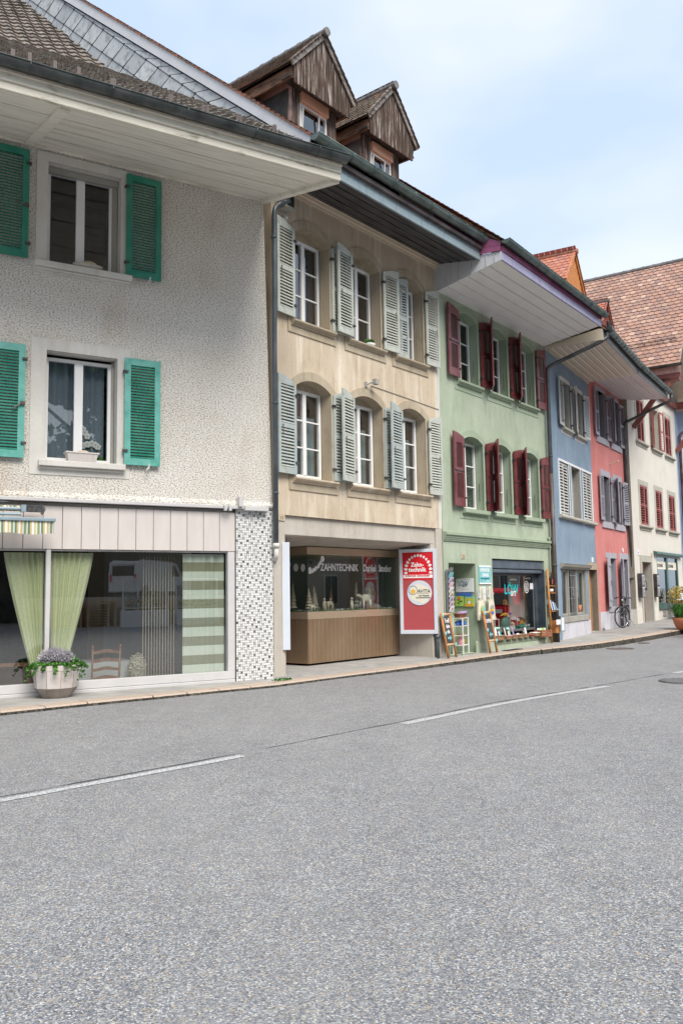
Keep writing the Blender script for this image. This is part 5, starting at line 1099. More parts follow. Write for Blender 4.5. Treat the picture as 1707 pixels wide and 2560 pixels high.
# doorway
surround(r, rect(1.0, 2.42, .16, 2.58), rect(.76, 2.60, .16, 2.84), 'stone_beige_grey', -.03, 'door_surround')
mb = MB(); mb.quad((2.42, .3, .16), (2.42, .62, .16), (2.42, .62, 2.58), (2.42, .3, 2.58)); mb.quad((1.0, .3, 2.58), (2.42, .3, 2.58), (2.42, .62, 2.58), (1.0, .62, 2.58)); mb.box(1.0, 2.42, -.05, .62, .05, .17); mb.build('doorway_reveal', 'stone_beige_grey', r)
mb = MB(); mb.box(1.0, 2.42, .58, .62, .16, 2.58); mb.box(1.02, 1.30, .02, .58, .17, 2.56); dr = mb.build('door', 'paint_redbrown', r); mb = MB(); mb.tube([(1.32, .1, 1.1), (1.37, .1, 1.1), (1.37, .1, 1.0), (1.32, .1, .9)], .014, 6); mb.build('door_handle', 'bike_chrome', dr)
mb = MB(); mb.box(2.38, 2.419, .18, .36, 1.50, 1.80); mb.build('bell_panel', 'zinc_grey', r); mb = MB()
for k in range(3): mb.box(2.372, 2.38, .22, .32, 1.55 + k * .08, 1.60 + k * .08)
mb.build('bell_button', 'paper', r)
mb = MB(); mb.box(2.47, 2.60, -.05, .0, 2.84, 2.97); mb.build('wall_lamp', 'brass_stone', r)
mb = MB(); mb.box(.44, .74, -.015, .0, 2.84, 3.02); mb.build('house_number', 'paper', r); text('digits', '19', .15, 'ink_blue', r, on_wall(.50, -.018, 2.87), 1.)
# shop window with awning box
mb = MB(); mb.prism_x([(0, 2.92), (-.10, 2.92), (-.16, 2.95), (-.16, 3.02), (-.08, 3.06), (0, 3.08)], 2.92, 7.72); mb.build('awning_box', 'paint_darkgreen', r)
mb = MB(); fwn = .10
mb.box(3.38, 3.46, .0, .10, .9, 2.9); mb.box(7.0, 7.16, .0, .10, .9, 2.9); mb.box(5.05, 5.32, .0, .10, .9, 2.9); mb.box(3.38, 7.16, -.02, .10, .70, .90); mb.box(3.3, 7.22, -.09, .0, .64, .70); mb.box(3.46, 7.0, .0, .10, 2.84, 2.9)
sw = mb.build('shop_window', 'paint_darkgreen', r, bevel=.005)
mb = MB(); mb.quad((3.46, .05, .9), (5.05, .05, .9), (5.05, .05, 2.84), (3.46, .05, 2.84)); mb.quad((5.32, .05, .9), (7.0, .05, .9), (7.0, .05, 2.84), (5.32, .05, 2.84)); mb.build('pane', 'glass_far', sw)
mb = MB(); mb.quad((3.1, 2.5, .5), (7.6, 2.5, .5), (7.6, 2.5, 3), (3.1, 2.5, 3)); mb.quad((3.1, .11, .5), (3.1, 2.5, .5), (3.1, 2.5, 3), (3.1, .11, 3)); mb.quad((7.6, .11, .5), (7.6, 2.5, .5), (7.6, 2.5, 3), (7.6, .11, 3)); mb.quad((3.1, .11, .6), (7.6, .11, .6), (7.6, 2.5, .6), (3.1, 2.5, .6)); mb.quad((3.1, .11, 3), (7.6, .11, 3), (7.6, 2.5, 3), (3.1, 2.5, 3)); mb.build('room_behind', 'dark_room', sw)
mb = MB(); mb.box(3.465, 5.045, .042, .046, 2.33, 2.66); mb.box(5.325, 6.995, .042, .046, 2.33, 2.66); mb.build('film_band', 'ink_cream', sw)
join_text('lettering', [text('t', 'GOODLIVING', .20, 'ink_black', None, on_wall(3.50, .038, 2.42), .85), text('t', 'GOODLIVING', .20, 'ink_black', None, on_wall(5.38, .038, 2.42), .85)], sw)
mb = MB()
for k in range(5): mb.box(3.92, 4.52, -.022, -.018, .31 + k * .055, .335 + k * .055)
mb.build('vent_grille', 'iron_black', r)
# steep roof, its ridge square to the street
def zr_(x): return 9.95 + (x + .5) * 1.245
mb = MB(); ext = 2.15
exw = Vector((0, -1, 0)); eyw = Vector((1, 0, 1.245)).normalized(); L_len = 4.5 * math.hypot(1, 1.245)
tiles(mb, (-.55, 14, 9.90), exw, eyw, 14 + ext, L_len, .245, .235, th=.028, lift=.035, inside=lambda a, b: True)
tiles(mb, (8.55, -ext, 9.90), Vector((0, 1, 0)), Vector((-1, 0, 1.245)).normalized(), 14 + ext, L_len, .245, .235, th=.028, lift=.035)
mb.build('roof', 'tile_terracotta', r)
mb = MB(); mb.quad((-.5, -ext, 9.90), (-.5, 14, 9.90), (4, 14, 15.50), (4, -ext, 15.50)); mb.quad((8.5, -ext, 9.90), (8.5, 14, 9.90), (4, 14, 15.50), (4, -ext, 15.50)); mb.build('roof_deck', 'eave_yellowish', r)
mb = MB(); y = -ext + .1
while y < 14: mb.tube([(4, y, 15.56), (4, y + .46, 15.575)], [.11, .10], 10); mb.tube([(4, y, 15.56), (4, y + .06, 15.56)], .125, 10); y += .42
mb.tube([(3.1, -ext - .02, 14.45), (4, -ext + .0, 15.6), (4, -ext + .35, 15.62)], .12, 8); mb.build('ridge_tile', 'ridge_grey', r)
g = gutter(r, -2.3, 14, .66, 9.92, .10, 'gutter_dark', 12)   # runs square to the street
g.rotation_euler = (0, 0, math.pi / 2); g.location = (0, 0, 0)
mb = MB(); mb.box(-.48, -.42, -ext, 14, 9.62, 9.86); mb.build('fascia', 'dormer_sheet_mauve', r)
mb = MB(); mb.box(-.46, -.30, -ext, 3, 9.48, 9.62); mb.box(.0, .25, -2.0, 0, 9.45, 9.7); mb.box(4.2, WW - .02, -.16, -.002, 9.93, 10.16); mb.box(WW, WW + .2, -1.3, -.17, 9.95, 10.26); mb.box(.3, .5, -1.6, 0, 9.98, 10.2)
mb.beam((.66, -.04, 7.92), (.86, -.95, 9.16), .15, .20); mb.beam((.87, -.96, 9.18), (1.0, -1.5, 9.9), .15, .20); mb.box(4.55, 5.0, -.2, -.002, 10.17, 10.9); mb.beam((5.8, -.12, 10.6), (7.9, -.3, 11.5), .16, .24)
mb.beam((WW - .1, -.05, 7.9), (WW - .05, -1.1, 9.3), .15, .20); mb.build('timber_bracket', 'paint_redbrown', r)
mb = MB(); mb.box(WW + .01, WW + 3, -1.3, -.17, 10.27, 10.62); mb.box(WW + .01, WW + 3, -1.3, -.17, 10.635, 11.0); mb.box(WW + .01, WW + 3, -1.3, -.17, 11.015, 12.2); mb.build('gable_cladding', 'eave_yellowish', r)
mb = MB(); mb.quad((.4, -1.5, 8.7), (WW, -1.5, 8.7), (WW, 0, 8.75), (.4, 0, 8.75)) if False else None
mb.tube([(-.10, -.75, 9.86), (-.05, -.75, 9.2), (.0, -.5, 8.9)], .05, 8); mb.build('valley_pipe', 'pipe_slate', r, smooth=True)
mb = MB(); mb.box(WW, WW + .02, 0, 14, -.1, 9.9); mb.build('side_wall', 'plaster_beige', r)
mb = MB(); mb.tube([(-.4, -.05, 10.9), (.1, 6, 11.0)], .012, 5) if False else None
# snow rail on the steep roof
for k in range(3): 
    zz_ = 11.0 + k * .001
mb.tube([(.42, -1.9, zr_(.42) + .14), (.42, 12, zr_(.42) + .14)], .014, 5); mb.tube([(.34, -1.9, zr_(.34) + .08), (.34, 12, zr_(.34) + .08)], .014, 5)
for k in range(14): mb.beam((.40, -1.7 + k, zr_(.40)), (.40, -1.7 + k, zr_(.40) + .16), .03, .02)
mb.build('snow_rail', 'rusty_iron', r)

# house past the bend
HN = root('lilac_house', 11.2973 + 8.04 * math.cos(rad(55.77)) + .0, 32.5867 + 8.04 * math.sin(rad(55.77)), 54.0, 'sliver of a pale lilac blue house with a dark downpipe at the right edge')
r = HN
wall(r, 'wall', [(0, -.1), (9, -.1), (9, 11.4), (0, 11.4)], [rect(1.2, 2.3, 6.9, 8.6), rect(1.2, 2.3, 3.9, 5.6), rect(4.2, 5.3, 6.9, 8.6), rect(4.2, 5.3, 3.9, 5.6), rect(1.0, 3.2, .6, 2.6)], 'plaster_far_blue', .3, .3, 'paint_white')
for a, b, c, d_ in ((1.2, 2.3, 6.9, 8.6), (1.2, 2.3, 3.9, 5.6), (4.2, 5.3, 6.9, 8.6), (4.2, 5.3, 3.9, 5.6), (1., 3.2, .6, 2.6)): window(r, a, b, c, d_, .2, 2, 1, glass='glass'); surround(r, rect(a, b, c, d_), rect(a - .15, b + .15, c - .1, d_ + .15), 'paint_white', -.02)
mb = MB(); mb.tube(bend([(1.2, -1.5, 9.6), (.3, -.12, 8.8), (.25, -.12, .1)], .2), .07, 10); mb.build('downpipe', 'pipe_brown', r, smooth=True)
mb = MB(); mb.hexa([(0, -.2, 11.2), (9, -.2, 11.2), (9, 6, 16), (0, 6, 16), (0, -.2, 11.3), (9, -.2, 11.3), (9, 6, 16.1), (0, 6, 16.1)]); mb.build('roof', 'tile_terracotta', r)

# ------------------------------------------------------------------ things, each with its own place
def at(name, R0, x, y, z, label, cat, group=None, rz=0.):
    return empty(name, mtx(R0) @ Vector((x, y, z)), R0.rotation_euler[2] + rad(rz), label, cat, group)
def solo(mb, name, mats, R0, x, y, z, label, cat, group=None, rz=0., smooth=False, bevel=0.):
    o = mb.build(name, mats, None, smooth, bevel); o.location = mtx(R0) @ Vector((x, y, z)); o.rotation_euler = (0, 0, R0.rotation_euler[2] + rad(rz)); return tag(o, label, cat, group)
def leaves(mb, c, rx, ry, rz_, n, size, m=0, shape='leaf', rnd=random, shell=.55, down=0.):
    for _ in range(n):
        while True:
            v = Vector((rnd.uniform(-1, 1), rnd.uniform(-1, 1), rnd.uniform(-1, 1)))
            if shell < v.length < 1: break
        p = Vector((c[0] + v.x * rx, c[1] + v.y * ry, c[2] + v.z * rz_)); s = size * rnd.uniform(.6, 1.3)
        d = (v + Vector((rnd.gauss(0, .6), rnd.gauss(0, .6), rnd.gauss(0, .6) - down))).normalized(); u = d.orthogonal().normalized(); u = (u * math.cos(rnd.random() * 6.3) + d.cross(u) * math.sin(rnd.random() * 6.3)).normalized(); w = d.cross(u)
        if shape == 'leaf': mb.add([p - u * s * .5, p + w * s * .45, p + u * s * .6 + d * s * .1, p - w * s * .45], [(0, 1, 2, 3)], m)
        elif shape == 'tri': mb.add([p - u * s * .5 - w * s * .2, p + w * s * .55, p + u * s * .6, p - w * s * .3], [(0, 1, 2, 3)], m)
        else: q = p + (v.normalized() + Vector((rnd.gauss(0, .3), rnd.gauss(0, .3), rnd.gauss(0, .3)))).normalized() * s; mb.add([p - u * s * .06, p + u * s * .06, q + u * s * .03, q - u * s * .03], [(0, 1, 2, 3)], m)
LM, BMx, GM, UM, RMx, WM = (mtx(h) for h in (HL, HB, HG, HU, HR, HW))

# --- curtains of the left house
drape('curtain', -4.60, -3.99, .20, .02, 2.24, 'curtain_lime', LM, 7, .035, 'lime green curtain gathered to the right, left of the white mullion', gather=(-4.06, -3.98))
drape('curtain', -3.90, -3.20, .20, .02, 2.24, 'curtain_lime', LM, 7, .035, 'lime green curtain gathered to the left, right of the white mullion', gather=(-3.84, -3.72))
drape('curtain', -1.68, -.91, .17, .17, 2.24, 'curtain_striped', LM, 5, .02, 'sheer curtain with broad horizontal stripes at the right end of the shop window')
mb = MB(); x = -2.30
while x < -1.72: mb.box(x, x + .010, .42, .424, .12, 2.2); x += .05
o = mb.build('string_curtain', 'brass_stone', None); o.matrix_world = LM; tag(o, 'brown string curtain of thin vertical strands beside the striped curtain', 'curtain')
drape('net_curtain', -3.96, -3.02, .38, 3.75, 5.45, 'curtain_net', LM, 6, .03, 'pale net curtain behind the lower window with the orchids', 'net curtain')
# --- restaurant furniture seen through the shop window
def ladder_chair(x, y, rz, label):
    t = at('ladder_back_chair', HL, x, y, -.5, label, 'chair', 'wooden ladder back chairs in the shop window', rz)
    for sx in (-.235, .235):
        m_ = MB(); m_.tube([(sx, 0, 0), (sx, 0, .5), (sx * 1.02, -.05, 1.12)], [.021, .021, .018], 8); m_.ball((sx * 1.02, -.052, 1.15), .024, .024, .035, 8, 6); m_.build('back_post', 'wood_chair', t, smooth=True)
        m_ = MB(); m_.tube([(sx * .95, .42, 0), (sx * .95, .42, .5)], .019, 8); m_.build('leg', 'wood_chair', t, smooth=True)
    for k, zz in enumerate((.60, .75, .90, 1.05)):
        m_ = MB(); n = 12; yb = -.02 - .012 * k
        for i in range(n + 1):
            u = i / n; xx = -.225 + .45 * u; bump = .035 * math.sin(math.pi * u) ** 2
            m_.v += [(xx, yb, zz - .022 + bump * .7), (xx, yb, zz + .026 + bump), (xx, yb + .014, zz + .026 + bump), (xx, yb + .014, zz - .022 + bump * .7)]
        for i in range(n):
            for q in range(4): m_.f.append((i * 4 + q, (i + 1) * 4 + q, (i + 1) * 4 + (q + 1) % 4, i * 4 + (q + 1) % 4)); m_.m.append(0)
        m_.build('back_slat', 'wood_chair', t)
    m_ = MB(); m_.box(-.24, .24, -.02, .44, .49, .53); m_.build('seat', 'wicker', t, bevel=.01); return t
ladder_chair(-2.76, 1.05, 0, 'wooden ladder back chair in the shop window, in front of the white tablecloth')
ladder_chair(-3.55, 2.1, 12, 'darker ladder back chair further inside the shop, left of the other one')
t = at('dining_table', HL, -2.65, 1.95, -.5, 'small dining table under a white cloth inside the shop window', 'table')
m_ = MB(); m_.box(-.65, .5, -.45, .45, .80, .84); m_.build('table_top', 'wood_chair', t)
for sx, sy in ((-.58, -.4), (.44, -.4), (-.58, .4), (.44, .4)): m_ = MB(); m_.box(sx - .03, sx + .03, sy - .03, sy + .03, 0, .80); m_.build('leg', 'wood_chair', t)
m_ = MB(); nx = 30; pts = []
per = [(-.68, -.48), (.53, -.48), (.53, .48), (-.68, .48)]
loop = []
for k in range(4):
    a, b = Vector(per[k]), Vector(per[(k + 1) % 4]); loop += [a.lerp(b, i / 10) for i in range(10)]
n = len(loop); m_.v += [(p.x, p.y, .848) for p in loop] + [(p.x * (1.03 + .03 * math.sin(i * 1.3)), p.y * (1.04 + .03 * math.cos(i * 1.7)), .54 + .02 * math.sin(i)) for i, p in enumerate(loop)]
m_.f.append(tuple(range(n))); m_.m.append(0)
for i in range(n): m_.f.append((i, (i + 1) % n, n + (i + 1) % n, n + i)); m_.m.append(0)
solo(m_, 'tablecloth', 'linen_white', HL, -2.65, 1.95, -.5, 'white tablecloth hanging over the small table inside the shop', 'tablecloth')
t = at('armchair', HL, -2.14, 1.25, -.5, 'small rounded chair covered with a pale fleece beside the string curtain', 'chair')
m_ = MB(); leaves(m_, (0, 0, .72), .17, .12, .28, 1500, .05, 0, 'tri', shell=.3); m_.ball((0, 0, .72), .15, .10, .26); m_.ball((0, .15, .45), .2, .2, .08); m_.build('fleece', 'canvas_cream', t)
for sx, sy in ((-.15, -.05), (.15, -.05), (-.15, .3), (.15, .3)): m_ = MB(); m_.tube([(sx, sy, 0), (sx * .9, sy, .42)], .018, 6); m_.build('leg', 'wood_chair', t)
t = at('framed_panel', HL, -4.42, .62, -.12, 'wooden frame with a beige fabric panel leaning inside the shop window at the left', 'panel', rz=-6)
m_ = MB(); m_.box(-.33, -.27, 0, .03, 0, .60); m_.box(.27, .33, 0, .03, 0, .60); m_.box(-.27, .27, 0, .03, .54, .60); m_.build('frame', 'wood_chair', t); m_ = MB(); m_.box(-.27, .27, .008, .02, 0, .54); m_.build('fabric', 'curtain_brown', t)
m_ = MB(); m_.box(-1.1, 2.6, -.14, .14, 0, .57); solo(m_, 'window_bench', 'dark_room_floor', HL, -5.3, .62, -.7, 'low dark bench behind the left shop window pane', 'bench')

# --- things on the window sills
t = at('sill_bowl', HL, -3.42, -.02, 6.978, 'shallow oval grey bowl holding an ochre stone on the upper left window sill', 'bowl')
m_ = MB(); m_.lathe([(.15, 0), (.19, .03), (.20, .075), (.18, .08), (.17, .05)], (0, 0), 22); o = m_.build('bowl', 'concrete_warm', t, smooth=True); o.scale = (1.25, .5, 1)
m_ = MB(); m_.ball((.03, 0, .10), .12, .06, .045, 12, 8); m_.build('stone', 'brass_stone', t, smooth=True)
t = at('sill_trough', HL, -3.48, -.03, 3.712, 'beige rectangular plant trough with a flat stone on the lower window sill', 'planter')
m_ = MB(); m_.hexa([(-.22, -.07, 0), (.22, -.07, 0), (.22, .08, 0), (-.22, .08, 0), (-.25, -.09, .135), (.25, -.09, .135), (.25, .10, .135), (-.25, .10, .135)]); m_.box(-.27, .27, -.10, .11, .13, .155); m_.build('trough', 'panel_pinkish', t, bevel=.006); m_ = MB(); m_.ball((.03, 0, .17), .09, .05, .028); m_.build('stone', 'brass_stone', t, smooth=True)
t = at('orchid', HL, -3.22, .36, 3.72, 'white moth orchids in bloom behind the lower window pane', 'plant')
m_ = MB(); m_.tube([(0, 0, .0), (-.03, 0, .35), (-.14, 0, .62), (-.20, 0, .66)], .006, 5); m_.tube([(.06, 0, .0), (.08, 0, .3), (.02, 0, .42), (-.02, 0, .44)], .006, 5); m_.build('stem', 'leaf_grass', t)
for (x, z) in ((-.22, .66), (-.16, .62), (-.12, .56), (-.08, .50), (-.24, .30), (-.16, .33), (-.08, .36), (.0, .38), (.06, .36), (.1, .33)):
    m_ = MB()
    for k in range(5):
        a = 2 * math.pi * k / 5 + .3; m_.ball((x + .034 * math.cos(a), -.01, z + .034 * math.sin(a)), .03, .006, .028, 8, 5)
    m_.ball((x, -.016, z), .010, m=1); m_.build('blossom', ['paper', 'ink_yellow'], t, smooth=True)
m_ = MB(); leaves(m_, (.05, .0, .06), .28, .05, .10, 60, .10, 0, 'leaf'); m_.build('leaves', 'leaf_ivy', t)
t = at('potted_succulent', HB, 3.02, .02, 6.785, 'green succulent in a small white pot on a tan house sill', 'plant')
m_ = MB(); m_.lathe([(.09, 0), (.13, .07), (.12, .08), (.10, .06)], (0, 0), 14); m_.build('pot', 'linen_white', t, smooth=True); m_ = MB(); leaves(m_, (0, 0, .10), .12, .09, .07, 160, .07, 0, 'leaf'); m_.build('leaves', 'leaf_grass', t)

# --- octagonal stone planter with lavender and ivy
t = empty('stone_planter', (-4.41, 13.08, 0), rad(12), 'faceted pale stone planter with silvery lavender and trailing ivy on the pavement', 'planter')
t.scale = (.84, .84, .86); m_ = MB(); m_.lathe([(.25, .0), (.27, .012)], n=10, m=1); m_.lathe([(.255, .01), (.375, .175)], n=10, m=1); m_.lathe([(.377, .178), (.41, .48), (.415, .57), (.37, .575), (.355, .50), (.01, .50)], n=10); m_.build('tub', ['planter_stone', 'planter_stone_dark'], t)
m_ = MB()
for k in range(10):
    a = 2 * math.pi * k / 10; ca, sa = math.cos(a), math.sin(a); m_.beam((.257 * ca, .257 * sa, .012), (.377 * ca, .377 * sa, .178), .008, .006); m_.beam((.3785 * ca, .3785 * sa, .18), (.411 * ca, .411 * sa, .48), .008, .006)
m_.tube([(.409 * math.cos(2 * math.pi * k / 10), .409 * math.sin(2 * math.pi * k / 10), .482) for k in range(11)], .004, 4); m_.build('joint', 'planter_stone_dark', t)
m_ = MB(); m_.lathe([(.36, .5), (.35, .52)], n=12); m_.build('soil', 'soil', t)
rl = random.Random(5)
m_ = MB()
for (cx, cy, cz, rr_) in ((-.08, 0, .68, .27), (.11, -.03, .67, .24), (.22, .02, .64, .18), (-.19, .03, .62, .18), (0, .12, .70, .22)):
    for _ in range(750):
        th = rl.uniform(0, 2 * math.pi); ph = rl.uniform(0, 1.35); d = Vector((math.sin(ph) * math.cos(th), math.sin(ph) * math.sin(th), math.cos(ph) * .9)); l_ = rr_ * rl.uniform(.8, 1.12); p = Vector((cx, cy, cz - .06)) + d * l_ * .55; q = Vector((cx, cy, cz - .06)) + d * l_ + Vector((rl.gauss(0, .012), rl.gauss(0, .012), rl.gauss(0, .01)))
        u = d.orthogonal().normalized() * .004; m_.add([p - u, p + u, q + u * .7, q - u * .7], [(0, 1, 2, 3)])
        w = d.cross(u).normalized(); s_ = rl.uniform(.006, .011); c = q - d * rl.uniform(0, .07); m_.add([c - u.normalized() * s_, c + w * s_, c + u.normalized() * s_, c - w * s_], [(0, 1, 2, 3)])
m_.build('lavender', 'leaf_lavender', t)
m_ = MB()
for k in range(16):
    a = 2 * math.pi * k / 16 + rl.uniform(-.1, .1); R0 = .33; out = rl.uniform(.10, .20) * (1.1 if abs(math.cos(a + .2)) > .8 else 1); drop = rl.uniform(.02, .20) * (1.5 if rl.random() < .3 else 1)
    pts = [Vector((R0 * math.cos(a), R0 * math.sin(a), .56)), Vector(((R0 + out * .6) * math.cos(a), (R0 + out * .6) * math.sin(a), .60)), Vector(((R0 + out) * math.cos(a), (R0 + out) * math.sin(a), .54)), Vector(((R0 + out * 1.1) * math.cos(a), (R0 + out * 1.1) * math.sin(a), .54 - drop))]
    for i in range(3):
        for q in range(26):
            p = pts[i].lerp(pts[i + 1], q / 26); leaves(m_, p, .045, .045, .035, 1, .042, 0, 'leaf', rl, 0.)
leaves(m_, (.28, -.02, .62), .14, .16, .13, 260, .045, 0, 'leaf', rl, .2); leaves(m_, (-.28, -.05, .57), .14, .16, .08, 200, .045, 0, 'leaf', rl, .2); leaves(m_, (0, -.22, .56), .30, .14, .07, 380, .045, 0, 'leaf', rl, .1)
m_.build('ivy', 'leaf_ivy', t)

# --- curtains of the tan and green houses
nn = ('left', 'middle', 'right')
for i, (a, b) in enumerate([(.60, 1.66), (2.32, 3.38), (3.98, 5.04)]):
    drape('net_curtain', a + .08, b - .08, .40, 3.80, 5.05, 'curtain_bluegrey', BMx, 6, .02, 'blue grey curtain in the lower %s window of the tan house' % nn[i], group='curtains in the lower windows of the tan house')
drape('curtain', .68, 1.60, .42, 6.86, 8.5, 'curtain_dark', BMx, 7, .03, 'dark curtain in the upper left window of the tan house'); drape('curtain', 2.40, 2.95, .42, 6.86, 8.1, 'curtain_orange', BMx, 5, .03, 'reddish curtain low in the upper middle window of the tan house')
for i, (a, b) in enumerate([(1.12, 2.20), (2.78, 3.87), (4.46, 5.55)]):
    if i < 2: drape('curtain', a + .45, b - .10, .42, 6.80, 8.20, 'curtain_orange', GM, 4, .03, 'rust orange curtain in the upper %s window of the green house' % nn[i], group='rust orange curtains of the green house')
for i, (a, b) in enumerate([(1.20, 2.32), (2.78, 3.88), (4.52, 5.60)]):
    m_ = MB()
    for k in range(44): m_.hexa([(a + .06, .33, 3.6 + k * .037), (b - .06, .33, 3.6 + k * .037), (b - .06, .355, 3.617 + k * .037), (a + .06, .355, 3.617 + k * .037), (a + .06, .33, 3.603 + k * .037), (b - .06, .33, 3.603 + k * .037), (b - .06, .355, 3.62 + k * .037), (a + .06, .355, 3.62 + k * .037)])
    o = m_.build('venetian_blind', 'blind_grey', None); o.matrix_world = GM; tag(o, 'grey venetian blind in the lower %s window of the green house' % nn[i], 'blind', 'venetian blinds of the green house')
for i, (a, b) in enumerate(((.84, 1.50), (2.72, 3.46))): drape('net_curtain', a, b, .2, .80, 1.95, 'curtain_white', UM, 3, .015, ('white curtain in the left light of the blue house ground window', 'white curtain in the right light of the blue house ground window')[i])
t = at('potted_plant', HU, 3.1, .03, .80, 'small plant in a terracotta pot behind the blue house window', 'plant')
t.location = UM @ Vector((3.12, .17, .76)); m_ = MB(); m_.lathe([(.09, 0), (.12, .26), (.10, .26)], n=12); m_.build('pot', 'terracotta', t, smooth=True); m_ = MB(); leaves(m_, (0, 0, .36), .13, .05, .14, 120, .06); m_.build('leaves', 'leaf_grass', t)

# --- light box signs in the recess of the tan house
def lightbox(name, pL, pR, z0, z1, label, front=True):
    pL, pR = Vector(pL), Vector(pR); d = pR - pL; W = d.length; t = empty(name, (pL.x, pL.y, z0), math.atan2(d.y, d.x), label, 'sign'); H = z1 - z0
    m_ = MB(); m_.box(0, .075, -.07, .07, 0, H); m_.box(W - .075, W, -.07, .07, 0, H); m_.box(.075, W - .075, -.07, .07, 0, .09); m_.box(.075, W - .075, -.07, .07, H - .075, H); m_.build('frame', 'white_metal', t, bevel=.006)
    for s in (-1, 1):
        if s == 1: continue
        y = -.055
        m_ = MB(); m_.box(.075, W - .075, y, .055, .09, 1.24 * H / 1.95); m_.build('lower_panel', 'ink_dullred', t)
        m_ = MB(); m_.box(.075, W - .075, y - .002, .055, 1.24 * H / 1.95, H - .075); m_.box(.09, W - .09, y - .006, y - .001, 1.28, 1.355, 1); up_ = m_.build('upper_panel', ['ink_red', 'ink_white'], t)
        m_ = MB(); cx, cz = W / 2 + .01, 1.45; n = 15
        for k in range(n):
            a = rad(-8 + 196 * k / (n - 1)); tooth(m_, cx + .29 * math.cos(a), cz + .35 * math.sin(a), a + math.pi / 2, .052 if 3 < k < 11 else .062, .066 if 3 < k < 11 else .085, y - .006)
        m_.build('tooth_emblem', ['ink_white', 'ink_black'], up_)
        join_text('lettering', [text('t', 'Zahn-', .135, 'ink_white', None, on_wall(.27, y - .006, 1.545), fit=.30, bold=.004), text('t', 'technik', .135, 'ink_white', None, on_wall(.215, y - .006, 1.43), fit=.42, bold=.004), text('t', 'Daniel Stocker', .07, 'ink_red', None, on_wall(.14, y - .009, 1.315), fit=.57, bold=.001)], up_)
        m_ = MB(); n = 36; cx, cz, rr_ = W / 2 + .03, .94, .285
        m_.add([(cx + rr_ * math.cos(2 * math.pi * k / n), y - .012, cz + rr_ * math.sin(2 * math.pi * k / n)) for k in range(n)] + [(cx + rr_ * math.cos(2 * math.pi * k / n), y, cz + rr_ * math.sin(2 * math.pi * k / n)) for k in range(n)], [tuple(range(n))] + [(k, n + k, n + (k + 1) % n, (k + 1) % n) for k in range(n)], 0)
        m_.add([(cx + .02 + .24 * math.cos(2 * math.pi * k / n) * (1 + .08 * math.cos(5 * k * 2 * math.pi / n)), y - .0135, cz - .02 + .21 * math.sin(2 * math.pi * k / n) * (1 + .1 * math.sin(4 * k * 2 * math.pi / n))) for k in range(n)], [tuple(range(n))], 1)
        m_.add([(cx - .15 + .055 * math.cos(2 * math.pi * k / n), y - .015, cz + .03 + .05 * math.sin(2 * math.pi * k / n)) for k in range(n)], [tuple(range(n))], 2)
        m_.torus((cx - .15, y - .015, cz + .06), .10, .004, (1, 0, 0), (0, 0, 1), 24, 4, 3); rd_ = m_.build('round_sign', ['white_metal', 'ink_cream', 'ink_yellow', 'ink_black'], t)
        for k in range(5): a = rad(60 + 28 * k); m_ = None
        join_text('lettering', [text('t', 'AVITA', .115, 'ink_black', None, on_wall(cx - .045, y - .018, cz + .0), .92), text('t', 'med. Massagen', .042, 'ink_black', None, on_wall(cx - .02, y - .018, cz - .075), .95), text('t', 'Sportphysiotherapie', .042, 'ink_black', None, on_wall(cx - .08, y - .018, cz - .12), .95)], rd_)
        m_ = MB(); m_.quad((cx - .06, y - .016, cz - .022), (cx + .22, y - .016, cz - .022), (cx + .22, y - .016, cz - .017), (cx - .06, y - .016, cz - .017)); m_.build('underline', 'ink_black', rd_)
    return t
lightbox('light_box_sign', (1.335, 19.62), (2.17, 19.42), .56, 2.51, 'tall white framed light box with red panels and round badge, right of the display case')
lightbox('light_box_sign', (-1.05 * .99, 15.52), (-1.115, 16.42), .50, 2.47, 'tall white framed light box seen edge on beside the left pillar')
t = at('downpipe_stub', HB, 5.30, .0, .0, 'short grey standpipe under the right light box', 'pipe'); m_ = MB(); m_.tube([(0, -.02, .0), (0, -.02, .50), (0, .05, .55)], .05, 10); m_.tube([(0, -.02, .46), (0, -.02, .53)], .065, 10); m_.build('pipe', 'pipe_slate', t, smooth=True)

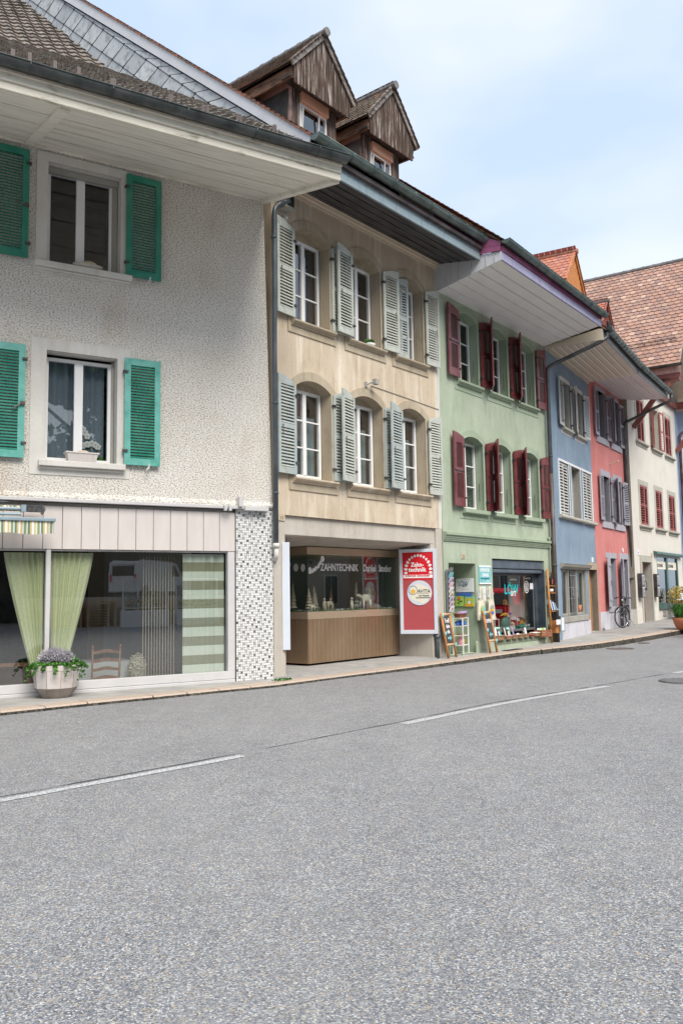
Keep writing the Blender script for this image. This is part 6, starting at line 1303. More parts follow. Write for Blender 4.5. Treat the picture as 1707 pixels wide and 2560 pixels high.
# --- small world inside the display case
rd = random.Random(21)
def in_case(mb, name, mats, x, y, label, cat, group=None, z=1.145, **k): return solo(mb, name, mats, HB, x, y, z, label, cat, group, **k)
m_ = MB()
for _ in range(420): x, y = rd.uniform(2.1, 5.1), rd.uniform(1.05, 1.9); s = rd.uniform(.01, .04); m_.ball((x - 3.6, y - 1.45, s * .3), s, s, s * .6, 5, 3, rd.choice((0, 0, 1, 2)))
m_.box(-1.55, 1.6, -.42, .45, -.002, .006, 1); in_case(m_, 'moss_and_gravel', ['lava_grey', 'leaf_ivy', 'linen_white'], 3.6, 1.45, 'grey and green gravel covering the floor of the display case', 'gravel')['kind'] = 'stuff'
for k, (x, y, h_, mt) in enumerate(((2.16, 1.55, .62, 'brass_stone'), (2.34, 1.25, .50, 'brass_stone'), (2.62, 1.35, .56, 'brass_stone'), (3.35, 1.5, .48, 'wood_chair'), (3.95, 1.25, .66, 'lava_grey'), (2.95, 1.6, .4, 'brass_stone'))):
    m_ = MB(); m_.tube([(0, 0, 0), (0, 0, h_ * .5)], .012, 5)
    for j in range(7): zz = h_ * (.12 + .12 * j); rr_ = .10 * (1 - j / 8); m_.lathe([(rr_ * rd.uniform(.8, 1.1), zz), (rr_ * .3, zz + h_ * .13)], (rd.uniform(-.01, .01), 0), 7)
    in_case(m_, 'toy_tree', mt, x, y, ['tallest tan toy conifer by the left corner of the display case', 'slim tan toy conifer second from the case corner', 'tan toy conifer left of the standing figures in the case', 'brown toy conifer in the middle of the display case', 'grey spiky toy conifer right of the middle of the case', 'small tan toy conifer at the back of the display case'][k], 'toy tree', 'toy conifers in the display case')
def quadruped(x, y, s, mt, label, rz=0.):
    m_ = MB(); m_.ball((0, 0, .17 * s), .12 * s, .055 * s, .06 * s)
    for sx, sy in ((-.08, -.03), (.08, -.03), (-.08, .03), (.08, .03)): m_.tube([(sx * s, sy * s, .15 * s), (sx * s, sy * s, 0)], [.022 * s, .014 * s], 6)
    m_.tube([(-.10 * s, 0, .18 * s), (-.16 * s, 0, .22 * s)], [.03 * s, .022 * s], 6); m_.ball((-.18 * s, 0, .21 * s), .04 * s, .022 * s, .022 * s); m_.tube([(.12 * s, 0, .19 * s), (.14 * s, 0, .10 * s)], .006 * s, 4)
    return in_case(m_, 'toy_animal', mt, x, y, label, 'toy animal', 'carved animals in the display case', smooth=True, rz=rz)
quadruped(4.15, 1.15, 1.5, 'canvas_cream', 'largest cream carved animal near the right of the display case'); quadruped(2.95, 1.2, .9, 'brass_stone', 'brown carved sheep left of the middle of the display case'); quadruped(2.28, 1.1, .6, 'canvas_cream', 'smallest carved sheep at the left corner of the case'); quadruped(3.75, 1.1, .55, 'lava_grey', 'grey carved donkey beside the standing shepherd')
for k, (x, y) in enumerate(((3.62, 1.12), (3.1, 1.3), (2.72, 1.15))):
    m_ = MB(); m_.lathe([(.045, 0), (.04, .12), (.028, .2), (.015, .22)], n=10); m_.ball((0, 0, .25), .03); m_.tube([(-.03, 0, .18), (-.06, -.02, .1)], .012, 5); in_case(m_, 'figurine', 'canvas_cream' if k == 0 else 'brass_stone', x, y, ['cream carved shepherd standing right of the middle of the case', 'tan carved shepherd in the middle of the display case', 'tan carved shepherd left of the middle of the case'][k], 'figurine', 'carved shepherds', smooth=True)
m_ = MB(); m_.ball((0, 0, .12), .17, .13, .18, 8, 6); m_.ball((-.05, .02, .28), .08, .07, .14, 7, 5); in_case(m_, 'rock', 'lava_grey', 2.2, 1.95, 'grey rock at the left end of the display case', 'rock')
t = at('toy_house', HB, 4.72, 1.5, 1.30, 'brown toy church with a white tower on a raised rock in the case', 'toy house'); m_ = MB(); m_.box(-.06, .04, -.05, .05, 0, .30); m_.box(.04, .30, -.05, .05, 0, .14, 1); m_.build('walls', ['linen_white', 'paint_redbrown'], t); m_ = MB(); m_.lathe([(.09, .30), (.0, .44)], (-.01, 0), 4, a0=.78); m_.prism([(.04, .14), (.32, .14), (.30, .22), (.06, .22)], -.07, .07); m_.build('roof', 'ink_brown', t)
m_ = MB(); m_.ball((0, 0, 0), .42, .3, .16, 12, 6); in_case(m_, 'rock', 'lava_grey', 4.75, 1.55, 'flat grey rock carrying the toy church', 'rock')
m_ = MB(); m_.beam((0, 0, 0), (.06, .05, .12), .12, .006); in_case(m_, 'card', 'ink_blue', 4.30, 1.35, 'bright blue card propped up in the display case', 'card')

# --- in front of the green gift shop
def signboard(name, R0, x, y, z, w, h, mt, label, cat='sign', th=.02, rz=0., group=None):
    t = at(name, R0, x, y, z, label, cat, group, rz); m_ = MB(); m_.box(0, w, -th, 0, 0, h); m_.build('board', mt, t); return t
t = signboard('shop_sign', HG, 1.86, -.004, 1.69, .63, .47, 'ink_cyan', 'turquoise sign with white bands and lettering between the doorway and the shop window')
m_ = MB(); m_.box(0, .63, -.0225, -.02, .0, .035); m_.box(0, .63, -.0225, -.02, .43, .47); m_.build('band', 'ink_white', t)
join_text('lettering', [text('t', 'SCHÖNES FÜR', .112, 'ink_white', None, on_wall(.05, -.023, .315), .66, bold=.004), text('t', 'ZUHAUSE', .112, 'ink_white', None, on_wall(.155, -.023, .19), .66, bold=.004), text('t', 'alles handgemacht', .07, 'ink_darkteal', None, on_wall(.06, -.023, .125), .9, shear=.3), text('t', 'loewart.ch', .05, 'ink_white', None, on_wall(.36, -.023, .06), 1.)], t)
def reveal_board(name, y0, y1, z0, z1, mt, label, cat, th=.02):
    """hangs on the right cheek of the doorway, facing the street's left; local x runs out of the recess"""
    o = empty(name, GM @ Vector((1.715, y1, z0)), HG.rotation_euler[2] - math.pi / 2, label, cat); m_ = MB(); m_.box(0, y1 - y0, -th, 0, 0, z1 - z0); m_.build('board', mt, o); return o
t = reveal_board('shop_sign', .06, .56, 1.50, 1.84, 'paper', 'white landscape sign with teal lettering on the green doorway cheek', 'sign')
join_text('lettering', [text('t', 'LÖW', .17, 'ink_darkteal', None, on_wall(.075, -.022, .155), .72), text('t', 'art', .12, 'ink_black', None, on_wall(.20, -.024, .13), .8, shear=.3), text('t', 'grafik & kunst', .03, 'ink_grey', None, on_wall(.24, -.022, .30), 1.), text('t', 'daniela loewe, atelier', .028, 'ink_grey', None, on_wall(.16, -.022, .07), .9)], t) if False else join_text('lettering', [text('t', 'LÖW', .17, 'ink_darkteal', None, on_wall(.075, -.022, .155), .72), text('t', 'art', .12, 'ink_black', None, on_wall(.20, -.024, .13), .8, shear=.3), text('t', 'grafik & kunst', .03, 'ink_grey', None, on_wall(.24, -.022, .30), 1.)], t)
m_ = MB(); m_.box(.15, .38, -.0215, -.02, .075, .079); m_.box(.15, .38, -.0215, -.02, .05, .054); m_.build('small_print', 'ink_grey', t)
t = reveal_board('painting', .34, .585, 1.15, 1.40, 'ink_lightgreen', 'small green canvas with a red rose on the doorway cheek', 'painting', .03)
m_ = MB(); m_.ball((.10, -.032, .18), .045, .004, .045, 10, 6, 0); m_.ball((.085, -.037, .185), .02, .003, .02, 8, 5, 2); m_.tube([(.12, -.033, .14), (.13, -.033, .02)], .006, 5, 1); m_.ball((.17, -.033, .12), .04, .003, .018, 8, 5, 1); m_.ball((.09, -.033, .08), .035, .003, .016, 8, 5, 1); m_.build('motif', ['ink_red', 'leaf_ivy', 'ink_pink'], t)
t = reveal_board('painting', .06, .305, 1.14, 1.39, 'ink_lightgreen', 'small yellow green canvas with a bird motif beside the rose canvas', 'painting', .03)
m_ = MB(); m_.box(.0, .245, -.032, -.030, .0, .08, 0); m_.ball((.12, -.034, .17), .045, .003, .035, 10, 6, 0); m_.ball((.12, -.034, .10), .035, .003, .045, 10, 6, 1); m_.ball((.07, -.033, .05), .03, .003, .02, 8, 5, 2); m_.ball((.19, -.033, .05), .03, .003, .02, 8, 5, 2); m_.box(.0, .245, -.0315, -.030, .215, .25, 3); m_.build('motif', ['ink_yellow', 'paper', 'ink_orange', 'ink_cyan'], t)
m_ = MB(); m_.box(.30, .34, 0, .01, 0, .01) if False else m_.box(0, .42, -.03, 0, 0, .07); o = m_.build('hanging_rail', 'ink_blue', None); o.location = GM @ Vector((1.715, .53, 1.41)); o.rotation_euler = (0, 0, HG.rotation_euler[2] - math.pi / 2); tag(o, 'blue rail from which the two small canvases hang', 'rail')
# postcards
t = at('postcard_rack', HG, .33, -.03, 1.03, 'narrow wall rack of overlapping postcards left of the doorway', 'card rack')
m_ = MB(); m_.box(-.10, .05, -.015, .0, 0, 1.0); m_.build('rack', 'zinc_grey', t)
cc = ['ink_pink', 'paper', 'ink_pink', 'ink_lilac', 'ink_pink', 'ink_cream', 'paper', 'ink_cyan', 'zinc_grey']
for k in range(9):
    m_ = MB(); z = .02 + k * .112; m_.hexa([(-.06, -.045, z), (.09, -.06, z), (.09, -.055, z), (-.06, -.04, z), (-.05, -.095, z + .135), (.10, -.11, z + .135), (.10, -.105, z + .135), (-.05, -.09, z + .135)])
    if cc[k] not in ('zinc_grey', 'ink_cyan'): m_.ball((.03 + rd.uniform(-.02, .02), -.09, z + .07), .022, .006, .02, 7, 5, 1); m_.ball((.0 + rd.uniform(-.02, .02), -.08, z + .04), .014, .006, .014, 6, 4, 1)
    m_.build('postcard', [['paper', 'card_pink', 'card_lilac', 'ink_cream'][k % 4] if k < 7 else cc[k], rd.choice(['ink_dullred', 'ink_brown', 'ink_pink'])], t)
# chalkboards
def aboard(x, y, rz, words, arrow, label):
    t = at('chalkboard_stand', HG, x, y, 0, label, 'chalkboard', None, rz); lean = .16; Hh = 1.02
    def P(a, z, o=0): return (a, lean * z / Hh + o, z)
    for sx in (-.20, .20): m_ = MB(); m_.tube([P(sx, 0), P(sx, Hh)], .030, 8); m_.build('post', 'wood_orange', t, smooth=True)
    m_ = MB(); m_.tube([P(-.22, .30), P(.22, .30)], .028, 8); m_.tube([P(-.22, Hh - .03), P(.22, Hh - .03)], .032, 8); m_.build('crossbar', 'wood_pine', t, smooth=True)
    m_ = MB(); m_.hexa([P(-.165, .33, -.005), P(.165, .33, -.005), P(.165, .33, .015), P(-.165, .33, .015), P(-.165, Hh - .07, -.005), P(.165, Hh - .07, -.005), P(.165, Hh - .07, .015), P(-.165, Hh - .07, .015)]); b_ = m_.build('slate', 'chalkboard', t)
    tilt = Matrix.Rotation(-math.atan(lean / Hh), 4, 'X')
    items = []
    for (wd, sz, xx, zz) in words: items.append(text('t', wd, sz, 'ink_white', None, Matrix.Translation(P(xx, zz, -.010)) @ tilt @ Matrix.Rotation(math.pi / 2, 4, 'X'), .85, bold=.002))
    join_text('chalk_writing', items, b_)
    m_ = MB(); z = .44; s = arrow; m_.prism([(-.10 * s, z - .012), (.02 * s, z - .012), (.02 * s, z - .05), (.11 * s, z + .012), (.02 * s, z + .075), (.02 * s, z + .038), (-.10 * s, z + .038)], lean * z / Hh - .016, lean * z / Hh - .010); m_.build('chalk_arrow', 'ink_cyan', b_)
    for (a, z) in ((-.19, Hh - .06), (-.2, .55), (.21, .28)): m_ = MB(); m_.ball(P(a, z, -.035), .035, .02, .04, 8, 5); m_.ball(P(a + .03, z + .03, -.03), .03, .02, .03, 7, 5); m_.build('paper_flower', 'ink_cyan', t)
aboard(.12, -.22, 4, [('Treff', .14, -.12, .80), ('dein', .13, -.08, .68), ('ein', .13, -.06, .56)], 1, 'chalkboard on an orange timber stand left of the doorway, arrow pointing right')
aboard(1.86, -.36, 4, [('OFFEN', .13, -.15, .74)], -1, 'chalkboard on an orange timber stand reading offen, arrow pointing left')
# white metal shelf with basket in the doorway
t = at('wire_shelf', HG, 1.12, .12, .02, 'narrow white metal shelf with goods standing in the doorway', 'shelf', rz=14)
for sx, sy in ((-.24, -.12), (.24, -.12), (-.24, .12), (.24, .12)): m_ = MB(); m_.box(sx - .012, sx + .012, sy - .012, sy + .012, 0, .86); m_.build('upright', 'paint_white', t)
for z in (.20, .43, .66, .85): m_ = MB(); m_.box(-.24, .24, -.12, .12, z, z + .014); m_.build('shelf_board', 'paint_white', t)
def basket(name, R0, x, y, z, w, d, h, label, cat='basket', group=None, rz=0., mt='wicker', flare=1.25, rimm=None):
    t = at(name, R0, x, y, z, label, cat, group, rz); m_ = MB(); n = 20
    def ring(s, zz, r0=1.): return [(w / 2 * s * r0 * math.copysign(abs(math.cos(q)) ** .6, math.cos(q)), d / 2 * s * r0 * math.copysign(abs(math.sin(q)) ** .6, math.sin(q)), zz) for q in [2 * math.pi * k / n for k in range(n)]]
    rs = [ring(1 / flare, 0), ring(1., h), ring(.94, h), ring(.9 / flare, .012)]; m_.v = [p for r_ in rs for p in r_]; m_.f.append(tuple(range(n))); m_.m.append(0); m_.f.append(tuple(range(3 * n, 4 * n))); m_.m.append(0)
    for i in range(3):
        for k in range(n): m_.f.append((i * n + k, i * n + (k + 1) % n, (i + 1) * n + (k + 1) % n, (i + 1) * n + k)); m_.m.append(0)
    m_.build('body', mt, t); m_ = MB(); m_.tube(ring(1.0, h) + [ring(1., h)[0]], .012, 6); m_.build('rim', rimm or mt, t, smooth=True); return t
basket('wicker_tray', HG, 1.12, .12, .885, .56, .26, .10, 'rectangular wicker tray with lilac papers on top of the white shelf', 'basket', rz=14, mt='crate_wood')
SHM = GM @ Matrix.Translation((1.12, .12, .02)) @ Matrix.Rotation(rad(14), 4, 'Z')
def onshelf(mb, name, mats, x, y, z, label, cat, group=None, **k):
    o = mb.build(name, mats, None, **k); o.location = SHM @ Vector((x, y, z)); o.rotation_euler = (0, 0, HG.rotation_euler[2] + rad(14)); return tag(o, label, cat, group)
m_ = MB(); leaves(m_, (0, 0, .05), .2, .1, .05, 60, .09, 0, 'leaf'); onshelf(m_, 'folded_cloths', 'ink_blue', 0, 0, .68, 'heap of blue and white cloths on the upper shelf', 'cloth')
m_ = MB(); m_.lathe([(.05, 0), (.06, .1), (.05, .17), (.03, .2)], n=12); onshelf(m_, 'vase', 'ink_pink', -.08, 0, .215, 'pink spotted vase on the lowest shelf of the white rack', 'vase', smooth=True)
m_ = MB(); m_.lathe([(.05, 0), (.06, .1), (.055, .17), (.03, .19)], n=12); onshelf(m_, 'vase', 'ink_yellow', .13, 0, .215, 'yellow vase on the lowest shelf beside the pink one', 'vase', smooth=True)
m_ = MB(); m_.box(-.15, .15, -.08, .08, 0, .012); m_.box(-.10, .12, -.06, .07, .013, .03); onshelf(m_, 'tray', 'wicker', 0, 0, .445, 'flat tan tray on the middle shelf of the white rack', 'tray')
m_ = MB(); m_.hexa([(-.1, -.1, 0), (.06, -.12, 0), (.06, .05, 0), (-.1, .06, 0), (-.08, -.12, .01), (.08, -.13, .06), (.07, .05, .04), (-.1, .06, .03)]); onshelf(m_, 'paper_sheet', 'ink_lilac', -.08, -.04, .97, 'lilac paper lying over the wicker tray edge', 'paper')
# tote bags and notices
def tote(x, z0, w, h, label, cols, side):
    t = at('tote_bag', HG, x, -.06, z0, label, 'bag', 'cream tote bags hanging by the doorway'); m_ = MB(); nx, nz = 10, 12
    sh = lambda u, v: (w * (u - .5) * (1.12 - .30 * v ** 2) + side * .03 * math.sin(v * 3), -.025 - .02 * math.sin(u * 9 + v * 3) * .6 - .02 * math.sin(math.pi * u), h * v * (1 - .05 * abs(u - .5)))
    for s in (0, 1):
        b = len(m_.v)
        for j in range(nz + 1):
            for i in range(nx + 1): p = sh(i / nx, j / nz); m_.v.append((p[0], p[1] * (1 if s == 0 else 0) , p[2]))
        for j in range(nz):
            for i in range(nx): m_.f.append((b + j * (nx + 1) + i, b + j * (nx + 1) + i + 1, b + (j + 1) * (nx + 1) + i + 1, b + (j + 1) * (nx + 1) + i)); m_.m.append(0)
    m_.build('bag_body', 'canvas_cream', t, smooth=True)
    for dx in (-.01, .03):
        m_ = MB(); a, b = -w * .22 + dx, w * .20 + dx; pts = bend([(a, -.04, h * .98), (a + .02, -.02, h + .26), (.0 + dx, .0, h + .34), (b - .02, -.02, h + .26), (b, -.04, h * .98)], .1)
        for p, q in zip(pts, pts[1:]): m_.beam(p, q, .006, .022, upv=(1, 0, 0))
        m_.build('handle', 'canvas_cream', t)
    m_ = MB()
    for (cx, cz, rx, rz_, mi) in cols: m_.ball((cx * w, -.062, cz * h), rx, .004, rz_, 12, 8, mi)
    m_.build('print', ['ink_lightgreen', 'ink_cyan', 'ink_yellow', 'ink_blue', 'ink_brown', 'ink_green', 'ink_grey'], t)
tote(1.84, .80, .38, .50, 'cream tote bag with a green and turquoise print, left of the pair', [(-.10, .50, .05, .12, 0), (.10, .52, .07, .08, 1), (.12, .40, .06, .03, 2), (-.02, .36, .09, .03, 5)], -1)
tote(2.32, .79, .36, .52, 'cream tote bag with an orange, brown and blue print, right of the pair', [(.02, .60, .08, .07, 6), (.0, .48, .09, .05, 2), (-.02, .46, .05, .03, 4), (.03, .36, .07, .035, 3)], 1)
for k, (x, z, w_, h_) in enumerate(((1.80, 1.34, .15, .22), (2.02, 1.44, .17, .19), (2.02, 1.26, .17, .165), (2.27, 1.36, .15, .22))):
    t = at('paper_notice', HG, x, -.004, z, ['white printed notice behind the left tote bag handle', 'upper of the two white notices between the tote bags', 'lower of the two white notices between the tote bags', 'white printed notice behind the right tote bag handle'][k], 'notice', 'printed notices between the bags'); m_ = MB(); m_.box(0, w_, -.008, 0, 0, h_); m_.build('sheet', 'paper', t); m_ = MB()
    for j in range(7): m_.box(.02, w_ - .02 - rd.uniform(0, .04), -.0085, -.008, h_ - .03 - j * .024, h_ - .024 - j * .024)
    m_.build('printed_lines', 'ink_grey', t)
# baskets and goods on the window board
bz = .253
spec = [(2.83, .58, .115, 'large low wicker basket with folded white cards at the left of the window board', 'wicker'), (3.33, .32, .09, 'pink rimmed wicker basket with dark books, second from the left', 'wicker'), (3.68, .32, .09, 'plain wicker basket holding a violet card, third from the left', 'wicker'), (4.03, .33, .085, 'wicker basket with white sachets, fourth from the left', 'wicker'), (4.37, .27, .085, 'wicker basket with striped pens, fifth from the left', 'wicker'), (4.68, .27, .06, 'small flat red rimmed basket, fifth to the right end but one', 'wicker'), (5.06, .42, .09, 'wide shallow pale rimmed basket beside the wooden crate', 'wicker')]
spec[5] = (4.68, .27, .06, 'small flat red rimmed basket left of the shallow pale rimmed one', 'crate_wood')
for k, (x, w_, h_, lab, mt) in enumerate(spec): basket('wicker_basket', HG, x, .03, bz, w_, .24, h_, lab, 'basket', 'baskets along the window board', mt=mt, flare=1.2, rimm=('ink_pink' if k in (1,) else ('ink_dullred' if k == 5 else ('canvas_cream' if k == 6 else None))))
def card(x, y, z, w_, h_, mt, label, tilt=.25, rz=0., cat='card', group=None, th=.012):
    m_ = MB(); m_.hexa([(-w_ / 2, 0, 0), (w_ / 2, 0, 0), (w_ / 2, th, 0), (-w_ / 2, th, 0), (-w_ / 2, tilt * h_, h_), (w_ / 2, tilt * h_, h_), (w_ / 2, tilt * h_ + th, h_), (-w_ / 2, tilt * h_ + th, h_)]); return solo(m_, 'card', mt, HG, x, y, z, label, cat, group, rz)
card(2.74, .0, bz + .06, .30, .24, 'paper', 'large white folded card in the leftmost basket', rz=15); card(2.90, -.02, bz + .05, .20, .17, 'linen_white', 'pale folded cloth at the front of the leftmost basket', rz=20); card(3.02, .0, bz + .05, .08, .16, 'ink_teal', 'turquoise card at the right of the leftmost basket', rz=20)
card(3.22, .02, bz + .05, .05, .26, 'ink_black', 'black notebook standing left in the pink rimmed basket'); card(3.28, .01, bz + .05, .05, .24, 'canvas_cream', 'cream notebook between black ones in the pink rimmed basket'); card(3.43, .01, bz + .05, .13, .20, 'ink_black', 'black boxed card at the right of the pink rimmed basket'); card(3.43, -.002, bz + .06, .06, .14, 'canvas_cream', 'cream label on the black boxed card')
card(3.62, .08, bz + .05, .16, .24, 'ink_mint', 'pale turquoise card behind the violet one'); card(3.74, .01, bz + .05, .15, .27, 'ink_lilac', 'violet card standing in the third basket', rz=18)
for k in range(4): card(3.92 + k * .07, .0 + .02 * k, bz + .05, .06, .07, 'linen_white', ['leftmost', 'second', 'third', 'rightmost'][k] + ' white sachet in the fourth basket', .4, group='white sachets')
for k in range(3): card(4.28 + k * .07, .0, bz + .05, .03, .13, ('ink_black', 'ink_grey', 'linen_white')[k], ('black', 'grey', 'white')[k] + ' pen packet in the fifth basket', .4, 15)
card(4.50, .02, bz + .05, .08, .20, 'paper', 'narrow white price card above the fifth basket')
for k in range(6): m_ = MB(); m_.ball((0, 0, .0), .035, .035, .025, 8, 5); solo(m_, 'soap', 'ink_pink' if k % 2 else 'ink_cream', HG, 4.92 + k * .05, .02 + (k % 2) * .04, bz + .09, ('pink' if k % 2 else 'cream') + ' soap ' + ['at the left end', 'second from the left', 'left of the centre', 'right of the centre', 'second from the right', 'at the right end'][k] + ' of the shallow basket', 'soap', 'soaps in the shallow basket')
t = at('wooden_crate', HG, 5.36, -.06, .215, 'reddish wooden crate with green and white packets at the right of the window board', 'crate', rz=-10); m_ = MB()
for z in (.01, .075, .14): m_.box(-.24, .24, -.13, -.115, z, z + .055); m_.box(-.24, .24, .115, .13, z, z + .055); m_.box(-.24, -.225, -.115, .115, z, z + .055); m_.box(.225, .24, -.115, .115, z, z + .055)
m_.box(-.23, .23, -.12, .12, 0, .012); m_.build('slats', 'crate_wood', t); m_ = MB()
for sx in (-.22, .22):
    for sy in (-.11, .11): m_.box(sx - .012, sx + .012, sy - .012, sy + .012, 0, .2)
m_.build('corner_post', 'crate_wood', t)
for k in range(6): card(5.18 + k * .065, -.02 - .012 * k, .26, .07, .20, ('paper', 'ink_mint', 'linen_white', 'ink_lightgreen', 'ink_lightgreen', 'ink_cream')[k], ['white packet at the left end', 'mint packet second from the left', 'pale packet third from the left', 'green packet left of its twin', 'green packet right of its twin', 'cream packet at the right end'][k] + ' of the crate', .15, -10, 'packet')
# goods behind the glass
def inwin(m_, name, mats, x, y, z, label, cat, **k): return solo(m_, name, mats, HG, x, y, z, label, cat, **k)
t = at('lantern', HG, 3.46, .45, .46, 'tall white metal lantern at the left of the gift shop window', 'lantern'); m_ = MB()
for sx in (-.11, .11):
    for sy in (-.08, .08): m_.box(sx - .012, sx + .012, sy - .012, sy + .012, 0, .30)
m_.box(-.13, .13, -.10, .10, 0, .02); m_.box(-.13, .13, -.10, .10, .29, .31); m_.build('frame', 'paint_white', t); m_ = MB(); m_.lathe([(.09, .31), (.05, .38), (.025, .40), (.03, .46), (.0, .50)], n=8); m_.tube([(0, 0, .5), (0, 0, .60)], .01, 5); m_.build('roof', 'paint_white', t)
m_ = MB(); m_.ball((0, 0, .17), .185, .12, .185, 18, 12); inwin(m_, 'teal_disc', 'ink_tealobj', 4.16, .5, .46, 'round teal green cushion behind the glass', 'cushion', smooth=True)
m_ = MB(); m_.lathe([(.10, 0), (.16, .05), (.18, .10), (.15, .10)], n=14); inwin(m_, 'mint_bowl', 'ink_mint', 3.28, .38, .46, 'pale mint bowl at the left edge of the window display', 'bowl', smooth=True)
m_ = MB(); m_.box(-.06, .06, -.05, .05, 0, .14); m_.lathe([(.075, .14), (.03, .18), (.0, .2)], n=10); inwin(m_, 'small_lantern', 'canvas_cream', 4.62, .5, .46, 'small cream lantern right of the teal cushion', 'lantern')
for k, (x, c1, h_) in enumerate(((4.85, 'ink_dullred', .24), (5.0, 'ink_red', .20), (5.22, 'ink_yellow', .22), (5.36, 'ink_orange', .18))):
    m_ = MB(); m_.box(-.07, .07, -.05, .05, 0, h_); m_.prism([(-.085, h_), (.085, h_), (0, h_ + .09)], -.06, .06, 1); m_.box(-.03, -.005, -.052, -.05, .06, .1, 2); m_.box(.015, .04, -.052, -.05, .12, .16, 2)
    inwin(m_, 'toy_house', [c1, 'ink_brown' if k > 1 else 'linen_white', 'ink_black'], x, .55, .46, ['dull red toy house, leftmost of the row behind the glass', 'bright red toy house beside the yellow one', 'yellow toy house in the row behind the glass', 'orange toy house at the right end of the row'][k], 'toy house')
m_ = MB(); m_.box(-.12, .12, -.06, .06, 0, .015)
for sx in (-.11, .11): m_.tube([(sx, 0, .0), (sx, 0, .78)], .004, 4); m_.tube([(sx, 0, 0), (sx, 0, -.3)], .004, 4)
inwin(m_, 'hanging_shelf', 'wood_pine', 4.35, .5, 1.12, 'small wooden board hanging on cords inside the gift shop window', 'shelf')
m_ = MB(); m_.box(-.05, .05, -.04, .04, 0, .09); m_.prism([(-.055, .09), (.055, .09), (0, .14)], -.04, .04); inwin(m_, 'orange_cottage', 'ink_orange', 4.22, .5, 1.137, 'tiny orange cottage standing on the hanging board', 'ornament')
m_ = MB(); m_.ball((0, 0, 0), .20, .04, .05, 10, 6); m_.tube([(-.2, 0, .0), (-.3, 0, -.04)], [.03, .01], 6); m_.ball((.14, 0, -.05), .05, .04, .05, 8, 5, 1); m_.ball((.26, 0, .02), .12, .04, .035, 8, 5, 2); inwin(m_, 'hanging_fish', ['ink_yellow', 'paper', 'ink_blue'], 4.12, .45, .87, 'yellow and blue ornament hanging above the lantern', 'ornament', smooth=True)
m_ = MB(); leaves(m_, (0, 0, .05), .38, .08, .07, 160, .07, 0, 'leaf'); leaves(m_, (.2, 0, .06), .2, .08, .08, 60, .07, 1, 'leaf'); inwin(m_, 'fabric_garland', ['ink_tealobj', 'linen_white'], 5.05, .42, .46, 'teal and white fabric garland along the display shelf', 'garland')
# ladder shelf of orange timber
t = at('ladder_shelf', HG, 5.97, -.11, -.01, 'tall orange timber ladder shelf with cards and bottles beside the brown downpipe', 'shelf')
for sx in (-.20, .20): m_ = MB(); m_.tube([(sx, -.02, 0), (sx, .04, 2.12)], .034, 8); m_.build('post', 'wood_orange', t, smooth=True)
for z in (.91, 1.43, 1.63): m_ = MB(); m_.box(-.19, .30, -.06, .12, z, z + .025); m_.build('shelf_board', 'wood_orange', t)
for z in (.34, 1.18, 1.98): m_ = MB(); m_.tube([(-.20, .05, z), (.20, .05, z)], .012, 6); m_.build('tie_rod', 'zinc_grey', t)
m_ = MB(); m_.box(-.16, .12, -.14, .0, .31, .66); m_.build('box', 'wood_orange', t)
m_ = MB(); m_.box(.06, .34, -.20, -.17, .32, .68); o = solo(m_, 'leaflet_holder', 'plastic_bluegrey', HG, 5.97, -.11, 0, 'translucent leaflet holder on the orange ladder shelf', 'holder'); m_ = MB(); m_.box(.10, .28, -.205, -.20, .36, .72); m_.build('leaflet', 'linen_white', o)
m_ = MB(); m_.box(-.28, .0, -.22, -.205, .54, .68); solo(m_, 'small_sign', 'paper', HG, 5.97, -.11, 0, 'small white card sign fixed to the ladder shelf box', 'sign')
m_ = MB(); m_.box(-.05, .05, -.05, .05, 0, .20); m_.lathe([(.05, .20), (.02, .23), (.01, .25)], n=8); m_.box(-.035, .035, -.053, -.05, .03, .17, 1); solo(m_, 'table_lantern', ['ink_black', 'ink_dullred'], HG, 5.92, -.10, 1.66, 'small black lantern on the top board of the ladder shelf', 'lantern')
m_ = MB(); m_.ball((-.05, 0, .05), .06, .04, .05, 8, 5); m_.ball((.05, 0, .05), .06, .04, .055, 8, 5); solo(m_, 'white_figures', 'linen_white', HG, 5.94, -.10, 1.46, 'pair of white ornaments on the second board of the ladder shelf', 'ornament')
for k in range(6): m_ = MB(); m_.hexa([(-.05, 0, 0), (.05, 0, 0), (.05, .01, 0), (-.05, .01, 0), (-.05, .06, .28 - .02 * k), (.05, .06, .28 - .02 * k), (.05, .07, .28 - .02 * k), (-.05, .07, .28 - .02 * k)]); solo(m_, 'greeting_card', ('paper', 'ink_blue', 'linen_white', 'ink_grey', 'ink_cyan', 'paper')[k], HG, 5.86 + k * .055, -.16 - .01 * k, .94, ['white greeting card at the left end', 'blue greeting card second from the left', 'pale greeting card third from the left', 'grey greeting card fourth from the left', 'turquoise greeting card second from the right', 'white greeting card at the right end'][k] + ' of the ladder shelf row', 'card', None, 10)
m_ = MB(); m_.box(-.11, .14, -.08, .04, 0, .11); m_.lathe([(.03, .11), (.03, .2), (.012, .22), (.012, .25)], (.10, 0), 8, 1); solo(m_, 'dispenser_box', ['ink_black', 'paper'], HG, 6.02, -.17, .66, 'black box with a white bottle on the ladder shelf', 'box')

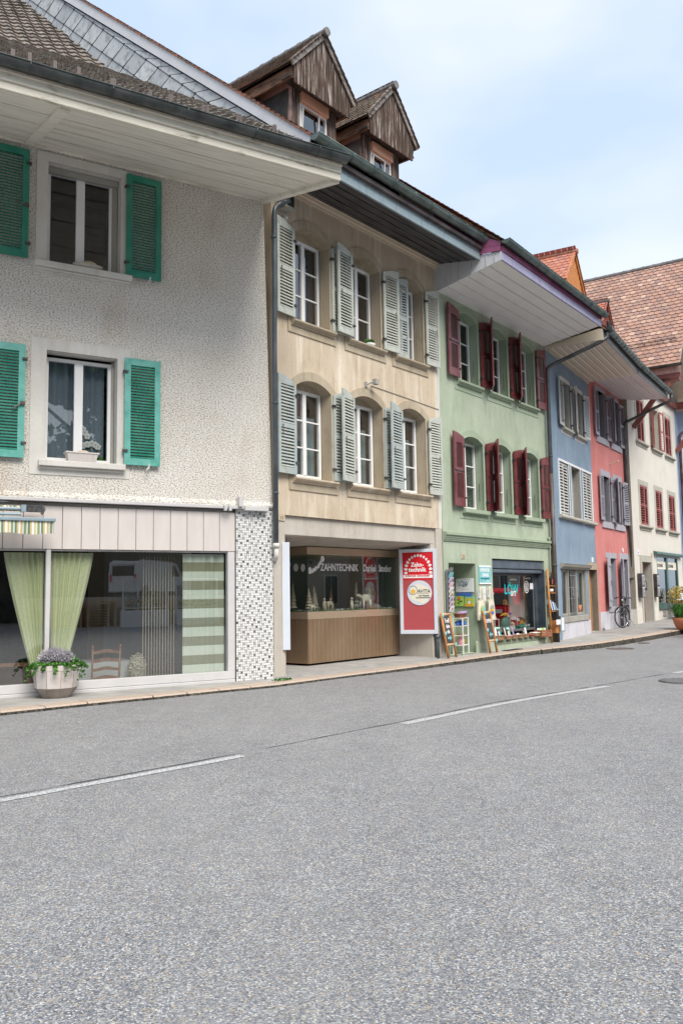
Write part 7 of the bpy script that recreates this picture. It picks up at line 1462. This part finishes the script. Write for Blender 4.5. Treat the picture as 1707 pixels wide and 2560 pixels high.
# --- letter boxes of the cream house, bicycle, pots
for x0, lab in ((.26, 'brown letter box left of the cream house doorway'), (2.56, 'brown letter box right of the cream house doorway')):
    t = at('letter_box', HW, x0, -.02, 1.16, lab, 'letter box', 'letter boxes of the cream house'); m_ = MB(); m_.box(0, .42, -.15, .0, 0, .95); m_.build('case', 'letterbox_brown', t, bevel=.01)
    for z in (.03, .50): m_ = MB(); m_.box(.03, .39, -.162, -.15, z, z + .40); d_ = m_.build('flap_door', 'letterbox_steel', t); m_ = MB(); m_.box(.08, .33, -.168, -.162, z + .34, z + .37); m_.box(.28, .33, -.168, -.162, z + .2, z + .26); m_.build('name_label', 'paper', d_)
def bicycle(loc, rz, label):
    t = empty('bicycle', loc, rz, label, 'bicycle'); rW = .385; B_ = (0, 0, rW); Fx = 1.22
    def wheel(x, rot):
        a = rad(rot); d = (math.cos(a), math.sin(a), 0); m_ = MB(); m_.torus((0, 0, 0), rW - .02, .021, d, (0, 0, 1), 40, 8); w_ = m_.build('wheel', 'rubber_black', t, smooth=True); w_.location = (x, 0, rW)
        m_ = MB(); m_.torus((0, 0, 0), rW - .050, .011, d, (0, 0, 1), 40, 6); m_.build('rim', 'bike_chrome', w_, smooth=True)
        m_ = MB()
        for k in range(20): q = 2 * math.pi * k / 20; m_.tube([(0, 0, 0), ((rW - .05) * math.cos(q) * d[0], (rW - .05) * math.cos(q) * d[1], (rW - .05) * math.sin(q))], .0022, 3)
        m_.tube([(-d[1] * .05, d[0] * .05, 0), (d[1] * .05, -d[0] * .05, 0)], .022, 8); m_.build('spokes', 'bike_chrome', w_)
        m_ = MB(); n = 14
        for i in range(n): 
            q0, q1 = rad(20 + 130 * i / n), rad(20 + 130 * (i + 1) / n); R1 = rW + .02; m_.beam((R1 * math.cos(q0) * d[0], R1 * math.cos(q0) * d[1], R1 * math.sin(q0)), (R1 * math.cos(q1) * d[0], R1 * math.cos(q1) * d[1], R1 * math.sin(q1)), .05, .004)
        m_.build('mudguard', 'bike_black', w_); return w_
    wf = wheel(0, -32); wr = wheel(Fx, 0)
    seat = (.86, 0, 1.0); bb = (.74, 0, .36); head = (.20, 0, .92); headl = (.16, 0, .74)
    m_ = MB()
    for a, b, r_ in ((headl, bb, .026), (head, (.84, 0, .86), .022), (bb, seat, .019), (bb, (Fx, .05, rW), .012), (bb, (Fx, -.05, rW), .012), ((.83, 0, .84), (Fx, .05, rW), .010), ((.83, 0, .84), (Fx, -.05, rW), .010), (headl, head, .026)): m_.tube([a, b], r_, 8)
    m_.build('frame', 'bike_black', t, smooth=True)
    m_ = MB(); a = rad(-32); m_.tube([(.17, 0, .76), (.06, -.0, .68)], .03, 8)
    for s in (-1, 1): m_.tube([(.12, .0, .70), (.10 - s * .05 * math.sin(a), s * .055 * math.cos(a), .68), (-s * .05 * math.sin(a), s * .055 * math.cos(a), rW)], .017, 8)
    m_.build('fork', 'bike_black', t, smooth=True)
    m_ = MB(); m_.tube([(.20, 0, .92), (.22, 0, 1.06)], .016, 8); m_.tube(bend([(.24 - .30 * math.sin(a) + .1, .34 * math.cos(a), 1.06), (.18 - .1 * math.sin(a), .12 * math.cos(a), 1.10), (.18 + .1 * math.sin(a), -.12 * math.cos(a), 1.10), (.24 + .30 * math.sin(a) + .1, -.34 * math.cos(a), 1.06)], .06), .014, 8); m_.build('handlebar', 'bike_black', t, smooth=True)
    for s in (-1, 1): m_ = MB(); m_.tube([(.30 - s * .24 * math.sin(a), s * .27 * math.cos(a), 1.067), (.36 - s * .31 * math.sin(a), s * .37 * math.cos(a), 1.055)], .022, 8); m_.build('grip', 'rubber_black', t, smooth=True)
    m_ = MB(); m_.ball((.90, 0, 1.03), .14, .08, .03, 12, 6); m_.ball((.78, 0, 1.035), .09, .03, .022, 10, 6); m_.build('saddle', 'rubber_black', t, smooth=True)
    m_ = MB(); m_.box(.92, 1.34, -.06, .06, .80, .81)
    for s in (-.055, .055): m_.tube([(1.30, s, .80), (Fx, s, rW)], .007, 5); m_.tube([(.95, s, .80), (Fx, s, rW)], .006, 5)
    m_.build('luggage_rack', 'zinc_grey', t)
    m_ = MB(); m_.torus((.74, -.05, .36), .085, .008, (1, 0, 0), (0, 0, 1), 20, 5); m_.tube([(.74, -.06, .36), (.70, -.08, .20)], .010, 6); m_.box(.66, .75, -.18, -.08, .185, .205); m_.tube([(.74, .06, .36), (.78, .08, .52)], .010, 6); m_.box(.74, .83, .08, .18, .515, .535); m_.build('crank', 'bike_chrome', t)
    m_ = MB(); m_.ball((.14, 0, .98), .04, .04, .04, 10, 6); m_.build('headlight', 'bike_chrome', t, smooth=True)
    m_ = MB(); m_.tube([(1.1, -.06, .34), (1.28, -.20, .05)], .010, 6); m_.build('kickstand', 'bike_chrome', t)
    return t
bk = bicycle((9.93, 30.18, gh(9.93, 30.18) + .002), rad(62), 'black trekking bicycle parked against the salmon red house, front wheel turned')
t = empty('grass_pot', (11.72, 28.86, gh(11.7, 28.9)), 0, 'large terracotta pot with long green grass on the kerb at the right edge', 'planter')
m_ = MB(); m_.lathe([(.33, 0), (.40, .10), (.46, .26), (.485, .41), (.45, .41), (.42, .35), (.01, .35)], n=28); m_.build('pot', 'terracotta', t, smooth=True)
m_ = MB(); rg2 = random.Random(9)
for _ in range(1300):
    a = rg2.uniform(0, 6.283); r0 = rg2.uniform(0, .42); b = Vector((r0 * math.cos(a), r0 * math.sin(a), .35)); hgt = rg2.uniform(.28, .52); out = rg2.uniform(.05, .38); side = Vector((-math.sin(a), math.cos(a), 0)) * rg2.uniform(.008, .014)
    p1 = b + Vector((math.cos(a) * out * .4, math.sin(a) * out * .4, hgt)); p2 = b + Vector((math.cos(a) * out, math.sin(a) * out, hgt * rg2.uniform(.35, .9))); m_.add([b - side, b + side, p1 + side * .8, p1 - side * .8, p2], [(0, 1, 2, 3), (3, 2, 4)])
m_.build('grass', 'leaf_grass', t)
def wpt(x, o, z=0): v = WM @ Vector((x, -o, 0)); return (v.x, v.y, gh(v.x, v.y) + z)
t = empty('yellow_shrub', wpt(4.8, .45), 0, 'yellow leaved shrub in front of the green framed shop window', 'shrub')
m_ = MB()
for k in range(9): a = k * .7; m_.tube([(0, 0, 0), (.25 * math.cos(a), .25 * math.sin(a), .6), (.45 * math.cos(a), .45 * math.sin(a), 1.3)], [.015, .01, .004], 5)
m_.build('stems', 'bark', t); m_ = MB(); leaves(m_, (0, 0, .92), .48, .4, .46, 1300, .055, 0, 'leaf', rg2, .2); leaves(m_, (.45, .2, .85), .42, .35, .40, 800, .055, 0, 'leaf', rg2, .2); m_.build('foliage', 'leaf_yellow', t)
t = empty('cafe_table', wpt(4.15, 1.0), rad(55), 'small white topped cafe table behind the terracotta pot', 'table'); m_ = MB(); m_.box(-.45, .45, -.35, .35, .80, .83); m_.build('table_top', 'linen_white', t)
for s in (-1, 1): m_ = MB(); m_.tube([(s * .35, -.25, 0), (-s * .1, .2, .80)], .014, 6); m_.build('leg', 'bike_black', t)
t = empty('folding_chair', wpt(3.3, 1.05), rad(20), 'white slatted folding chair left of the cafe table', 'chair')
for z in (.88, .96, 1.04): m_ = MB(); m_.box(-.22, .22, -.01, .01, z, z + .05); m_.build('back_slat', 'linen_white', t)
m_ = MB(); m_.box(-.22, .22, -.40, .0, .50, .53); m_.build('seat', 'linen_white', t)
for s in (-.2, .2): m_ = MB(); m_.tube([(s, .02, 1.1), (s, -.36, 0)], .011, 6); m_.tube([(s, -.36, .52), (s, .04, 0)], .011, 6); m_.build('leg', 'bike_black', t)
t = at('door_stop', HU, 5.25, -.12, .10, 'small metal boot scraper at the foot of the blue house door jamb', 'scraper'); m_ = MB(); m_.ball((0, 0, .06), .05); m_.tube([(-.08, 0, 0), (0, 0, .06), (.09, 0, 0)], .015, 6); m_.build('scraper', 'zinc_grey', t)

# --- covers in the road and pavement
def cover(x, y, r_, rz_, label, slot=True):
    t = empty('manhole_cover', (x, y, rz(x, y)), rad(rz_), label, 'manhole cover'); m_ = MB(); n = 36; z = .007
    m_.add([(r_ * math.cos(2 * math.pi * k / n), r_ * math.sin(2 * math.pi * k / n), z) for k in range(n)], [tuple(range(n))]); m_.torus((0, 0, z), r_, .014, (1, 0, 0), (0, 1, 0), 36, 5); m_.build('ring', 'rusty_iron', t)
    if slot:
        m_ = MB(); k = -r_ * .8
        while k < r_ * .85: w_ = math.sqrt(max(0, r_ * r_ - k * k)) * .92; m_.box(-w_, w_, k - .018, k + .018, z + .001, z + .014); k += .075
        m_.build('bars', 'zinc_grey', t)
    return t
cover(5.75, 14.38, .42, 45, 'round slotted drain cover in the road at the right edge')
cover(7.62, 23.45, .36, 40, 'flat round manhole cover in the road in front of the blue house', False)
cover(8.95, 25.35, .16, 40, 'small round valve cover in the road near the kerb', False)
m_ = MB(); m_.box(-.42, .42, -.10, .10, 0, .008); 
for k in range(14): m_.box(-.38 + k * .058, -.35 + k * .058, -.09, .09, .008, .016)
o = m_.build('foot_grate', 'iron_black', None); o.location = GM @ Vector((2.95, -.32, .004)); o.rotation_euler = HG.rotation_euler; tag(o, 'dark iron grate let into the pavement below the gift shop window', 'grate')
m_ = MB(); rgm = random.Random(4); leaves(m_, (0, 0, .02), .22, .05, .02, 90, .035, 0, 'leaf', rgm, 0.); o = m_.build('weeds', 'leaf_grass', None); o.location = (-1.08, 14.93, 0.01); o.rotation_euler = (0, 0, rad(40)); tag(o, 'tuft of green weeds at the foot of the mosaic pillar', 'weed')

# ------------------------------------------------------------------ the other side of the street (it shows in the panes)
mb = MB(); mb.box(-3, 34, -14, 0, -.5, 1.5); o = mb.build('terrace', 'concrete_warm', None, kind='structure'); o.location = (21.6, -8.6, 0); o.rotation_euler = (0, 0, rad(24))
def van(loc, rz_):
    t = empty('delivery_van', loc, rz_, 'white delivery van reflected in the large shop window pane', 'van')
    prof = [(-2.5, .35), (-2.52, 1.2), (-2.42, 2.0), (-2.2, 2.15), (.9, 2.15), (1.35, 2.02), (1.95, 1.30), (2.6, 1.05), (2.68, .7), (2.66, .35)]
    m_ = MB(); m_.prism(prof, -1.02, 1.02); m_.build('body', 'linen_white', t, bevel=.08)
    for s in (-1.03, 1.03):
        m_ = MB(); m_.prism([(1.0, 1.25), (1.75, 1.25), (1.3, 1.9), (1.0, 1.92)], s - .006, s + .006); m_.build('side_window', 'ink_black', t)
    m_ = MB(); m_.box(-2.53, -2.44, -.8, .8, 1.25, 1.85); m_.build('rear_window', 'ink_black', t)
    for s in (-.98, .85): m_ = MB(); m_.box(-2.56, -2.48, s, s + .13, .9, 1.35); m_.build('tail_light', 'ink_red', t)
    for x in (-1.7, 1.7):
        for s in (-1, 1): m_ = MB(); m_.tube([(x, s * .82, .34), (x, s * 1.05, .34)], .35, 20); m_.build('wheel', 'rubber_black', t)
van((26.3, -12.2, 1.5), rad(-4))
def trellis(loc, rz_, label):
    t = empty('trellis_planter', loc, rz_, label, 'planter', 'white trellis planters across the street'); m_ = MB(); m_.box(-1.25, 1.25, -.25, .25, 0, .85); m_.build('box', 'linen_white', t, bevel=.02); m_ = MB()
    for x in (-1.2, -.4, .4, 1.2): m_.box(x - .035, x + .035, -.03, .03, .85, 2.5)
    for z in (.95, 2.45): m_.box(-1.2, 1.2, -.02, .02, z, z + .05)
    m_.build('posts', 'linen_white', t); m_ = MB()
    for k in range(-14, 22):
        for s in (1, -1):
            x0 = -1.2 + k * .16; a = Vector((x0, 0, .97)); b = Vector((x0 + 1.48 * s, 0, 2.45))
            lo, hi = (0, 1); 
            def cl(u): return a.lerp(b, u)
            us = sorted([(-1.2 - a.x) / (b.x - a.x), (1.2 - a.x) / (b.x - a.x)]); lo, hi = max(0, us[0]), min(1, us[1])
            if hi - lo > .03: m_.beam(cl(lo), cl(hi), .012, .022, upv=(0, 1, 0))
    m_.build('lattice', 'linen_white', t); m_ = MB(); leaves(m_, (0, 0, 1.3), 1.2, .15, .6, 260, .09, 0, 'leaf'); m_.build('climber', 'leaf_tree', t)
trellis((19.3, -6.2, -.06), rad(26), 'white lattice trellis planter nearer the road, seen only as a reflection'); trellis((21.9, -4.9, -.06), rad(26), 'white lattice trellis planter right of the first, seen only as a reflection')
for k in range(5):
    m_ = MB()
    for j in range(9): m_.box(-.6, .6, -.5, .5, j * .15 + .0, j * .15 + .03); m_.box(-.6, -.5, -.5, .5, j * .15 + .03, j * .15 + .13); m_.box(.5, .6, -.5, .5, j * .15 + .03, j * .15 + .13)
    o = m_.build('pallet_stack', 'wood_pine', None); o.location = Vector((17.2 + k * 1.35, -9.6 + k * .6, -.06)); o.rotation_euler = (0, 0, rad(24)); tag(o, ['leftmost', 'second', 'middle', 'fourth', 'rightmost'][k] + ' stack of wooden pallets reflected below the white van', 'pallet stack', 'stacks of pallets across the street')
m_ = MB(); o_ = None
strip([(14.5, -2.2), (22.5, -10.9)], .12, 'blue_marking', 'ink_blue', .006)
# red hatchback parked just outside the frame, mirrored in the gift shop pane
t = empty('red_car', (13.4, 26.6, gh(13.4, 26.6) - .13), rad(28), 'red hatchback reflected in the gift shop window', 'car')
prof = [(-2.0, .3), (-2.1, .75), (-2.02, 1.05), (-1.55, 1.55), (-1.1, 1.68), (.5, 1.66), (1.25, 1.12), (2.1, .95), (2.25, .6), (2.2, .3)]
m_ = MB(); m_.prism(prof, -.95, .95); m_.build('body', 'ink_red', t, bevel=.09)
m_ = MB(); m_.hexa([(-2.04, -.75, 1.08), (-2.04, .75, 1.08), (-1.5, .75, 1.08), (-1.5, -.75, 1.08), (-1.66, -.62, 1.50), (-1.66, .62, 1.50), (-1.4, .62, 1.5), (-1.4, -.62, 1.5)]); m_.build('rear_window', 'ink_black', t)
m_ = MB(); m_.box(-2.15, -2.08, -.35, .35, .78, .92); m_.build('number_plate', 'paper', t)
for s in (-.93, .72): m_ = MB(); m_.box(-2.12, -2.0, s, s + .2, .82, 1.08); m_.build('tail_light', 'ink_dullred', t)
for x in (-1.35, 1.4):
    for s in (-1, 1): m_ = MB(); m_.tube([(x, s * .76, .34), (x, s * .97, .34)], .34, 20); m_.build('wheel', 'rubber_black', t)
def opposite_house(loc, rz_, w, h, mt, label):
    t = empty('opposite_house', loc, rz_, label, 'house'); m_ = MB(); m_.box(0, w, 0, 9, -.3, h); m_.build('wall', mt, t)
    m_ = MB(); m_.prism_x([(-.9, h - .1), (9.9, h - .1), (4.5, h + 4)], -.4, w + .4); m_.build('roof', 'tile_terracotta', t)
    x = 1.0
    while x < w - 1.6:
        for z in (1.0, 4.1, 7.0):
            if z + 1.6 < h: m_ = MB(); m_.box(x, x + 1.1, -.04, .02, z, z + 1.6, 0); m_.box(x + .08, x + .52, -.06, -.04, z + .08, z + 1.52, 1); m_.box(x + .58, x + 1.02, -.06, -.04, z + .08, z + 1.52, 1); m_.build('window', ['paint_white', 'ink_black'], t)
        x += 2.6
opposite_house((38, 42, .3), rad(234), 16, 9.5, 'opposite_wall', 'tan house opposite, reflected in the gift shop pane'); opposite_house((27, 24, -.1), rad(232), 12, 9.0, 'plaster_beige', 'beige house opposite, reflected in the display case glass')
tr = random.Random(12)
def make_tree(loc, h, cr_, label, n=9000):
    t = empty('broadleaf_tree', loc, 0, label, 'tree', 'tall trees across the street'); m_ = MB(); m_.tube([(0, 0, -.3), (.1, 0, h * .3), (0, .2, h * .6), (0, 0, h * .85)], [.45, .34, .2, .05], 10)
    for k in range(9): a = k * 2.4; z = h * (.25 + .06 * k); m_.tube([(0, 0, z), (cr_ * .4 * math.cos(a), cr_ * .4 * math.sin(a), z + h * .08), (cr_ * .8 * math.cos(a), cr_ * .8 * math.sin(a), z + h * .13)], [.14, .08, .03], 6)
    m_.build('trunk', 'bark', t, smooth=True); m_ = MB()
    for k in range(34):
        a = tr.uniform(0, 6.283); ph = tr.uniform(-.8, 1.3); rr_ = cr_ * tr.uniform(.35, .8); c = (rr_ * math.cos(a) * math.cos(ph), rr_ * math.sin(a) * math.cos(ph), h * .60 + h * .36 * math.sin(ph)); s = cr_ * tr.uniform(.22, .38); leaves(m_, c, s, s, s * .8, n // 34, .55, 0, 'leaf', tr, .3)
    m_.build('crown', 'leaf_tree', t); return t
T0 = make_tree((24, -16, 0), 24, 7.5, 'tallest leafy tree across the street, reflected in the upper left window')
labs = ['leafy tree left of the tallest one across the street', 'leafy tree furthest left across the street', 'leafy tree right of the tallest one across the street', 'leafy tree behind the parked van across the street', 'leafy tree between the opposite houses', 'leafy tree at the far end of the opposite houses', 'leafy tree behind the pallets across the street', 'small leafy tree in front of the beige opposite house']
for k, (x, y, s) in enumerate(((14, -22, .95), (4, -27, .9), (34, -9, .95), (31, -17, 1.05), (36, 7, .8), (44, 22, .8), (20, -25, 1.0), (25.5, 19.5, .42))):
    c = dup(T0); c.location = (x, y, 0); c.scale = (s, s, s * (1 + .05 * (k % 3 - 1))); c.rotation_euler = (0, 0, k * 1.7); c['label'] = labs[k]
m_ = MB(); m_.box(-60, 60, 0, 3, 0, 5.2); leaves(m_, (0, -.1, 2.8), 60, .6, 3.2, 9000, .6, 1, 'leaf', tr, 0.); o = m_.build('hedge', ['soil', 'leaf_tree'], None); o.location = (24, -24, 0); o.rotation_euler = (0, 0, rad(38)); tag(o, 'long dark hedge closing the far side of the street', 'hedge')

# every separately standing piece of these parts becomes a part of its own
def split(o):
    me = o.data; n = len(me.vertices); par = list(range(n))
    def f(a):
        while par[a] != a: par[a] = par[par[a]]; a = par[a]
        return a
    for p in me.polygons:
        vs = list(p.vertices)
        for a in vs[1:]: par[f(a)] = f(vs[0])
    groups = {}
    for p in me.polygons: groups.setdefault(f(p.vertices[0]), []).append(p)
    if len(groups) < 2 or len(groups) > 12: return
    for g in groups.values():
        ids = sorted({v for p in g for v in p.vertices}); mp_ = {v: i for i, v in enumerate(ids)}
        m2 = bpy.data.meshes.new(o.name); m2.from_pydata([tuple(me.vertices[v].co) for v in ids], [], [tuple(mp_[v] for v in p.vertices) for p in g])
        for m_ in me.materials: m2.materials.append(m_)
        m2.polygons.foreach_set('material_index', [p.material_index for p in g]); m2.polygons.foreach_set('use_smooth', [p.use_smooth for p in g]); m2.update()
        c = o.copy(); c.data = m2; COL.objects.link(c)
    bpy.data.objects.remove(o)
for o in list(bpy.data.objects):
    if o.type == 'MESH' and o.parent and o.name.split('.')[0] in ('pillar', 'pier', 'pier_trim', 'band', 'verge_board', 'eave_beam', 'timber_bracket', 'stone_surround', 'door_surround', 'mullion', 'door_panel', 'ledge', 'hinge', 'wooden_rebate', 'roller_shutter_box', 'bell_button', 'eave_rib') and not o.children: split(o)
